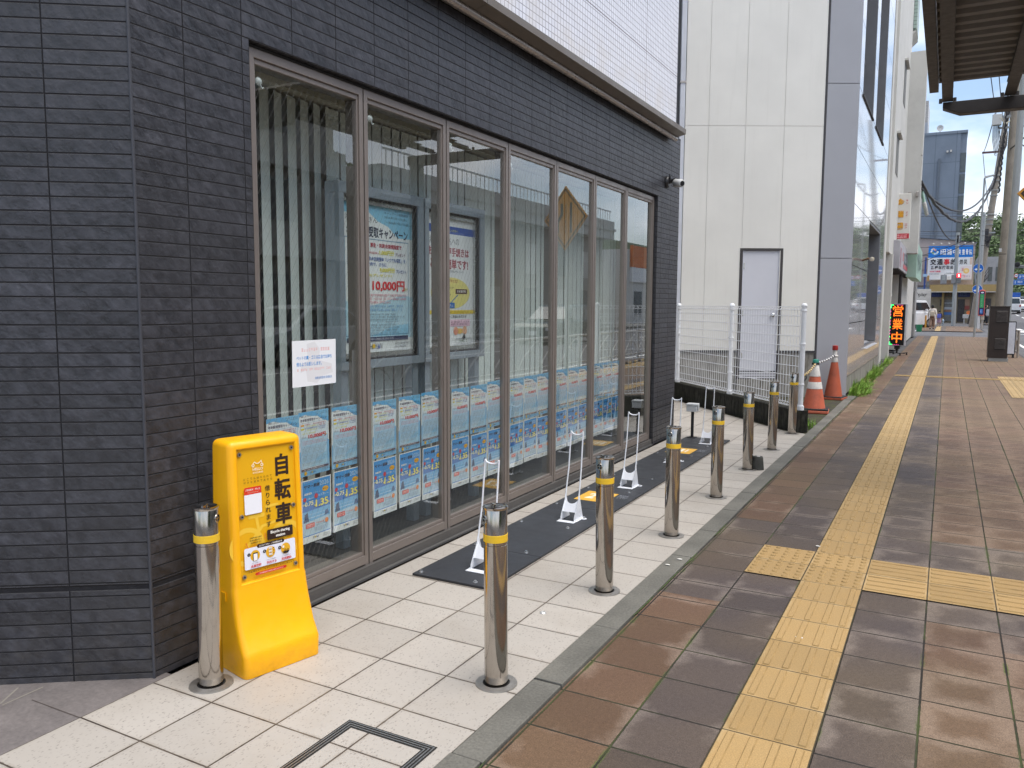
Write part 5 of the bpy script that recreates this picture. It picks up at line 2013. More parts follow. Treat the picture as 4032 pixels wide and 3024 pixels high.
def coneR(z):
    return 0.150 - 0.118 * (z - 0.06) / 0.64


def cone_part(b, c, z0, z1, m, gr=0.0):
    b.lathe([(coneR(z0) + gr, z0), (coneR(z1) + gr, z1)] + [], (c[0], c[1], 0), m, 28)


t = thing('traffic_cone', 'faded orange cone with two white bands and green cap by the fence end', 'traffic cone', (-1.555, 11.70, 0), 0.1)
b = MB()
b.lathe([(coneR(0.06), 0.06), (coneR(0.70), 0.70), (0.0, 0.702)], (0, 0, 0), m_con, 28)
b.build('body', t, smooth=40)
for z0, z1 in ((0.33, 0.425), (0.50, 0.665)):
    b = MB()
    b.lathe([(coneR(z0) + .0015, z0), (coneR(z0) + .003, z0 + .002), (coneR(z1) + .003, z1 - .002), (coneR(z1) + .0015, z1)], (0, 0, 0), m_cw, 28)
    b.build('white_band', t, smooth=40)
b = MB()
b.box(-0.195, 0.195, -0.195, 0.195, 0.0, 0.045, m_con)
b.build('base', t, bevel=0.015, seg=2)
b = MB()
b.box(-0.19, 0.19, -0.19, 0.19, 0.0455, 0.066, m_rub)
b.build('rubber_weight', t, bevel=0.006)
b = MB()
b.lathe([(0.036, 0.685), (0.042, 0.69), (0.042, 0.725), (0.034, 0.735), (0.0, 0.736)], (0, 0, 0), pm('green_cap', (0.02, 0.22, 0.16), 0.5), 20)
b.lathe([(0.048, 0.662), (0.05, 0.668), (0.05, 0.684), (0.044, 0.688)], (0, 0, 0), m_rub, 20)
b.build('cap', t, smooth=40)
t = thing('traffic_cone', 'plain rusty orange cone with white neck and red cap against the grey corner', 'traffic cone', (-1.52, 13.55, 0), -0.15)
b = MB()
b.lathe([(0.135, 0.05), (0.047, 0.60), (0.0, 0.601)], (0, 0, 0), m_con2, 28)
b.build('body', t, smooth=40)
b = MB()
b.lathe([(0.050, 0.585), (0.054, 0.60), (0.040, 0.66), (0.052, 0.675), (0.052, 0.69), (0.034, 0.70), (0.030, 0.785), (0.0, 0.786)], (0, 0, 0), m_cw, 24)
b.build('white_neck', t, smooth=40)
b = MB()
b.lathe([(0.040, 0.775), (0.043, 0.78), (0.041, 0.845), (0.0, 0.85)], (0, 0, 0), pm('red_cap', (0.42, 0.03, 0.025), 0.5), 20)
b.build('cap', t, smooth=40)
b = MB()
b.box(-0.175, 0.175, -0.175, 0.175, 0.0, 0.035, m_con2)
b.box(-0.172, 0.172, -0.172, 0.172, 0.0352, 0.05, m_rub)
b.build('base', t, bevel=0.01, seg=2)


def chain(name, label, p, q, sag, cols, n=22, r=0.013):
    p, q = Vector(p), Vector(q)
    pts = []
    for i in range(n * 3 + 1):
        s = i / (n * 3)
        v = p.lerp(q, s)
        v.z -= sag * 4 * s * (1 - s)
        pts.append(v)
    b = MB()
    for i in range(n):
        b.tube(pts[i * 3:i * 3 + 4], [r, r * 1.12, r * 1.12, r], cols[i % 2], 8)
    o = b.build(name, smooth=40)
    return tag(o, label, 'barrier bar')


m_bar_y, m_bar_k, m_bar_w = pm('bar_yellow', (0.66, 0.46, 0.16), 0.5), pm('bar_black', (0.03, 0.03, 0.035), 0.5), pm('bar_white', (0.66, 0.64, 0.63), 0.5)
chain('barrier_bar', 'yellow and black twisted barrier bar hooked from the fence to the green capped cone', (-1.43, 9.86, 0.66), (-1.55, 11.655, 0.678), 0.02, (m_bar_y, m_bar_k), 16)
chain('barrier_bar', 'white and black barrier bar spanning between the two orange cones', (-1.553, 11.745, 0.678), (-1.525, 13.50, 0.69), 0.015, (m_bar_w, m_bar_k), 16)
b = MB()
b.tube([(-1.447, 9.80, 0.585), (-1.42, 9.83, 0.60), (-1.405, 9.86, 0.63), (-1.42, 9.88, 0.66), (-1.445, 9.87, 0.67), (-1.455, 9.83, 0.64), (-1.447, 9.80, 0.60)], 0.009, m_rub, 8)
o = b.build('hook', smooth=40)
tag(o, 'black plastic hook tying the yellow barrier bar to the fence post', 'hook')

# ------------------------------------------------------------------ weeds along the glossy wall
m_leaf = NT('weed_leaf')
_p = m_leaf.pos()
_n1 = m_leaf.noise(3.0, _p, 4)
_n2 = m_leaf.noise(40, _p, 2)
m_leaf.b.inputs['Transmission Weight'].default_value = 0.0
m_leaf = m_leaf.fin(m_leaf.mix(_n2, m_leaf.mix(_n1, (0.16, 0.33, 0.03), (0.30, 0.46, 0.09)), m_leaf.mix(_n1, (0.08, 0.18, 0.02), (0.19, 0.33, 0.05))), 0.55, 0, 0.3)


m_dry = pm('dry_grass', (0.36, 0.30, 0.13), 0.8, var=0.25)


def blade(b, p, h, lean, az, wd, m):
    pts = []
    for k in range(4):
        s = k / 3
        r = lean * s * s
        pts.append(Vector((p[0] + math.cos(az) * r, p[1] + math.sin(az) * r, p[2] + h * s * (1 - 0.25 * s * lean / max(h, .01)))))
    sd = Vector((-math.sin(az), math.cos(az), 0))
    vs = []
    for k, q in enumerate(pts):
        ww = wd * (1 - (k / 3) ** 1.5) * 0.5 + 0.0004
        vs += [q - sd * ww, q + sd * ww]
    b.mesh(vs, [(2 * k, 2 * k + 1, 2 * k + 3, 2 * k + 2) for k in range(3)], m)


b = MB()
rg = random.Random(5)
for k in range(5200):
    y = 14.1 + 9.5 * rg.random() ** 1.3
    d = 1.0 if y < 16.3 else (0.75 if y < 17.5 else 0.9 if y < 19 else 0.4)
    cl = 0.5 + 0.5 * math.sin(y * 3.1) * math.sin(y * 1.7 + 1)
    if rg.random() > d * (0.05 + 0.95 * cl ** 1.6):
        continue
    wdx = (0.30 if y < 17.2 else 0.18) * (0.5 + 0.5 * cl)
    x = -1.355 + rg.random() ** 1.4 * wdx
    h = rg.uniform(0.05, 0.24) * (0.5 + 0.6 * cl) * (1.15 - (x + 1.355) * 2)
    if h < 0.03:
        continue
    blade(b, (x, y, 0.0), h * (1.5 if rg.random() < .05 else 1), rg.uniform(0.03, 0.22), rg.uniform(-1.6, 1.6), rg.uniform(0.006, 0.020), m_dry if rg.random() < .09 else m_leaf)
for k in range(170):
    x, y = -1.47 + rg.uniform(-0.12, 0.12), 9.98 + rg.random() * 0.5
    blade(b, (x, y, 0.0), rg.uniform(0.03, 0.11), rg.uniform(0.01, 0.06), rg.uniform(0, 6.28), 0.008, m_leaf)
stuff(b, 'weeds', fix=False)

# ------------------------------------------------------------------ bus stop canopy overhead
m_can = pm('dark_brown_steel', (0.042, 0.037, 0.034), 0.55, 0.2, var=0.25, scale=6, dirt=0.3)
m_deck = pm('corrugated_deck', (0.15, 0.138, 0.125), 0.6, 0.1, var=0.12, scale=2)
canopy = thing('bus_shelter', 'dark brown steel bus shelter roof with corrugated deck overhead at right', 'shelter', (1.33, 9.6, 0))
b = MB()
y = 6.24
prf = []
while y < 9.16:
    prf += [(y, 3.622), (y + 0.07, 3.622), (y + 0.098, 3.678), (y + 0.168, 3.678)]
    y += 0.196
vs = []
for q in prf:
    vs += [(-0.18, q[0], q[1]), (1.25, q[0], q[1]), (-0.18, q[0], q[1] + 0.015), (1.25, q[0], q[1] + 0.015)]
fs = []
for k in range(len(prf) - 1):
    i0, i1 = 4 * k, 4 * k + 4
    fs += [(i0, i1, i1 + 1, i0 + 1), (i0 + 2, i0 + 3, i1 + 3, i1 + 2), (i0, i0 + 2, i1 + 2, i1), (i0 + 1, i1 + 1, i1 + 3, i0 + 3)]
b.mesh(vs, fs, m_deck)
b.build('roof_deck', canopy, True)
for xa, xb_ in ((-0.266, -0.185), (1.255, 1.336)):
    b = MB()
    b.box(xa, xb_, 6.2, 9.30, 3.593, 3.78, m_can)
    b.build('edge_fascia', canopy, True)
for xx in (-0.105, 0.441, 1.0):
    b = MB()
    b.box(xx - 0.049, xx + 0.049, 6.2, 9.60, 3.558, 3.570, m_can)
    b.box(xx - 0.008, xx + 0.008, 6.2, 9.60, 3.570, 3.609, m_can)
    b.box(xx - 0.049, xx + 0.049, 6.2, 9.24, 3.609, 3.620, m_can)
    b.build('purlin', canopy, True)
for yy in (9.59, 6.3):
    b = MB()
    if yy > 9:
        b.prism([(-0.147, 3.555), (1.45, 3.555), (1.45, 3.429), (0.014, 3.429), (-0.147, 3.499)], lambda x, z, d: (x, d, z), yy, yy + 0.14, m_can)
    else:
        b.box(0.6, 1.45, yy, yy + 0.14, 3.30, 3.555, m_can)
    b.build('cross_beam', canopy, True, bevel=0.005)
    b = MB()
    b.box(1.26, 1.40, yy, yy + 0.14, -0.05, 3.428 if yy > 9 else 3.299, m_can)
    b.build('column', canopy, True, bevel=0.006)
for xx in (-0.105, 0.441):
    for s in (-1, 1):
        b = MB()
        b.cyl((xx + s * 0.064, 9.63, 3.554), (xx + s * 0.064, 9.63, 3.600), 0.017, None, 6, m_can)
        b.build('bolt', canopy, True)

# ------------------------------------------------------------------ restaurant block beyond the glossy building
m_cr2 = pm('off_white_render', (0.60, 0.59, 0.55), 0.7, var=0.07, scale=0.8, dirt=0.12)
m_gtile = NT('green_wall_tile')
_uv, _u1, _v1 = m_gtile.uv()
_e = m_gtile.math('MINIMUM', m_gtile.edge(_u1, 0.12), m_gtile.edge(_v1, 0.12))
m_gtile = m_gtile.fin(m_gtile.mix(m_gtile.rng(_e, 0.006, 0.012, 1, 0), (0.36, 0.46, 0.40), (0.16, 0.2, 0.18)), 0.4)
rest = thing('restaurant_building', 'off white restaurant block with projecting green tiled bay beyond the glossy building', 'building', (-1.5, 30, 0))
b = MB()
b.box(-9, -1.50, 20.80, 23.6, 0, 11.8, m_cr2)
b.box(-9, -1.44, 23.6, 30.0, 2.9, 14.0, m_cr2)
b.box(-9, -1.47, 30.0, 43.2, 0, 8.8, m_cr2)
b.box(-1.47, -0.955, 29.62, 30.35, 3.2, 9.6, m_cr2)
b.box(-1.0, -0.951, 29.615, 30.36, 6.3, 6.34, m_tubem)
b.box(-9, -2.0, 23.6, 30.0, 0, 2.9, m_cr2)
b.box(-1.52, -1.36, 20.82, 21.0, 0, 11.8, m_cr2)
b.build('wall', rest, True)
b = MB()
b.box(-1.58, -1.375, 24.45, 24.7, 0, 2.9, m_cr2)
b.build('column', rest, True, bevel=0.01)
b = MB()
b.box(-2.3, -1.33, 30.0, 31.3, 10.45, 14.2, m_gtile)
b.mesh([(-2.3, 30.0, 10.445), (-1.33, 30.0, 10.36), (-1.33, 31.3, 10.36), (-2.3, 31.3, 10.445), (-2.0, 30.0, 9.75), (-2.0, 31.3, 9.75)], [(0, 1, 2, 3), (0, 4, 1), (4, 5, 2, 1), (3, 2, 5)], m_cr2)
b.build('bay', rest, True)
m_wdark = pm('dark_window_glass', (0.10, 0.115, 0.12), 0.15)  # plain dark glass for the distant windows
m_wsr = pm('dull_window', (0.22, 0.22, 0.21), 0.7, spec=0.1)
for yy, za, zb_ in ((26.5, 7.4, 8.6), (24.6, 5.1, 6.2)):
    b = MB()
    X_ = -1.44 if yy < 30 else -1.47
    b.box(X_ - 0.02, X_ + 0.10, yy, yy + 1.1, zb_ - 0.06, zb_, m_cr2)
    b.box(X_ + 0.001, X_ + 0.012, yy + 0.06, yy + 1.04, za, zb_ - 0.06, m_wsr)
    b.build('window', rest, True)
b = MB()
m_pipe = pm('dark_pipe', (0.05, 0.045, 0.045), 0.6)
b.cyl((-1.40, 29.6, 0.0), (-1.40, 29.6, 3.0), 0.05, None, 8, m_pipe)
b.tube([(-1.95, 24.9, 1.75), (-1.7, 25.2, 1.8), (-1.6, 26.2, 1.78), (-1.55, 27.5, 1.8)], 0.04, m_cr2, 8)
b.build('pipework', rest, True)
t = thing('wall_lights', 'pair of small floodlights on the off white upper wall', 'lamp', (-1.2, 29.5, 5.1))
for k in range(2):
    b = MB()
    b.box(-1.30 + k * .22, -1.22 + k * .22, 29.45, 29.61, 5.0, 5.16, m_tubem)
    b.build('floodlight', t, True, bevel=0.02)

# vertical plate sign
t = thing('restaurant_sign', 'white vertical projecting sign with three gold characters and a red foot', 'sign', (-1.34, 27.0, 4.1))
b = MB()
b.box(-1.575, -1.105, 27.0, 27.16, 3.47, 4.81, pm('sign_white', (0.72, 0.70, 0.64), 0.45, var=0.05))
b.build('plate', t, True, bevel=0.012)
a = Art()
W, H = 0.47, 1.34
for k, ch in enumerate('金瑞園'):
    cy = H * (.815 - .265 * k)
    a.cent(ch, W * .40, cy, H * .145, '#B0741C', 0.05, W * .44)
    a.cent(ch, W * .385, cy + .004, H * .145, '#E8A92C', 0.03, W * .44)
for k, (c1, c2) in enumerate((('キ', 'ン'), ('ズ', 'イ'), ('エ', 'ン'))):
    cy = H * (.815 - .265 * k)
    a.cent(c1, W * .78, cy + .04, H * .042, '#C03038', 0.02)
    a.cent(c2, W * .78, cy - .04, H * .042, '#C03038', 0.02)
a.rect(W * .02, H * .01, W * .98, H * .12, '#C52A3A')
a.fit('営業時間 11:00～24:00', W * .12, H * .073, W * .86, H * .103, '#F2D8D6', 0.02)
a.fit('Tel:046-876-7871', W * .12, H * .025, W * .86, H * .058, '#F2D8D6', 0.02)
b = MB()
a.put(b, (-1.575, 26.995, 3.47), (1, 0, 0), (0, 0, 1), 0.0006, 0.001)
b.build('lettering', t, True, fix=False)
b = MB()
for zz in (3.75, 4.5):
    b.box(-1.5, -1.45, 27.05, 27.11, zz, zz + 0.05, m_tubem)
    b.build('bracket', t, True) if False else None
b.build('bracket', t, True)

t = thing('shop_awning', 'faded box awning with pale lettering over the restaurant front', 'awning', (-1.3, 28.5, 2.6))
b = MB()
m_awn = pm('faded_awning', (0.44, 0.43, 0.46), 0.6, var=0.1, scale=2)
b.mesh([(-1.9, 25.6, 2.56), (-1.27, 25.6, 2.55), (-1.27, 25.6, 3.33), (-1.9, 25.6, 3.42), (-1.9, 34, 2.56), (-1.27, 34, 2.55), (-1.27, 34, 3.33), (-1.9, 34, 3.42)], [(0, 1, 2, 3), (1, 5, 6, 2), (3, 2, 6, 7), (4, 7, 6, 5), (0, 4, 5, 1)], m_awn)
b.build('canopy', t, True)
a = Art()
for (u0, u1, v0, v1, c) in ((.3, 1.0, .02, .56, '#A5848C'), (1.8, 2.4, .25, .5, '#C77B82'), (2.7, 5.2, .25, .5, '#9AA3A8'), (2.2, 6.5, .04, .17, '#C6646C')):
    a.rect(u0, v0, u1, v1, c)
a.scrawl(2.6, 6.6, .2, .33, '#7C8288', 6)
b = MB()
a.put(b, (-1.27, 25.6, 2.6), (0, 1, 0), (0, 0, 1), 0.001, 0.004)
b.build('lettering', t, True, fix=False)
for k in range(11):
    b = MB()
    b.box(-1.88, -1.29, 25.65 + k * .75, 25.75 + k * .75, 2.50, 2.548, m_pipe)
    b.build('rib', t, True)
t = thing('green_fascia_sign', 'pale green shop fascia with dark characters and scalloped top', 'sign', (-1.1, 33, 3.2))
b = MB()
m_pg = pm('pale_green_board', (0.38, 0.56, 0.46), 0.6, var=0.08)
b.mesh([(-1.30, 30.6, 2.47), (-0.985, 30.6, 2.44), (-0.985, 30.6, 3.62), (-1.30, 30.6, 3.98), (-1.30, 36.5, 2.47), (-0.985, 36.5, 2.44), (-0.985, 36.5, 3.62), (-1.30, 36.5, 3.98)], [(0, 1, 2, 3), (1, 5, 6, 2), (3, 2, 6, 7), (4, 7, 6, 5), (0, 4, 5, 1)], m_pg)
b.build('board', t, True)
a = Art()
a.line([(0.4 + .2 * k, .75 + .42 * math.sin(k * 2.2)) for k in range(25)], .12, '#45525A')
b = MB()
a.put(b, (-0.985, 30.6, 2.3), (0, 1, 0), (0, 0, 1), 0.001, 0.004)
b.build('lettering', t, True, fix=False)
b = MB()
b.mesh([(-1.12, 30.6, 6.1), (-0.86, 30.6, 4.95), (-0.86, 34.5, 4.95), (-1.12, 34.5, 6.1)], [(0, 1, 2, 3)], m_pg)
for k in range(9):
    b.cyl((-1.10, 30.7 + k * .45, 6.0), (-0.86, 30.7 + k * .45, 4.93), 0.05, 0.055, 10, m_pg)
    b.cyl((-0.87, 30.7 + k * .45, 4.94), (-0.84, 30.7 + k * .45, 4.86), 0.065, 0.065, 10, m_cw)
b.build('scallops', t, True, smooth=40)

m_gst = NT('grey_stone_blocks')
_uv, _u1, _v1 = m_gst.uv()
_r = m_gst.white(m_gst.comb(m_gst.cell(_u1, 0.7), m_gst.cell(_v1, 0.55), 1.0))
_n = m_gst.noise(3, _uv, 5)
m_gst = m_gst.fin(m_gst.scalec(m_gst.mix(m_gst.rng(_r, 0.45, 0.55), (0.24, 0.24, 0.235), (0.33, 0.325, 0.32)), m_gst.rng(_n, 0.3, 0.7, 0.85, 1.15)), 0.75)
b = MB()
b.box(-8, -1.37, 43.4, 45.2, 0, 7.1, m_gst)
o = b.build('stone_building', bevel=0.02)
tag(o, 'narrow grey stone block building at the side street corner', 'building')

# LED sign on castors
t = thing('led_sign', 'black scrolling light board with orange characters on a castor stand', 'LED sign', (-1.29, 26.8, 0))
LF = Vector((0.955, -0.297, 0))
LN = Vector((-0.297, -0.955, 0))
L0 = Vector((-1.515, 26.87, 0.285))


def lbox(b, a0, a1, z0, z1, d0, d1, m):
    vs = [L0 + LF * a + LN * d + Vector((0, 0, z)) for z in (z0, z1) for a, d in ((a0, d0), (a1, d0), (a1, d1), (a0, d1))]
    b.mesh(vs, [(0, 3, 2, 1), (4, 5, 6, 7), (0, 1, 5, 4), (1, 2, 6, 5), (2, 3, 7, 6), (3, 0, 4, 7)], m)


b = MB()
m_alu = pm('aluminium_edge', (0.55, 0.56, 0.60), 0.35, 0.5)
lbox(b, 0, 0.46, 0, 1.255, -0.13, 0, m_alu)
b.build('case', t, True, bevel=0.01)
b = MB()
lbox(b, 0.018, 0.442, 0.018, 1.237, 0.001, 0.004, m_black)
b.build('screen', t, True)
a = Art()
m_or, m_gn, m_rd = glow('led_orange', (1.0, 0.17, 0.012), 1.5), glow('led_green', (0.03, 0.9, 0.12), 2.2), glow('led_magenta', (0.7, 0.03, 0.25), 1.6)
for k, ch in enumerate('営業中'):
    vs, fs, x0, x1, y0_, y1_ = text_mesh(ch, 0.0)
    a.fit(ch, .085, 1.255 * (.70 - .315 * k), .385, 1.255 * (.96 - .315 * k), None, 0.008, m_or)
for q in ((.025, 1.21, .10, 1.23), (.025, 1.13, .045, 1.21), (.025, .025, .045, .11), (.025, .025, .11, .045)):
    a.rect(*q, None, m_gn)
for k in range(9):
    a.rect(.027, .25 + .095 * k, .037, .28 + .095 * k, None, m_rd if k % 3 else m_gn)
for k in range(4):
    a.rect(.13 + .05 * k, .027, .15 + .05 * k, .037, None, m_rd)
    a.rect(.2 + .05 * k, 1.215, .22 + .05 * k, 1.225, None, m_rd)
# dark grid lines break the strokes into lamp dots
dk = ink('#050505', 0.6)
for k in range(26):
    a.rect(.07, 0.06 + .0445 * k, .40, 0.06 + .0445 * k + .010, None, dk)
for k in range(10):
    a.rect(.075 + .034 * k, .05, .075 + .034 * k + .007, 1.21, None, dk)
b = MB()
a.put(b, L0 + LN * 0.004, LF, (0, 0, 1), 0.0004, 0.0005)
b.build('lamps', t, True, fix=False)
b = MB()
lbox(b, 0.16, 0.30, -0.10, 0.0, -0.10, -0.03, m_black)
lbox(b, 0.0, 0.46, -0.235, -0.215, -0.09, -0.06, m_black)
lbox(b, 0.02, 0.05, -0.225, -0.205, -0.35, 0.22, m_black)
lbox(b, 0.41, 0.44, -0.225, -0.205, -0.35, 0.22, m_black)
lbox(b, 0.21, 0.25, -0.225, -0.10, -0.085, -0.045, m_black)
b.build('stand', t, True)
for aa in (0.035, 0.425):
    for dd in (-0.33, 0.20):
        b = MB()
        c = L0 + LF * aa + LN * dd + Vector((0, 0, -0.255))
        b.cyl(c - LF * 0.012, c + LF * 0.012, 0.03, None, 12, m_black)
        b.build('castor', t, True, smooth=40)

# ------------------------------------------------------------------ right side of the pavement: cabinet, white board, guardrail
t = thing('vent_cabinet', 'tall dark brown ventilated street cabinet on a grey base', 'cabinet', (1.27, 25.45, 0))
m_bc = pm('dark_brown_cabinet', (0.030, 0.020, 0.016), 0.5, var=0.12)
b = MB()
b.box(1.02, 1.475, 25.18, 25.75, 0.095, 1.46, m_bc)
b.box(1.005, 1.49, 25.165, 25.765, 1.46, 1.485, m_bc)
b.build('housing', t, True, bevel=0.006)
b = MB()
b.box(1.045, 1.50, 25.19, 25.74, 0, 0.094, pm('grey_concrete', (0.30, 0.31, 0.30), 0.8, var=0.12))
b.build('base', t, True)
for za, zb_, xa, xb_ in ((1.05, 1.38, 1.17, 1.43), (0.32, 0.64, 1.17, 1.42)):
    b = MB()
    b.box(xa, xb_, 25.172, 25.179, za, zb_, m_black)
    for k in range(9):
        z_ = za + 0.02 + k * (zb_ - za - .03) / 9
        b.mesh([(xa, 25.171, z_ + .025), (xb_, 25.171, z_ + .025), (xb_, 25.155, z_), (xa, 25.155, z_)], [(0, 1, 2, 3)], m_bc)
    b.build('vent_grille', t, True)
t = thing('white_signboard', 'white lightbox signboard on castors behind the brown cabinet', 'signboard', (1.7, 27.25, 0))
b = MB()
b.box(1.55, 1.775, 27.2, 27.36, 0.09, 1.05, m_black)
b.build('frame', t, True, bevel=0.01)
b = MB()
b.box(1.565, 1.755, 27.19, 27.199, 0.12, 1.02, pm('white_acrylic', (0.66, 0.68, 0.74), 0.3))
b.build('face', t, True)
for xx in (1.58, 1.74):
    b = MB()
    b.box(xx - 0.02, xx + 0.02, 27.18, 27.38, 0.0, 0.09, m_black)
    b.build('castor', t, True)

m_rail = pm('beige_rail_paint', (0.40, 0.35, 0.30), 0.5, var=0.12, dirt=0.3, scale=8)


def guardrail(name, label, x, y0, y1, m, hh=0.80, flip=1):
    t = thing(name, label, 'guardrail', (x, (y0 + y1) / 2, 0))
    n = max(1, round((y1 - y0) / 2.0))
    st = (y1 - y0) / n
    b = MB()
    b.cyl((x, y0, hh - 0.03), (x, y1, hh - 0.03), 0.024, None, 8, m)
    b.cyl((x, y0, 0.16), (x, y1, 0.16), 0.018, None, 8, m)
    b.build('top_rail', t, True, smooth=40) if False else None
    b.build('rails', t, True, smooth=40)
    for i in range(n + 1):
        b = MB()
        b.cyl((x, y0 + st * i, -0.05), (x, y0 + st * i, hh), 0.03, None, 10, m)
        b.build('post', t, True, smooth=40)
    for i in range(n):
        b = MB()
        a0 = y0 + st * i
        for s0 in (0.0, 0.5):
            pts = [(x, a0 + st * (s0 + 0.5 * k / 10), 0.17 + 0.55 * math.sin(PI * k / 10 * 0.5)) for k in range(11)]
            b.tube(pts, 0.010, m, 6)
            pts = [(x, a0 + st * (s0 + 0.5 * k / 10), 0.17 + 0.35 * math.sin(PI * k / 10)) for k in range(11)]
            b.tube(pts, 0.010, m, 6)
        for s0 in (0.25, 0.5, 0.75):
            b.cyl((x, a0 + st * s0, 0.17), (x, a0 + st * s0, hh - 0.04), 0.010, None, 6, m)
        b.build('infill_arch', t, True, smooth=40)
    return t


guardrail('guardrail', 'beige tubular guardrail with arched infill on the pavement edge behind the cabinet', 1.86, 27.3, 43.3, m_rail)
m_rail2 = pm('white_rail_paint', (0.62, 0.63, 0.62), 0.5, var=0.1)
guardrail('guardrail', 'white guardrail along the nearer road edge, mirrored in the shop windows', 1.98, 9.0, 23.0, m_rail2)
guardrail('guardrail', 'white guardrail on the far side of the road, mirrored in the shop windows', 12.55, 14.0, 60.0, m_rail2)

# ------------------------------------------------------------------ poles, lamps, wires
m_pole = pm('galvanised_pole', (0.36, 0.38, 0.38), 0.5, 0.3, var=0.08, scale=2)
m_cpole = pm('concrete_pole', (0.29, 0.255, 0.21), 0.8, var=0.15, scale=3, dirt=0.25)
m_wire = pm('black_cable', (0.03, 0.03, 0.035), 0.6)
t = thing('steel_pole', 'light grey steel pole rising right behind the brown cabinet', 'pole', (1.62, 29.0, 0))
b = MB()
b.cyl((1.62, 29.0, 0), (1.66, 29.0, 11), 0.115, 0.085, 20, m_pole)
b.build('shaft', t, True, smooth=40)
b = MB()
b.box(1.30, 1.37, 28.88, 28.96, 3.13, 3.24, m_box)
b.box(1.31, 1.50, 28.95, 29.0, 3.06, 3.08, m_black)
b.build('small_camera', t, True)
up = thing('utility_pole', 'concrete utility pole with a cable box and loops of wire', 'utility pole', (1.46, 31.5, 0))
b = MB()
b.cyl((1.52, 31.5, 0), (1.66, 31.5, 13), 0.145, 0.10, 20, m_cpole)
b.build('shaft', up, True, smooth=40)
b = MB()
b.box(0.985, 1.255, 31.2, 31.4, 7.38, 7.72, m_box)
b.build('cable_box', up, True, bevel=0.01)
b = MB()
b.box(1.05, 1.95, 31.42, 31.48, 7.62, 7.70, m_pole)
b.box(1.2, 2.6, 31.42, 31.48, 7.28, 7.34, m_pole)
b.build('crossarm', up, True)
b = MB()
for k in range(7):
    x0 = 1.02 + 0.032 * k
    b.tube([(x0, 31.3, 7.40), (x0 + .01, 31.3, 6.9 + .02 * k), (1.12 + .03 * k, 31.3, 6.42 + .04 * k), (1.32 + .01 * k, 31.33, 6.36 + .05 * k), (1.45, 31.36, 6.75 + .07 * k)], 0.011, m_wire if k % 2 else pm('grey_cable', (0.18, 0.18, 0.17), 0.6), 6)
for k in range(3):
    b.tube([(1.14 + .03 * k, 31.25, 7.72), (1.2 + .03 * k, 31.2, 7.56), (1.35, 31.3, 7.42 - .03 * k), (1.5, 31.38, 7.5)], 0.012, pm('cream_cable', (0.55, 0.53, 0.42), 0.5), 6)
b.build('cable_loops', up, True, smooth=60)
b = MB()
pts = []
for k in range(60):
    s = k / 59
    pts.append((1.40 - 0.10 * s + 0.02 * math.sin(k * 2.1), 31.3 - 0.02 * math.cos(k * 2.1), 8.6 - 3.4 * s))
b.tube(pts, 0.028, m_wire, 6)
b.build('cable_bundle', up, True, smooth=60)
lp = thing('utility_pole', 'leaning concrete utility pole with one crossarm, farther up the street', 'utility pole', (1.75, 66.5, 0))
b = MB()
b.cyl((1.66, 66.5, 0), (3.0, 66.5, 15.2), 0.25, 0.17, 16, m_cpole)
b.build('shaft', lp, True, smooth=40)
b = MB()
b.box(1.6, 2.7, 66.4, 66.5, 12.15, 12.28, pm('rusty_arm', (0.12, 0.06, 0.06), 0.6))
b.build('crossarm', lp, True)
b = MB()
b.box(1.9, 2.7, 66.3, 66.38, 6.6, 6.7, m_pole)
b.build('crossarm', lp, True)
b = MB()
for z0, n in ((7.2, 3), (9.2, 2), (10.2, 2)):
    for k in range(n):
        cxp = 1.66 + 1.34 * (z0 + k * 0.35) / 15.2
        b.lathe([(0.24, 0), (0.255, 0.01), (0.255, 0.05), (0.24, 0.06)], (cxp, 66.5, z0 + k * .35), m_pole, 14)
b.build('clamp_rings', lp, True, smooth=40)
b = MB()
for k in range(12):
    cxp = 2.25 + 0.02 * k
    b.tube([(cxp - .2, 66.2, 6.9), (cxp - .25 + .05 * (k % 3), 66.1, 6.2 - .06 * k), (cxp, 66.1, 5.9 + .05 * k), (cxp + .12, 66.2, 6.5)], 0.02, m_wire, 5)
b.build('cable_loops', lp, True)
t = thing('street_lamp', 'slim street lamp with a single flat arm in front of the hill', 'street lamp', (1.24, 45.0, 0))
b = MB()
b.cyl((1.22, 45.0, 0), (1.25, 45.0, 7.55), 0.05, 0.04, 12, m_pole)
b.build('post', t, True, smooth=40)
b = MB()
b.mesh([(1.24, 44.9, 7.54), (1.66, 44.9, 7.66), (1.68, 44.9, 7.71), (1.24, 44.9, 7.64), (1.24, 45.12, 7.54), (1.66, 45.12, 7.66), (1.68, 45.12, 7.71), (1.24, 45.12, 7.64)], [(0, 1, 2, 3), (4, 7, 6, 5), (0, 4, 5, 1), (1, 5, 6, 2), (2, 6, 7, 3), (3, 7, 4, 0)], m_box)
b.build('lamp_head', t, True, bevel=0.01)


def cable(p, q, sag, r, label, grp='overhead cables', twist=False):
    p, q = Vector(p), Vector(q)
    pts = []
    n = 40 if twist else 20
    for i in range(n + 1):
        s = i / n
        v = p.lerp(q, s)
        v.z -= sag * 4 * s * (1 - s)
        if twist:
            v.x += 0.02 * math.sin(i * 2.4)
            v.z += 0.02 * math.cos(i * 2.4)
        pts.append(v)
    b = MB()
    b.tube(pts, r, m_wire, 5)
    o = b.build('overhead_cable', smooth=60)
    return tag(o, label, 'cable', grp)


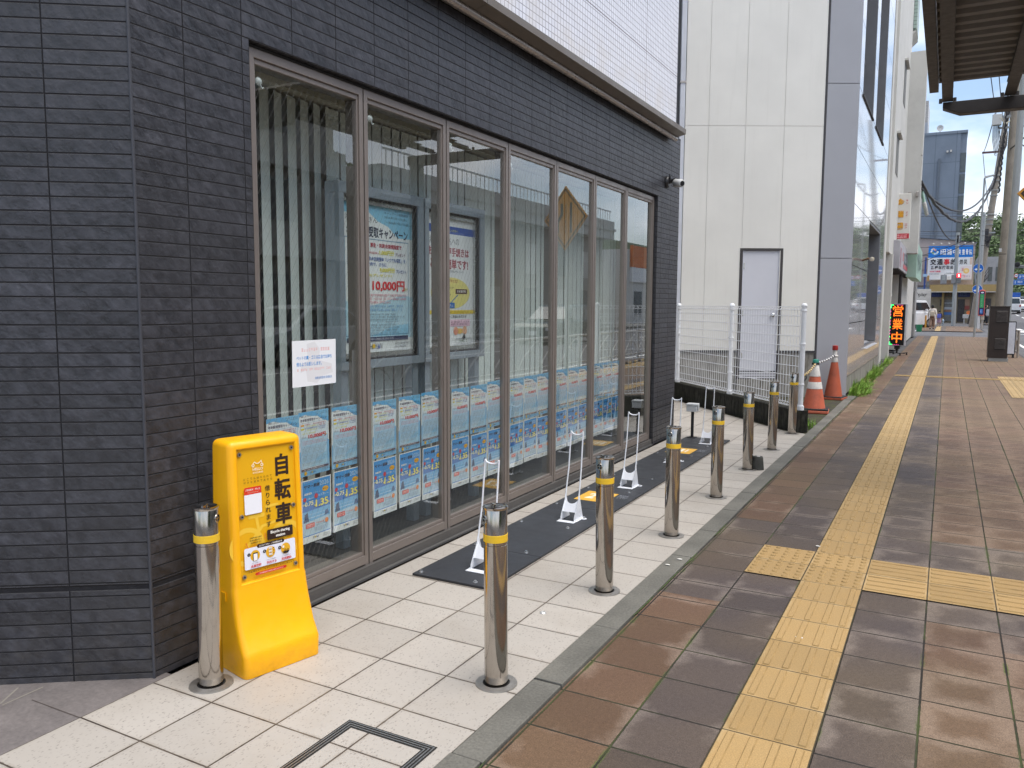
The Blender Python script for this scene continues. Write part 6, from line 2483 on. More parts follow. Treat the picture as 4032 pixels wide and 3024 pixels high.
LPT = (2.72, 66.4, 12.1)
cable((-0.96, 30.2, 5.35), (2.62, 66.2, 10.9), 1.6, 0.045, 'thick sagging cable from the cream restaurant wall to the leaning pole')
cable((-0.96, 30.0, 5.5), (2.66, 66.2, 11.3), 2.4, 0.06, 'thickest twisted cable sagging lowest between restaurant and leaning pole', twist=True)
cable((-0.96, 30.3, 5.6), (0.4, 69.6, 6.6), 0.8, 0.03, 'pale thin cable sloping down from the restaurant wall')
cable((0.30, 24.0, 9.6), (2.8, 66.4, 12.6), 0.5, 0.018, 'thin upper wire slanting down to the leaning pole top')
cable((0.55, 24.0, 9.8), (3.0, 66.4, 12.9), 0.5, 0.018, 'second thin upper wire slanting parallel to the leaning pole')
cable((1.66, 66.4, 12.2), (1.05, 31.3, 7.75), 0.2, 0.018, 'wire from the crossarm tip rising to the grey cable box')
cable((1.66, 66.4, 12.1), (3.4, 90, 8.2), 0.3, 0.02, 'wire running down from the crossarm tip towards the hill')
for k, (z0, z1) in enumerate(((7.65, 7.75), (7.45, 7.5), (6.5, 6.55), (6.25, 6.2), (5.3, 5.9))):
    cable((-6, 58, z0), (9, 62, z1), 0.25, 0.016, 'thin crossing wire over the side street, number %s from the top' % ('one', 'two', 'three', 'four', 'five')[k] if False else ['uppermost thin wire crossing in front of the slate tower', 'second thin wire crossing in front of the slate tower', 'middle thin wire crossing level with the lamp foot', 'fourth thin wire crossing just above the clinic roof', 'lowest thin wire crossing at the clinic roof edge'][k])
cable((1.5, 31.4, 8.6), (2.2, 66.3, 9.8), 1.2, 0.05, 'dark twisted bundle running from the near utility pole to the leaning pole', twist=True)
cable((1.55, 31.4, 7.0), (5.5, 46, 9.5), 0.8, 0.02, 'thin wire leaving the near pole to the upper right')
cable((1.55, 31.4, 6.6), (3.5, 20, 8.4), 0.4, 0.022, 'thin wire leaving the near pole towards the road')
cable((-4, 75, 4.6), (2.3, 66.4, 6.7), 0.3, 0.022, 'low wire from the leaning pole to the clinic wall')
cable((-4, 75, 5.2), (2.3, 66.4, 6.9), 0.3, 0.022, 'low wire just above another from the leaning pole to the clinic wall')

# ------------------------------------------------------------------ traffic signals and road signs
m_blue = pm('sign_blue', (0.010, 0.13, 0.50), 0.35, var=0.04)
m_swh = pm('sign_face_white', (0.75, 0.76, 0.77), 0.35, var=0.03)
m_dkg = pm('signal_grey', (0.17, 0.18, 0.18), 0.5)
sp = thing('traffic_signal', 'pale grey signal pole with a lit red pedestrian light', 'traffic signal', (0.46, 69.8, 0))
b = MB()
b.cyl((0.46, 69.8, 0), (0.42, 69.8, 7.0), 0.155, 0.12, 18, m_pole)
b.build('pole', sp, True, smooth=40)
b = MB()
b.box(0.49, 0.80, 69.45, 69.65, 3.22, 3.98, m_dkg)
b.box(0.16, 0.48, 69.5, 69.9, 3.2, 3.85, pm('signal_side_grey', (0.27, 0.28, 0.29), 0.5))
b.build('signal_box', sp, True, bevel=0.02)
b = MB()
b.box(0.52, 0.77, 69.44, 69.449, 3.64, 3.94, glow('signal_red', (1.0, 0.02, 0.03), 2.2))
b.build('red_lamp', sp, True)
a = Art()
a.disc(.125, .22, .035, '#FFD8D0', m=glow('signal_figure', (1, .55, .5), 2.0))
a.rr(.085, .05, .165, .18, .02, None, glow('signal_figure', (1, .55, .5), 2.0))
b = MB()
a.put(b, (.52, 69.438, 3.64), (1, 0, 0), (0, 0, 1), 0.0005, 0.0005)
b.build('red_figure', sp, True, fix=False)
b = MB()
b.box(0.38, 0.50, 69.6, 69.66, 6.25, 6.8, m_black)
b.build('side_lamp', sp, True)
b = MB()
b.box(0.34, 0.44, 69.55, 69.72, 1.0, 1.75, m_pole)
b.build('push_button_box', sp, True, bevel=0.03)
t = thing('traffic_signal', 'grey signal head turned sideways in front of the clinic board', 'traffic signal', (-0.35, 69.5, 3.5))
b = MB()
b.box(-0.56, -0.14, 69.35, 69.65, 3.16, 3.86, pm('signal_side_grey', (0.27, 0.28, 0.29), 0.5))
b.build('housing', t, True, bevel=0.04)
b = MB()
b.box(-0.45, -0.25, 69.34, 69.349, 3.45, 3.78, pm('signal_shade', (0.36, 0.39, 0.38), 0.5))
b.build('visor', t, True)
b = MB()
b.tube([(-0.35, 69.7, 3.9), (0.0, 69.75, 3.98), (0.42, 69.8, 3.95)], 0.03, m_pole, 8)
b.build('arm', t, True)


def round_sign(cx, y, cz, r, kind):
    b = MB()
    b.cyl((cx, y, cz), (cx, y + 0.02, cz), r, None, 32, m_swh)
    a = Art()
    a.disc(0, 0, r * .95, None, m=m_blue)
    W_ = '#F2F4F6'
    if kind == 'left':
        a.rect(-r * .35, -r * .28, r * .6, -r * .08, W_)
        a.poly([(-r * .72, -r * .18), (-r * .30, r * .10), (-r * .30, -r * .46)], W_)
    else:
        a.rect(r * .12, -r * .70, r * .32, r * .45, W_)
        a.poly([(r * .22, r * .80), (-r * .02, r * .38), (r * .46, r * .38)], W_)
        a.rect(-r * .40, -r * .36, r * .12, -r * .16, W_)
        a.poly([(-r * .75, -r * .26), (-r * .36, 0), (-r * .36, -r * .52)], W_)
    a.put(b, (cx, y - 0.001, cz), (1, 0, 0), (0, 0, 1), 0.001)
    return b


rs = thing('road_sign_pole', 'grey post carrying two round blue arrow signs near the corner', 'road sign', (1.82, 64.0, 0))
b = MB()
b.cyl((1.82, 64.1, 0), (1.90, 64.1, 7.8), 0.14, 0.10, 16, m_pole)
b.build('post', rs, True, smooth=40)
round_sign(1.73, 63.92, 4.07, 0.32, 'left').build('left_arrow_sign', rs, True, fix=False)
round_sign(1.75, 63.92, 2.65, 0.31, 'both').build('straight_and_left_sign', rs, True, fix=False)
bs = thing('bus_stop_sign', 'slim red framed bus stop sign with a green panel', 'bus stop', (1.95, 60.6, 0))
m_pk = pm('bus_stop_red', (0.62, 0.12, 0.10), 0.45, var=0.05)
b = MB()
b.box(1.78, 2.13, 60.55, 60.70, 0.88, 2.52, m_pk)
b.cyl((1.955, 60.62, 2.5), (1.955, 60.62, 2.56), 0.12, 0.1, 14, m_pk)
b.build('frame', bs, True, bevel=0.02)
a = Art()
W, H = 0.28, 1.52
a.rect(0, 0, W, H, '#1E2450')
a.rect(W * .1, H * .30, W * .9, H * .88, '#3F9A5E')
a.disc(W * .5, H * .945, W * .3, '#E6ECF2', H * .028)
for k in range(5):
    a.scrawl(W * .36, W * .64, H * (.36 + .10 * k), .09, '#8CC79E', 1, 1.0)
a.rect(W * .25, H * .06, W * .75, H * .24, '#5A86C8')
a.scrawl(W * .32, W * .68, H * .12, .09, '#CFE0F2', 2)
b = MB()
a.put(b, (1.815, 60.545, 0.94), (1, 0, 0), (0, 0, 1), 0.001)
b.build('panel', bs, True, fix=False)
for xx in (1.81, 1.88):
    b = MB()
    b.cyl((xx, 60.62, 0), (xx - 0.0, 60.62, 0.9), 0.025, None, 8, m_swh)
    b.build('leg', bs, True, smooth=40)
b = MB()
b.box(1.95, 2.15, 60.7, 60.9, 0.62, 0.88, pm('beige_lamp_box', (0.55, 0.48, 0.38), 0.5))
b.box(2.0, 2.12, 60.75, 60.87, 0.0, 0.62, pm('worn_post', (0.42, 0.38, 0.33), 0.7))
o = b.build('worn_post', bevel=0.01)
tag(o, 'worn short beige post with a square head beside the bus stop', 'post')

# ------------------------------------------------------------------ clinic building with the big sign board
clinic = thing('clinic_building', 'pinkish clinic building with ochre band, shop front and huge blue and white board', 'building', (0.5, 84, 0))
m_pink = pm('pinkish_render', (0.42, 0.36, 0.34), 0.75, var=0.08, scale=0.6, dirt=0.12)
m_ochre = pm('ochre_panel', (0.40, 0.28, 0.11), 0.55, var=0.06)
b = MB()
b.mesh([(-6, 84, 3.4), (1.95, 84, 3.4), (1.95, 84, 7.2), (0.3, 84, 7.4), (-2.6, 84, 7.75), (-6, 84, 7.9), (-6, 92, 3.4), (1.95, 92, 3.4), (1.95, 92, 7.2), (0.3, 92, 7.4), (-2.6, 92, 7.75), (-6, 92, 7.9)],
       [(0, 1, 2, 3, 4, 5), (6, 11, 10, 9, 8, 7), (1, 7, 8, 2)], m_pink)
for zz in (4.8, 6.15):
    b.box(-6, 1.95, 83.98, 84.001, zz, zz + 0.02, m_join)
b.build('upper_wall', clinic, True)
b = MB()
b.mesh([(-6.2, 83.8, 7.95), (-2.6, 83.8, 7.80), (0.3, 83.8, 7.45), (2.1, 83.8, 7.22), (-6.2, 92, 8.2), (-2.6, 92, 8.05), (0.3, 92, 7.7), (2.1, 92, 7.47)], [(0, 1, 5, 4), (1, 2, 6, 5), (2, 3, 7, 6)], pm('pale_blue_roof', (0.36, 0.48, 0.66), 0.45))
b.build('roof', clinic, True)
b = MB()
for k in range(10):
    x0 = -1.5 + k * 0.52
    b.box(x0 + .004, x0 + .516, 82, 82.3, 2.80, 3.41, m_ochre)
b.box(-1.5, 3.7, 82.05, 84, 2.78, 3.39, m_ochre)
b.box(-1.5, 3.7, 81.99, 82.3, 2.74, 2.795, m_cw)
b.build('ochre_band', clinic, True)
b = MB()
m_shopd = pm('shop_interior_dark', (0.055, 0.05, 0.05), 0.3, var=0.3)
b.box(-1.6, 3.7, 83.3, 83.5, 0, 2.75, pm('shop_tan', (0.26, 0.21, 0.14), 0.7, var=0.15))
b.box(-1.36, -0.46, 83.25, 83.299, 2.33, 2.74, pm('shop_blue_fascia', (0.03, 0.05, 0.16), 0.5))
b.box(0.8, 1.75, 83.25, 83.299, 2.33, 2.74, pm('shop_blue_fascia', (0.03, 0.05, 0.16), 0.5))
b.box(-0.25, 0.5, 83.25, 83.299, 2.33, 2.74, pm('shop_green_fascia', (0.10, 0.10, 0.07), 0.5))
b.box(-0.48, -0.30, 82.9, 83.1, 0, 2.74, m_ochre)
b.box(-0.60, -0.32, 83.25, 83.298, 1.55, 2.1, m_shopd)
b.box(0.82, 1.36, 83.25, 83.298, 0.1, 2.12, m_shopd)
b.box(-0.22, 0.5, 83.24, 83.297, 0.15, 2.1, pm('shop_glass_panel', (0.19, 0.19, 0.18), 0.3, var=0.2))
b.box(1.38, 1.75, 83.25, 83.298, 1.2, 2.1, pm('shop_poster_tan', (0.38, 0.24, 0.16), 0.6))
b.box(1.38, 1.75, 83.23, 83.249, 1.2, 1.55, pm('shop_poster_red', (0.32, 0.08, 0.06), 0.6))
b.box(2.6, 3.4, 83.25, 83.298, 0.3, 2.2, m_shopd)
b.build('shop_front', clinic, True)
a = Art()
a.scrawl(0.1, 0.8, 2.44, 0.2, '#48609C', 5)
a.scrawl(1.2, 1.66, 2.45, 0.2, '#A0583C', 3)
a.scrawl(2.3, 3.0, 2.45, 0.2, '#6E88A8', 5)
a.rect(1.12, 1.75, 1.86, 1.82, '#B9C0C4')
a.rect(1.12, 1.2, 1.86, 1.42, '#B7BDC0')
a.rect(1.12, .72, 1.86, .95, '#4D78B4')
for k in range(4):
    a.rect(1.12, 1.0 + .05 * k, 1.86, 1.02 + .05 * k, '#C8865C')
b = MB()
a.put(b, (-1.36, 83.235, 0), (1, 0, 0), (0, 0, 1), 0.001)
b.build('shop_lettering', clinic, True, fix=False)
t = thing('clinic_board', 'huge blue and white clinic board with black and red characters', 'signboard', (0.0, 83, 5.3))
b = MB()
b.box(-1.76, 1.77, 83.0, 83.25, 3.86, 6.92, m_swh)
b.build('board', t, True)
a = Art()
W, H = 3.53, 3.06
a.rect(0, 0, W, H, '#EEF0F1')
a.rect(0, H * .655, W, H, None, pm('board_blue', (0.008, 0.20, 0.66), 0.4, var=0.03))
for k, (cx, cy, c) in enumerate(((.28, 2.72, '#E6EEF2'), (.24, 2.55, '#F0F2EE'), (.40, 2.80, '#E5A08C'), (.54, 2.70, '#E25F45'), (.38, 2.42, '#5FB04C'), (.52, 2.34, '#BFE4EC'), (.66, 2.38, '#A8D8F0'), (.74, 2.5, '#E6F2F8'))):
    a.disc(cx, cy, .085, '#F2F6F8')
    a.disc(cx, cy, .062, c)
x = .98
for ch, wd in zip('田浦中央整骨院', (.46, .46, .40, .26, .26, .24, .26)):
    a.fit(ch, x, 2.26 - .05 * (x / W), x + wd - .05, 2.78 - .10 * (x / W), '#F4F8FB', 0.05)
    x += wd + .03
x = .20
for ch, wd, c in (('交', .50, '#262A30'), ('通', .50, '#262A30'), ('事', .50, '#D8262E'), ('故', .50, '#262A30'), ('・', .12, '#262A30'), ('労', .30, '#262A30'), ('災', .30, '#262A30')):
    a.fit(ch, x, 1.36 if wd > .4 else (1.38 if wd > .2 else 1.55), x + wd - .04, 1.88 if wd > .4 else (1.80 if wd > .2 else 1.63), c, 0.045)
    x += wd + .04
x = .26
for ch in '各種保険取扱':
    a.fit(ch, x, .96, x + .26, 1.26, '#30343A', 0.03)
    x += .31
a.fit('WEBで検索', .18, .68, 1.05, .84, '#D8485A', 0.03)
a.fit('田浦中央整骨院', .18, .48, .96, .60, '#9AA0A6', 0.02)
a.rect(0, 0, W, .08, '#BFC2C4')
a.rect(1.45, .30, 1.98, .78, '#F4F5F5')
a.frame(1.5, .5, 1.9, .7, .02, '#8A9096')
a.rect(2.62, 0.10, 3.48, 1.22, '#E9DEDC')
a.disc(3.08, .78, .24, '#F0C878')
a.disc(3.08, .78, .12, '#F4DFA8')
a.scrawl(2.70, 2.92, .80, .25, '#E8A090', 1)
a.scrawl(2.72, 3.05, .22, .2, '#E58A9A', 3)
a.scrawl(3.1, 3.4, .24, .12, '#A9A2C0')
a.rect(3.32, 1.33, 3.5, 1.95, '#D9C3B2')
b = MB()
a.put(b, (-1.76, 82.99, 3.86), (1, 0, 0), (0, 0, 1), 0.002)
b.build('face', t, True, fix=False)
for k in range(6):
    b = MB()
    b.tube([(-1.4 + k * .62, 83, 6.95), (-1.4 + k * .62, 82.5, 7.12), (-1.38 + k * .62, 82.3, 7.1)], 0.02, m_tubem, 5)
    b.cyl((-1.44 + k * .62, 82.3, 7.1), (-1.32 + k * .62, 82.3, 7.02), 0.05, 0.06, 10, m_cw)
    b.build('spotlight', t, True)
t = thing('blue_post', 'deep blue downpipe post left of the clinic board', 'post', (-1.92, 82.8, 0))
b = MB()
b.box(-2.0, -1.86, 82.7, 82.85, 2.6, 5.9, pm('deep_blue_post', (0.03, 0.07, 0.27), 0.5))
b.build('shaft', t, True, bevel=0.01)
b = MB()
b.box(-2.1, -1.75, 82.6, 82.69, 4.15, 4.4, pm('pale_blue_plate', (0.35, 0.52, 0.70), 0.5))
b.build('plate', t, True)
t = thing('small_sign', 'small yellow and black upright sign beside the blue post', 'sign', (-1.6, 81.5, 3.6))
b = MB()
b.box(-1.72, -1.55, 81.5, 81.58, 3.72, 4.22, pm('amber_sign', (0.45, 0.25, 0.08), 0.5))
b.box(-1.75, -1.55, 81.5, 81.58, 3.2, 3.68, m_dkg)
b.build('panels', t, True, bevel=0.01)

# small house bits on the far corner
t = thing('vending_table', 'white low table with an orange round sign in front of the shop', 'table', (1.7, 79.0, 0))
for q in range(2):
    b = MB()
    b.box(1.28 + q * .32, 1.36 + q * .32, 78.9, 79.2, 0, .48, m_cw)
    b.build('leg', t, True)
b = MB()
b.box(1.2, 2.05, 78.8, 79.4, .48, .80, m_cw)
b.build('table_top', t, True, bevel=0.01)
b = MB()
b.cyl((1.62, 79.0, 0.96), (1.62, 79.05, 0.96), 0.165, None, 24, pm('orange_disc', (0.62, 0.17, 0.05), 0.5))
o = b.build('orange_disc', smooth=40)
tag(o, 'round orange sign standing on the white low table', 'sign')
t = thing('bare_tree', 'dark tree trunk with bare forked branches in front of the shop', 'tree', (1.85, 78.2, 0))
m_bark = pm('dark_bark', (0.055, 0.045, 0.036), 0.9, var=0.3, scale=6)
b = MB()
b.tube([(1.75, 78.2, 0), (1.9, 78.2, 1.2), (1.95, 78.2, 2.6), (2.2, 78.2, 3.6)], [.22, .17, .13, .08], m_bark, 8)
b.build('trunk', t, True, smooth=60)
b = MB()
rg = random.Random(3)
for k in range(16):
    a0 = Vector((2.0 + .02 * k, 78.2, 2.6 + .07 * k))
    d = Vector((rg.uniform(-.6, 1.0), rg.uniform(-.4, .4), rg.uniform(.5, 1.1)))
    b.tube([a0, a0 + d * .5, a0 + d * 1.0 + Vector((rg.uniform(-.2, .2), 0, .1))], [.045, .03, .012], m_bark, 5)
b.build('crown', t, True, smooth=60)

# graffiti wall at the far corner
t = thing('graffiti_wall', 'off white wall panel with black spray scrawls behind the parked white car', 'wall', (-1.5, 65.2, 0))
b = MB()
b.box(-2.6, -1.07, 65.0, 65.25, 0.0, 2.70, pm('dirty_white_wall', (0.52, 0.50, 0.46), 0.8, var=0.15, scale=1.6, dirt=0.25))
b.build('panel', t, True, bevel=0.01)
a = Art()
rg = random.Random(8)
for (cx, cy, sx, sy, n) in ((.95, 2.3, .55, .22, 26), (.9, 1.72, .62, .2, 30), (.95, 1.35, .5, .16, 20), (1.05, .9, .35, .1, 10)):
    pts = [(cx + sx * (k / n - .5) + .10 * math.sin(k * 2.3 + cy), cy + sy * math.sin(k * 1.9) * rg.uniform(.3, 1)) for k in range(n)]
    a.line(pts, .022 if cy > 1.5 else .05, '#2C2B2B')
b = MB()
a.put(b, (-2.6, 64.99, 0), (1, 0, 0), (0, 0, 1), 0.001)
b.build('graffiti', t, True, fix=False)
b = MB()
b.cyl((-1.28, 63.2, 0), (-1.28, 63.2, 0.85), 0.06, None, 12, pm('orange_post', (0.55, 0.27, 0.04), 0.5))
o = b.build('orange_post', smooth=40)
tag(o, 'stubby orange post between the parked white car and the walking woman', 'post')
b = MB()
b.lathe([(0.14, 0), (0.17, 0.3), (0.18, 0.42), (0.0, 0.42)], (-1.42, 54.0, -0.04), pm('green_bin', (0.02, 0.20, 0.09), 0.5), 16)
o = b.build('green_bin', smooth=40)
tag(o, 'low green bin beside the front wheel of the parked white car', 'bin')

# ------------------------------------------------------------------ vehicles
m_tyre = pm('tyre_rubber', (0.02, 0.02, 0.021), 0.8)
m_rimc = pm('alloy_rim', (0.35, 0.36, 0.37), 0.3, 0.7)
m_cgl = pm('car_window', (0.02, 0.026, 0.03), 0.06, spec=0.8)


def vehicle(name, label, cat, loc, rz, L, Wd, H, col, kind='van', top=None, group=None):
    """local +y is the front"""
    t = thing(name, label, cat, loc, rz, group)
    m = pm('car_paint_' + '_'.join('%d' % int(c * 100) for c in col), col, 0.25, 0.0, var=0.02, spec=0.6)
    hl = L / 2
    gc = 0.17 * (H / 1.6)
    if kind == 'sedan':
        side = [(-hl, gc + .15), (-hl, H * .58), (-hl * .86, H * .64), (hl * .42, H * .62), (hl * .92, H * .50), (hl, H * .42), (hl, gc)]
        roof = [(-hl * .84, H * .62), (-hl * .52, H * .95), (-hl * .05, H), (hl * .12, H * .96), (hl * .50, H * .60)]
    elif kind == 'suv':
        side = [(-hl, gc + .1), (-hl, H * .58), (-hl * .97, H * .62), (hl * .45, H * .60), (hl * .93, H * .54), (hl, H * .44), (hl, gc)]
        roof = [(-hl * .96, H * .60), (-hl * .86, H * .95), (-hl * .4, H), (hl * .12, H * .97), (hl * .52, H * .58)]
    else:
        side = [(-hl, gc), (-hl, H * .52), (-hl, H * .56), (hl * .78, H * .56), (hl * .97, H * .46), (hl, H * .40), (hl, gc)]
        roof = [(-hl * .99, H * .55), (-hl * .96, H * .97), (-hl * .6, H), (hl * .55, H * .98), (hl * .80, H * .55)]
    b = MB()
    b.prism(side, lambda y, z, d: (d, y, z), -Wd / 2, Wd / 2, m)
    b.build('body', t, bevel=0.06, seg=3)
    b = MB()
    n = len(roof)
    vs = [(-Wd / 2 * (0.96 if z < H * .7 else .82), y, z) for y, z in roof] + [(Wd / 2 * (0.96 if z < H * .7 else .82), y, z) for y, z in roof]
    fs = [tuple(range(n - 1, -1, -1)), tuple(range(n, 2 * n))] + [(k, k + 1, n + k + 1, n + k) for k in range(n - 1)]
    b.mesh(vs, fs, m)
    b.build('roof', t, bevel=0.05, seg=3)

    def lerp2(p, q, s):
        return (p[0] + (q[0] - p[0]) * s, p[1] + (q[1] - p[1]) * s)
    # windows: windscreen, rear, sides sit just proud of the cabin
    def xw(z):
        s = (z - H * .58) / (H * .38)
        return Wd / 2 * (0.96 - 0.14 * max(0, min(1, s))) + 0.004
    A, B, Cc, Dd = roof[0], roof[1], roof[3], roof[4]
    b = MB()
    p, q = lerp2(Dd, Cc, .12), lerp2(Dd, Cc, .9)
    for (p, q, sg) in ((p, q, 1),):
        b.face([(-xw(p[1]) * .9, p[0] + .03, p[1] + .01), (xw(p[1]) * .9, p[0] + .03, p[1] + .01), (xw(q[1]) * .88, q[0] + .03, q[1] + .01), (-xw(q[1]) * .88, q[0] + .03, q[1] + .01)], m_cgl)
    b.build('windscreen', t)
    b = MB()
    p, q = lerp2(A, B, .15), lerp2(A, B, .88)
    b.face([(-xw(p[1]) * .88, p[0] - .03, p[1]), (xw(p[1]) * .88, p[0] - .03, p[1]), (xw(q[1]) * .85, q[0] - .03, q[1]), (-xw(q[1]) * .85, q[0] - .03, q[1])], m_cgl)
    b.build('rear_window', t)
    zl, zh = H * .64, H * .91
    for s in (-1, 1):
        yb = lerp2(A, B, (zl - A[1]) / max(.01, B[1] - A[1]))[0] + .12
        yt = lerp2(A, B, (zh - A[1]) / max(.01, B[1] - A[1]))[0] + .14
        fb = lerp2(Dd, Cc, (zl - Dd[1]) / max(.01, Cc[1] - Dd[1]))[0] - .10
        ft = lerp2(Dd, Cc, (zh - Dd[1]) / max(.01, Cc[1] - Dd[1]))[0] - .10
        mid_b, mid_t = (yb + fb) / 2, (yt + ft) / 2
        for (q0, q1, r0, r1) in ((yb, mid_b - .05, yt, mid_t - .05), (mid_b + .05, fb, mid_t + .05, ft)):
            b = MB()
            b.face([(s * (xw(zl) + .012), q0, zl), (s * (xw(zl) + .012), q1, zl), (s * (xw(zh) + .012), r1, zh), (s * (xw(zh) + .012), r0, zh)], m_cgl)
            b.build('side_window', t)
    wr = 0.31 * (H / 1.6) ** .5
    for y in (-hl * .62, hl * .64):
        for s in (-1, 1):
            b = MB()
            x0, x1 = s * (Wd / 2 - .19), s * (Wd / 2 + .012)
            b.lathe([(wr * .62, x0), (wr * .95, x0), (wr, x0 + s * .03), (wr, x1 - s * .03), (wr * .94, x1), (wr * .64, x1), (wr * .62, x1 - s * .02)], (0, y, wr), m_tyre, 24, 'x')
            wl = b.build('wheel', t, smooth=40)
            b = MB()
            b.lathe([(wr * .63, x1 - s * .012), (wr * .5, x1 - s * .03), (0.05, x1 - s * .01), (0.0, x1 - s * .01)], (0, y, wr), m_rimc, 20, 'x')
            for k in range(5):
                an = 2 * PI * k / 5
                c, si = math.cos(an), math.sin(an)
                b.mesh([(x1 - s * .005, y + c * .05 - si * .03, wr + si * .05 + c * .03), (x1 - s * .005, y + c * .05 + si * .03, wr + si * .05 - c * .03), (x1 - s * .005, y + c * wr * .6 + si * .02, wr + si * wr * .6 - c * .02), (x1 - s * .005, y + c * wr * .6 - si * .02, wr + si * wr * .6 + c * .02)], [(0, 1, 2, 3)], m_rimc)
            b.build('rim', wl)
    for s in (-1, 1):
        b = MB()
        b.box(s * Wd * .30, s * Wd * .46, hl - .01, hl + .012, H * .36, H * .43, pm('headlamp_lens', (0.6, 0.62, 0.64), 0.1))
        b.build('headlight', t, bevel=0.01)
        b = MB()
        b.box(s * Wd * .38, s * Wd * .47, -hl - .012, -hl + .01, H * .40, H * .54, pm('tail_lamp_lens', (0.36, 0.02, 0.02), 0.2))
        b.build('tail_light', t, bevel=0.01)
        b = MB()
        b.box(s * (Wd / 2 + .005), s * (Wd / 2 + .16), hl * .40, hl * .46, H * .60, H * .68, m)
        b.build('wing_mirror', t, bevel=0.02)
    for yy in (hl, -hl):
        b = MB()
        sg = 1 if yy > 0 else -1
        b.box(-.17, .17, yy - .004, yy + sg * .014, H * .24, H * .24 + .16, m_swh)
        b.build('number_plate', t)
        b = MB()
        b.box(-Wd * .44, Wd * .44, yy - .006, yy + sg * .01, gc + .02, H * .21, m_rub)
        b.build('bumper', t)
    if top:
        b = MB()
        b.box(-Wd * .42, Wd * .42, -hl * .85, hl * .3, H + .01, H + top[0], top[1])
        b.build('roof_load', t, bevel=0.03)
    return t


WHC = (0.70, 0.71, 0.72)
vehicle('parked_car', 'white car with its front end showing past the stone building corner', 'car', (-2.55, 63.4, -0.04), R_(-38), 4.2, 1.7, 1.95, WHC, 'van')
vehicle('delivery_van', 'white van with a blue roof load driving away up the street', 'van', (7.05, 118, zp(118) - .05), R_(0), 4.4, 1.75, 2.0, WHC, 'van', (0.55, pm('blue_roof_load', (0.02, 0.10, 0.42), 0.5)))
vehicle('grey_car', 'small grey car behind the white van, far up the street', 'car', (10.6, 162, zp(162) - .05), R_(180), 4.3, 1.75, 1.6, (0.22, 0.23, 0.24), 'sedan')
vehicle('white_car', 'white car coming down the street at the right edge', 'car', (8.6, 128, zp(128) - .05), R_(180), 4.2, 1.75, 1.62, WHC, 'suv')
vehicle('dark_car', 'dark car far up the street behind the oncoming white car', 'car', (11.3, 160, zp(160) - .05), R_(180), 4.4, 1.8, 1.6, (0.05, 0.05, 0.06), 'sedan')
vehicle('passing_car', 'dark green car passing on the road, mirrored in the shop windows', 'car', (8.2, 29.2, -0.05), R_(180), 4.6, 1.8, 1.52, (0.03, 0.055, 0.05), 'suv')
vehicle('silver_car', 'silver car on the road, mirrored low in the second and third windows', 'car', (9.2, 15.5, -0.05), R_(180), 4.4, 1.75, 1.48, (0.34, 0.35, 0.36), 'sedan')

# ------------------------------------------------------------------ overhead road signs far right
hs = thing('direction_signs', 'two stacked blue direction signs and two round red rimmed signs over the road', 'road sign', (5.5, 78.5, 0))
b = MB()
b.cyl((6.6, 78.6, 0), (6.6, 78.6, 6.2), 0.12, 0.1, 14, m_pole)
b.cyl((6.6, 78.6, 3.85), (4.1, 78.6, 3.95), 0.05, None, 8, m_pole)
b.build('pole', hs, True, smooth=40)
for k, (x0, z0, txt) in enumerate(((4.97, 3.72, '川崎'), (4.66, 3.27, '横浜'))):
    a = Art()
    W, H = 1.15, .42
    a.rect(0, 0, W, H, None, m_blue)
    a.frame(.02, .02, W - .02, H - .02, .015, '#B8CCE8')
    a.cent(txt, W * (.44 if k else .30), H * .58, H * .42, '#D6E2F2', 0.02)
    a.rect(.14, .1, .2, .32, '#D6E2F2')
    a.scrawl(W * .3, W * .6, H * .1, H * .14, '#A9BFE0')
    b = MB()
    b.box(x0, x0 + W, 78.5, 78.54, z0, z0 + H, m_blue)
    a.put(b, (x0, 78.498, z0), (1, 0, 0), (0, 0, 1), 0.001)
    b.build('blue_sign', hs, True, fix=False)
for k, tx in enumerate(('R', '40')):
    b = MB()
    a = Art()
    a.disc(0, 0, .17, '#C8323C')
    a.disc(0, 0, .125, '#EDEFF2')
    a.cent(tx, 0, 0, .13, '#44588C', 0.02)
    cx = 4.43 + .45 * k
    b.cyl((cx, 78.5, 4.03), (cx, 78.52, 4.03), .17, None, 20, m_swh)
    a.put(b, (cx, 78.498, 4.03), (1, 0, 0), (0, 0, 1), 0.001)
    b.build('round_sign', hs, True, fix=False)
t = thing('traffic_signal', 'black horizontal traffic signal high over the road at the right edge', 'traffic signal', (4.6, 70, 4.5))
b = MB()
b.box(4.18, 5.4, 70.0, 70.2, 4.28, 4.52, m_dkg)
b.build('housing', t, True, bevel=0.05)
b = MB()
b.lathe([(0.0, 0.0), (0.16, 0.02), (0.19, 0.2), (0.15, 0.25)], (4.35, 69.6, 4.55), m_black, 16, 'y')
b.build('visor', t, True, smooth=40)
b = MB()
b.cyl((5.4, 70.1, 4.4), (8.0, 70.1, 4.4), 0.05, None, 8, m_pole)
b.build('arm', t, True)

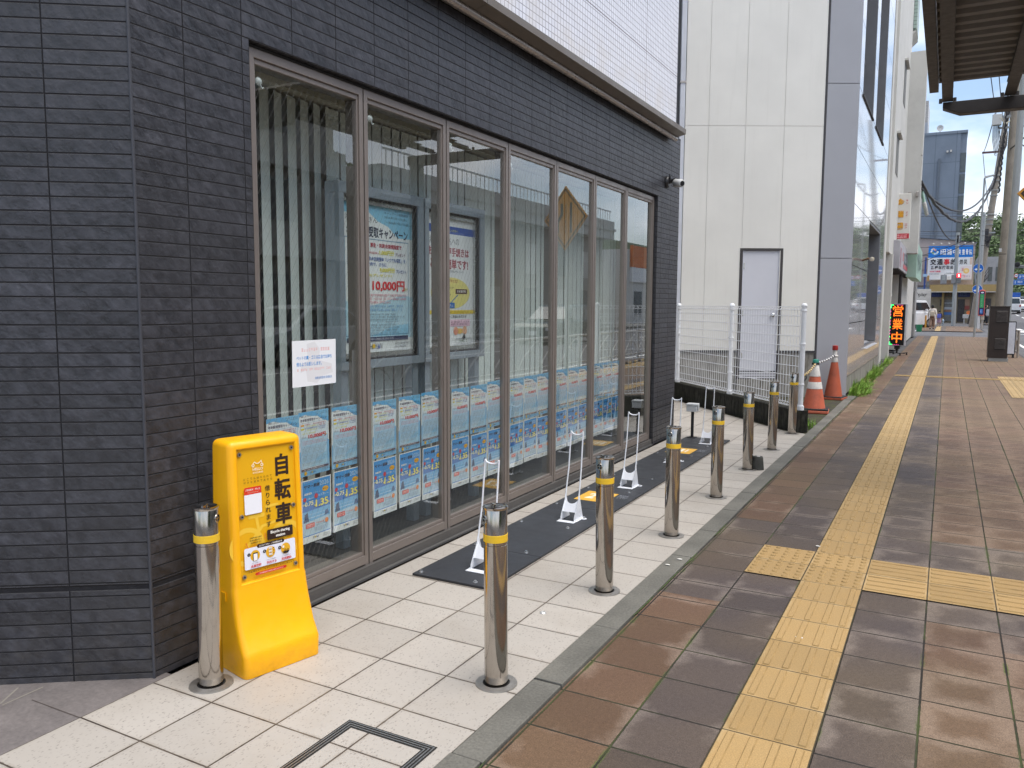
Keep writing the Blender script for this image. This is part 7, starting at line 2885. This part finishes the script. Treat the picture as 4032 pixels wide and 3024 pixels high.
# ------------------------------------------------------------------ towers and far houses
m_sl = NT('slate_blue_cladding')
_uv, _u1, _v1 = m_sl.uv()
_e = m_sl.math('MINIMUM', m_sl.edge(_u1, 2.4), m_sl.edge(_v1, 4.5, 2.0))
_n = m_sl.noise(0.4, _uv, 5)
m_sl = m_sl.fin(m_sl.mix(m_sl.rng(_e, 0.02, 0.05, 1, 0), m_sl.scalec((0.185, 0.225, 0.28), m_sl.rng(_n, .3, .7, .92, 1.08)), (0.12, 0.15, 0.19)), 0.55)
tw = thing('slate_tower', 'slate blue windowless tower block with a dark glazed strip on its right corner', 'building', (-3, 125, 0))
b = MB()
b.box(-14, 0.45, 120, 138, 0, 23.6, m_sl)
b.box(0.45, 1.15, 120.2, 138, 0, 23.55, m_sl)
b.build('wall', tw, True)
b = MB()
b.box(-14.1, 1.2, 119.9, 138.1, 23.56, 23.9, m_sl)
b.build('parapet', tw, True)
for k in range(7):
    b = MB()
    b.box(0.52, 1.16, 120.15, 121.5, 2.5 + k * 2.7, 4.9 + k * 2.7, m_wdark)
    b.build('window', tw, True)
b = MB()
b.box(-2.0, -1.75, 119.8, 119.92, 0, 20.5, pm('slate_pipe', (0.12, 0.145, 0.18), 0.5))
b.build('duct', tw, True)
for xx, zz in ((-4.9, 20.6), (-4.3, 20.65), (-1.1, 21.2), (-0.7, 21.25)):
    b = MB()
    b.box(xx, xx + .2, 119.6, 119.9, zz, zz + .25, m_cw)
    b.build('floodlight', tw, True)
b = MB()
b.lathe([(0.0, 0.2), (0.25, 0.16), (0.40, 0.0), (0.38, 0.0), (0.0, 0.17)], (-2.0, 121, 24.6), m_cw, 16, 'y')
b.cyl((-2.0, 121.2, 23.9), (-2.0, 121.2, 24.6), .05, None, 6, m_tubem)
o = b.build('satellite_dish', smooth=50)
tag(o, 'white satellite dish on top of the slate blue tower', 'satellite dish')
t2 = thing('grey_tower', 'tall light grey block with lattice top standing behind the slate tower', 'building', (-8, 165, 0))
b = MB()
m_gt = pm('light_grey_block', (0.34, 0.37, 0.42), 0.6, var=0.05)
b.box(-12, -4.6, 160, 170, 0, 33.2, m_gt)
b.build('wall', t2, True)
b = MB()
b.box(-11.5, -4.62, 160.1, 170, 33.2, 36.9, m_tubem)
b.build('screen_top', t2, True)
b = MB()
b.box(-7.0, -6.2, 159.8, 159.99, 31.0, 33.0, pm('dark_red_panel', (0.25, 0.04, 0.05), 0.5))
b.build('red_panel', t2, True)
m_fh = [pm('far_house_a', (0.45, 0.42, 0.38), 0.7), pm('far_house_b', (0.36, 0.37, 0.38), 0.7), pm('far_house_c', (0.50, 0.48, 0.46), 0.7)]
for k, (x0, x1, y0, y1, h, lb) in enumerate(((14, 22, 150, 165, 8, 'pale far building at the street end beyond the traffic'), (2.4, 4.6, 92, 100, 6.2, 'beige house with timber lattice right of the clinic shop'), (16, 26, 110, 130, 6.5, 'grey far building at the right edge beyond the cars'))):
    t = thing('far_building', lb, 'building', ((x0 + x1) / 2, y0, zp(y0)))
    b = MB()
    b.box(x0, x1, y0, y1, -.5 + zp(y0), h + zp(y0), m_fh[k])
    b.build('wall', t, True)
    for q in range(3):
        for r_ in range(2):
            b = MB()
            xx = x0 + (x1 - x0) * (.14 + .29 * q)
            b.box(xx, xx + (x1 - x0) * .16, y0 - .03, y0 - .005, zp(y0) + h * (.2 + .42 * r_), zp(y0) + h * (.42 + .42 * r_), m_wdark)
            b.build('window', t, True)

# ------------------------------------------------------------------ trees
def mat_foliage(name, c1, c2):
    g = NT(name)
    p = g.pos()
    n1 = g.noise(0.25, p, 4)
    n2 = g.noise(3.0, p, 3)
    col = g.mix(n2, lin(c1), lin(c2))
    col = g.scalec(col, g.rng(n1, .3, .7, .7, 1.3))
    return g.fin(col, 0.7, 0, 0.2)


m_fol = mat_foliage('hill_foliage', (0.085, 0.135, 0.062), (0.17, 0.225, 0.105))  # greens lightened in colour to stand in for distance haze
m_fol2 = mat_foliage('dark_foliage', (0.018, 0.04, 0.014), (0.055, 0.095, 0.03))


def crown(b, c, r, n, rg, m, leaf, sq=0.8):
    c = Vector(c)
    lob = [(Vector((rg.uniform(-1, 1), rg.uniform(-1, 1), rg.uniform(-.5, .8))) * r * .55, r * rg.uniform(.35, .6)) for _ in range(6)]
    for k in range(n):
        lc, lr = lob[rg.randrange(6)]
        d = Vector((rg.gauss(0, 1), rg.gauss(0, 1), rg.gauss(0, 1)))
        d.normalize()
        p = c + lc + Vector((d.x, d.y, d.z * sq)) * lr * rg.uniform(.6, 1.0)
        nn = (d + Vector((rg.uniform(-.8, .8), rg.uniform(-.8, .8), rg.uniform(-.3, 1.0)))).normalized()
        a1 = nn.orthogonal().normalized()
        a2 = nn.cross(a1)
        s = leaf * rg.uniform(.6, 1.3)
        b.mesh([p - a1 * s, p + a2 * s * .55, p + a1 * s, p - a2 * s * .55], [(0, 1, 2, 3)], m)


m_soil = pm('hill_soil', (0.035, 0.05, 0.02), 0.95, var=0.3, scale=0.2)


def hill(name, x0, x1, y0, y1, hf, m_, nx=40, ny=14):
    b = MB()
    vs, fs = [], []
    for j in range(ny + 1):
        for i in range(nx + 1):
            x, y = x0 + (x1 - x0) * i / nx, y0 + (y1 - y0) * j / ny
            vs.append((x, y, hf(x, y)))
    for j in range(ny):
        for i in range(nx):
            a_ = j * (nx + 1) + i
            fs.append((a_, a_ + 1, a_ + nx + 2, a_ + nx + 1))
    b.mesh(vs, fs, m_)
    return struct(b, name, smooth=80)


def hf1(x, y):
    s = max(0.0, min(1.0, (y - 225) / 75))
    return -1 + s * (26 + 2.2 * math.sin(x * .06) + 1.5 * math.sin(x * .17 + 1))


hill('hills', -60, 160, 225, 420, hf1, m_soil)
b = MB()
rg = random.Random(21)
for k in range(520):
    x, y = rg.uniform(-10, 95), rg.uniform(228, 312)
    crown(b, (x, y, hf1(x, y) + rg.uniform(1.0, 3.2)), rg.uniform(2.4, 4.4), 130, rg, m_fol, .42)
stuff(b, 'hillside_trees', fix=False)


def hf2(x, y):
    s = max(0.0, min(1.0, (x - 34) / 26))
    fade = 1.0 if y < 62 else max(.42, 1 - (y - 62) / 70)
    return -1 + s * fade * (19 + 1.5 * math.sin(y * .11))


hill('hills', 34, 120, -20, 230, hf2, m_soil, 20, 40)
b = MB()
for k in range(420):
    y = rg.uniform(-10, 190)
    x = rg.uniform(36, 64)
    crown(b, (x, y, hf2(x, y) + rg.uniform(.8, 2.6)), rg.uniform(2.2, 3.8), 60, rg, m_fol2, .55)
stuff(b, 'roadside_hill_trees', fix=False)

# ------------------------------------------------------------------ the other side of the road (mirrored in the windows)
b = MB()
b.box(12.7, 15.4, -40, 200, -0.06, 0.06, mat_stone('far_kerb_paving', '#8C8880', 40))
struct(b, 'opposite_pavement')
t = thing('brown_terrace_building', 'low brown building with pale terrace parapet and railing across the road', 'building', (16, 40, 0))
m_brn = pm('brown_siding', (0.25, 0.235, 0.215), 0.7, var=0.12, scale=1)
m_par = pm('pale_parapet', (0.46, 0.45, 0.42), 0.7, var=0.08)
b = MB()
b.box(15.6, 26, 27, 52, 0, 5.9, m_brn)
b.build('wall', t, True)
b = MB()
b.box(14.9, 26, 26.6, 52.4, 5.9, 7.1, m_par)
b.box(14.8, 26, 26.5, 52.5, 6.45, 6.6, m_par)
b.build('parapet', t, True)
b = MB()
for k in range(60):
    b.box(15.0, 15.03, 27 + k * .42, 27.04 + k * .42, 7.1, 7.75, m_rail2)
b.box(15.0, 15.05, 26.8, 52, 7.72, 7.8, m_rail2)
b.build('railing', t, True)
for k in range(6):
    for z0, z1 in ((.4, 2.4), (3.2, 4.9)):
        b = MB()
        b.box(15.55, 15.598, 28.5 + k * 4, 29.9 + k * 4, z0, z1, m_wdark if (k + int(z0)) % 2 else m_par)
        b.build('window', t, True)
t = thing('beige_block', 'tall beige block with dark windows across the road', 'building', (16, 15, 0))
b = MB()
m_bei = pm('beige_block_wall', (0.42, 0.40, 0.36), 0.7, var=0.06, scale=.5)
b.box(15.6, 27, 2, 24.5, 0, 12.5, m_bei)
for zz in (3.1, 6.2, 9.3):
    b.box(15.0, 15.61, 2, 24.5, zz, zz + .9, m_bei)
b.build('wall', t, True)
for k in range(5):
    for zz in (1.0, 4.4, 7.5, 10.3):
        b = MB()
        b.box(15.55, 15.599, 3.5 + k * 4.2, 5.6 + k * 4.2, zz, zz + 1.5, m_wdark)
        b.build('window', t, True)
t = thing('orange_sign_shop', 'white shop with an orange and white fascia across the road', 'shop', (16, 66, 0))
b = MB()
b.box(15.6, 26, 57, 78, 0, 5.6, pm('shop_white', (0.55, 0.55, 0.53), 0.7, var=.05))
b.build('wall', t, True)
b = MB()
b.box(15.4, 15.599, 57.5, 77.5, 4.3, 5.9, pm('shop_orange', (0.60, 0.17, 0.04), 0.5))
b.box(15.42, 15.598, 57.5, 77.5, 3.2, 4.29, m_swh)
b.build('fascia', t, True)
for k in range(5):
    b = MB()
    b.box(15.55, 15.598, 58.5 + k * 3.8, 60.2 + k * 3.8, .6, 2.5, m_wdark)
    b.build('window', t, True)

# diamond lane sign on the near kerb, showing at the right edge and mirrored in the glass
t = thing('diamond_road_sign', 'orange diamond road sign with bending lane mark at the right edge and mirrored', 'road sign', (1.42, 15.08, 0))
DSN = Vector((0.39, -0.92, 0)).normalized()
DSU = Vector((0.92, 0.39, 0)).normalized()
dc = Vector((1.45, 15.0, 3.2))
m_dia = pm('diamond_orange', (0.52, 0.24, 0.03), 0.45, var=0.05)
R0 = 0.64
b = MB()
vs = [dc + DSU * R0, dc + Vector((0, 0, R0)), dc - DSU * R0, dc - Vector((0, 0, R0))]
b.mesh(vs + [v - DSN * .02 for v in vs], [(0, 1, 2, 3), (7, 6, 5, 4), (0, 4, 5, 1), (1, 5, 6, 2), (2, 6, 7, 3), (3, 7, 4, 0)], m_dia)
a = Art()
a.poly([(R0 * .93, 0), (0, R0 * .93), (-R0 * .93, 0), (0, -R0 * .93)], '#2A2118')
a.poly([(R0 * .86, 0), (0, R0 * .86), (-R0 * .86, 0), (0, -R0 * .86)], None, m_dia)
a.rect(-.20, -.30, -.14, .30, '#2B2A2C')
for k in range(6):
    a.rect(-.03, -.30 + .1 * k, .0, -.24 + .1 * k, '#6A4B20')
a.line([(.22, -.28), (.22, -.06), (.10, .08), (.10, .30)], .07, '#2B2A2C')
a.put(b, dc + DSN * .002, DSU, (0, 0, 1), 0.0006)
b.build('plate', t, True, fix=False)
b = MB()
b.cyl((1.42, 15.08, 0), (1.42, 15.08, 3.7), 0.04, None, 12, m_pole)
b.build('post', t, True, smooth=40)

# ------------------------------------------------------------------ people
m_skin = pm('skin', (0.50, 0.30, 0.21), 0.55, var=0.05)
m_hair = pm('black_hair', (0.012, 0.010, 0.010), 0.5)


def skinned(name, chains, m, parent, sub=1):
    """chains: lists of (point, radius); points shared by identity merge into one connected surface"""
    vs, es, rs, idx = [], [], [], {}
    for ch in chains:
        prev = None
        for p, r in ch:
            k = tuple(round(c, 4) for c in p)
            if k not in idx:
                idx[k] = len(vs)
                vs.append(p)
                rs.append(r)
            i = idx[k]
            if prev is not None and prev != i:
                es.append((prev, i))
            prev = i
    me = bpy.data.meshes.new(name)
    me.from_pydata(vs, es, [])
    o = bpy.data.objects.new(name, me)
    COL.objects.link(o)
    o.parent = parent
    md = o.modifiers.new('skin', 'SKIN')
    md.use_smooth_shade = True
    for i, r in enumerate(rs):
        sv = me.skin_vertices[0].data[i]
        sv.radius = (r, r) if not isinstance(r, tuple) else r
        sv.use_root = (i == 0)
    ms = o.modifiers.new('sub', 'SUBSURF')
    ms.levels = ms.render_levels = sub
    me.materials.append(m)
    return o


def person(label, loc, rz, H, top, bottom, skirt=False, hood=None, step=0.16, long_hair=False, group=None):
    """local +y is the way the person faces"""
    t = thing('person', label, 'person', loc, rz, group)
    k = H / 1.60
    P = lambda x, y, z: (x * k, y * k, z * k)
    R = lambda r: r * k
    pel = (P(0, 0, .86), (R(.135), R(.10)))
    st = step
    ch = [[pel, (P(0, .0, 1.02), (R(.12), R(.085))), (P(0, .0, 1.20), (R(.145), R(.095))), (P(0, -.005, 1.31), (R(.10), R(.07))), (P(0, .0, 1.37), R(.05)), (P(0, .015, 1.43), (R(.068), R(.075))), (P(0, .02, 1.51), (R(.075), R(.09))), (P(0, .01, 1.575), R(.045))],
          [(P(0, .015, 1.43), (R(.068), R(.075))), (P(0, .095, 1.455), R(.014))]]
    for s in (-1, 1):
        f = st * s
        ch.append([pel, (P(s * .085, 0, .80), R(.085)), (P(s * .09, f * .55, .46), R(.058)), (P(s * .09, f * .9 - .04, .10), R(.038)), (P(s * .09, f * .9 - .05, .045), R(.034)), (P(s * .10, f * .9 + .10, .03), R(.028))])
        sh = (P(0, -.005, 1.31), (R(.10), R(.07)))
        el = (P(s * .225, -.03 - f * .25, 1.03), R(.036))
        wr = (P(s * .235, .03 - f * .5, .80), R(.026))
        pm_ = (P(s * .235, .045 - f * .55, .735), R(.030))
        ch.append([sh, (P(s * .165, 0, 1.285), R(.058)), el, wr, pm_])
        for q in range(4):
            dx = (q - 1.5) * .014
            ch.append([pm_, (P(s * .235 + .004 * s, .045 - f * .55 + dx, .695), R(.0085)), (P(s * .228, .05 - f * .55 + dx, .655 + .006 * abs(q - 1)), R(.007))])
        ch.append([pm_, (P(s * .215, .085 - f * .55, .715), R(.009)), (P(s * .205, .095 - f * .55, .69), R(.0075))])
    skinned('body', ch, m_skin, t)
    # clothes
    tc = [[(P(0, 0, .78), (R(.155), R(.125))), (P(0, 0, .95), (R(.145), R(.115))), (P(0, 0, 1.20), (R(.170), R(.118))), (P(0, -.005, 1.315), (R(.115), R(.085))), (P(0, 0, 1.35), R(.065))]]
    for s in (-1, 1):
        f = st * s
        tc.append([(P(0, -.005, 1.315), (R(.115), R(.085))), (P(s * .168, 0, 1.285), R(.075)), (P(s * .228, -.03 - f * .25, 1.03), R(.060)), (P(s * .237, .028 - f * .48, .815), R(.046))])
    skinned('top', tc, top, t)
    if skirt:
        b = MB()
        b.lathe([(R(.13), .88 * k), (R(.17), .70 * k), (R(.215), .42 * k), (R(.205), .42 * k), (R(.12), .86 * k)], (0, 0, 0), bottom, 20)
        b.build('skirt', t, smooth=60)
    else:
        bc = [[(P(0, 0, .90), (R(.14), R(.115))), (P(0, 0, .82), (R(.145), R(.12)))]]
        for s in (-1, 1):
            f = st * s
            bc.append([(P(0, 0, .82), (R(.145), R(.12))), (P(s * .085, f * .1, .68), R(.112)), (P(s * .09, f * .55, .45), R(.102)), (P(s * .09, f * .9 - .04, .14), R(.090))])
        skinned('trousers', bc, bottom, t)
    hc = [[(P(0, -.01, 1.595), (R(.075), R(.085))), (P(0, -.025, 1.53), (R(.092), R(.098))), (P(0, -.045, 1.45), (R(.085), R(.07))), (P(0, -.06, 1.36 if long_hair else 1.42), (R(.075), R(.05)))]]
    skinned('hair', hc, hood or m_hair, t)
    for s in (-1, 1):
        b = MB()
        f = st * s
        b.box(s * .09 * k - .04 * k, s * .09 * k + .04 * k, (f * .9 - .10) * k, (f * .9 + .14) * k, 0, .07 * k, m_rub if not skirt else m_rub)
        b.build('shoe', t, bevel=.02 * k, seg=3)
        b = MB()
        b.lathe([(0.0, .0), (.009 * k, .004 * k), (.0, .008 * k)], (s * .032 * k, .092 * k, 1.492 * k), m_black, 8, 'y')
        b.build('eye', t)
    return t


m_cream2 = pm('cream_blouse', (0.66, 0.60, 0.53), 0.8, var=0.06, scale=8)
m_brt = pm('brown_trousers', (0.26, 0.165, 0.12), 0.8, var=0.08, scale=8)
w_ = person('woman seen from behind in cream top and wide brown trousers walking away', (-0.83, 59.2, 0.0), 0, 1.58, m_cream2, m_brt, long_hair=True)
t = thing('backpack', 'cream backpack on the walking woman in brown trousers', 'backpack', (-0.83, 59.0, 1.0))
b = MB()
b.box(-.97, -.69, 58.98, 59.12, .84, 1.14, pm('cream_canvas', (0.50, 0.43, 0.33), 0.8))
b.build('bag', t, True, bevel=.05, seg=3)
b = MB()
b.box(-.96, -.70, 58.975, 59.10, .76, .84, pm('brown_leather', (0.13, 0.08, 0.05), 0.6))
b.build('base', t, True, bevel=.02)
m_navy = pm('navy_cloth', (0.02, 0.022, 0.05), 0.8)
m_lil = pm('lilac_skirt', (0.36, 0.24, 0.33), 0.8)
c_ = person('child from behind in dark top and lilac skirt walking beside the woman', (-0.47, 66.5, 0.0), 0, 1.17, m_navy, m_lil, True, m_black, .12)
t = thing('school_bag', 'blue violet school satchel on the back of the child', 'school bag', (-0.47, 66.3, .8))
b = MB()
b.box(-.62, -.36, 66.22, 66.38, .62, .93, pm('satchel_blue', (0.10, 0.13, 0.55), 0.4))
b.build('satchel', t, True, bevel=.04, seg=3)
b = MB()
b.box(-.625, -.355, 66.21, 66.22, .68, .93, pm('satchel_blue', (0.10, 0.13, 0.55), 0.4))
b.build('flap', t, True, bevel=.004)
t = thing('umbrella', 'pale blue folded umbrella in the right hand of the child', 'umbrella', (-0.2, 66.5, .3))
b = MB()
b.lathe([(.012, 0.0), (.03, .05), (.085, .42), (.02, .48), (.0, .5)], (-.22, 66.5, .06), pm('pale_blue_umbrella', (0.36, 0.50, 0.62), 0.5), 12)
b.build('canopy', t, True, smooth=50)
b = MB()
b.cyl((-.22, 66.5, .02), (-.22, 66.5, .68), .008, None, 6, m_swh)
b.build('shaft', t, True)
d_ = person('person in black clothes with a grey bag standing beside the bus stop', (2.74, 74.5, 0.0), R_(-70), 1.62, pm('black_cloth', (0.02, 0.02, 0.024), 0.8), pm('black_cloth', (0.02, 0.02, 0.024), 0.8), False, m_hair, .1, True)
t = thing('shoulder_bag', 'light grey shoulder bag hanging from the person in black', 'bag', (2.86, 74.3, .9))
b = MB()
b.box(2.74, 3.0, 74.15, 74.3, .75, 1.25, pm('grey_bag', (0.48, 0.48, 0.50), 0.7))
b.build('bag', t, True, bevel=.04, seg=3)
b = MB()
b.tube([(2.78, 74.25, 1.24), (2.74, 74.4, 1.40), (2.88, 74.4, 1.40), (2.96, 74.25, 1.24)], .014, m_black, 6)
b.build('strap', t, True)
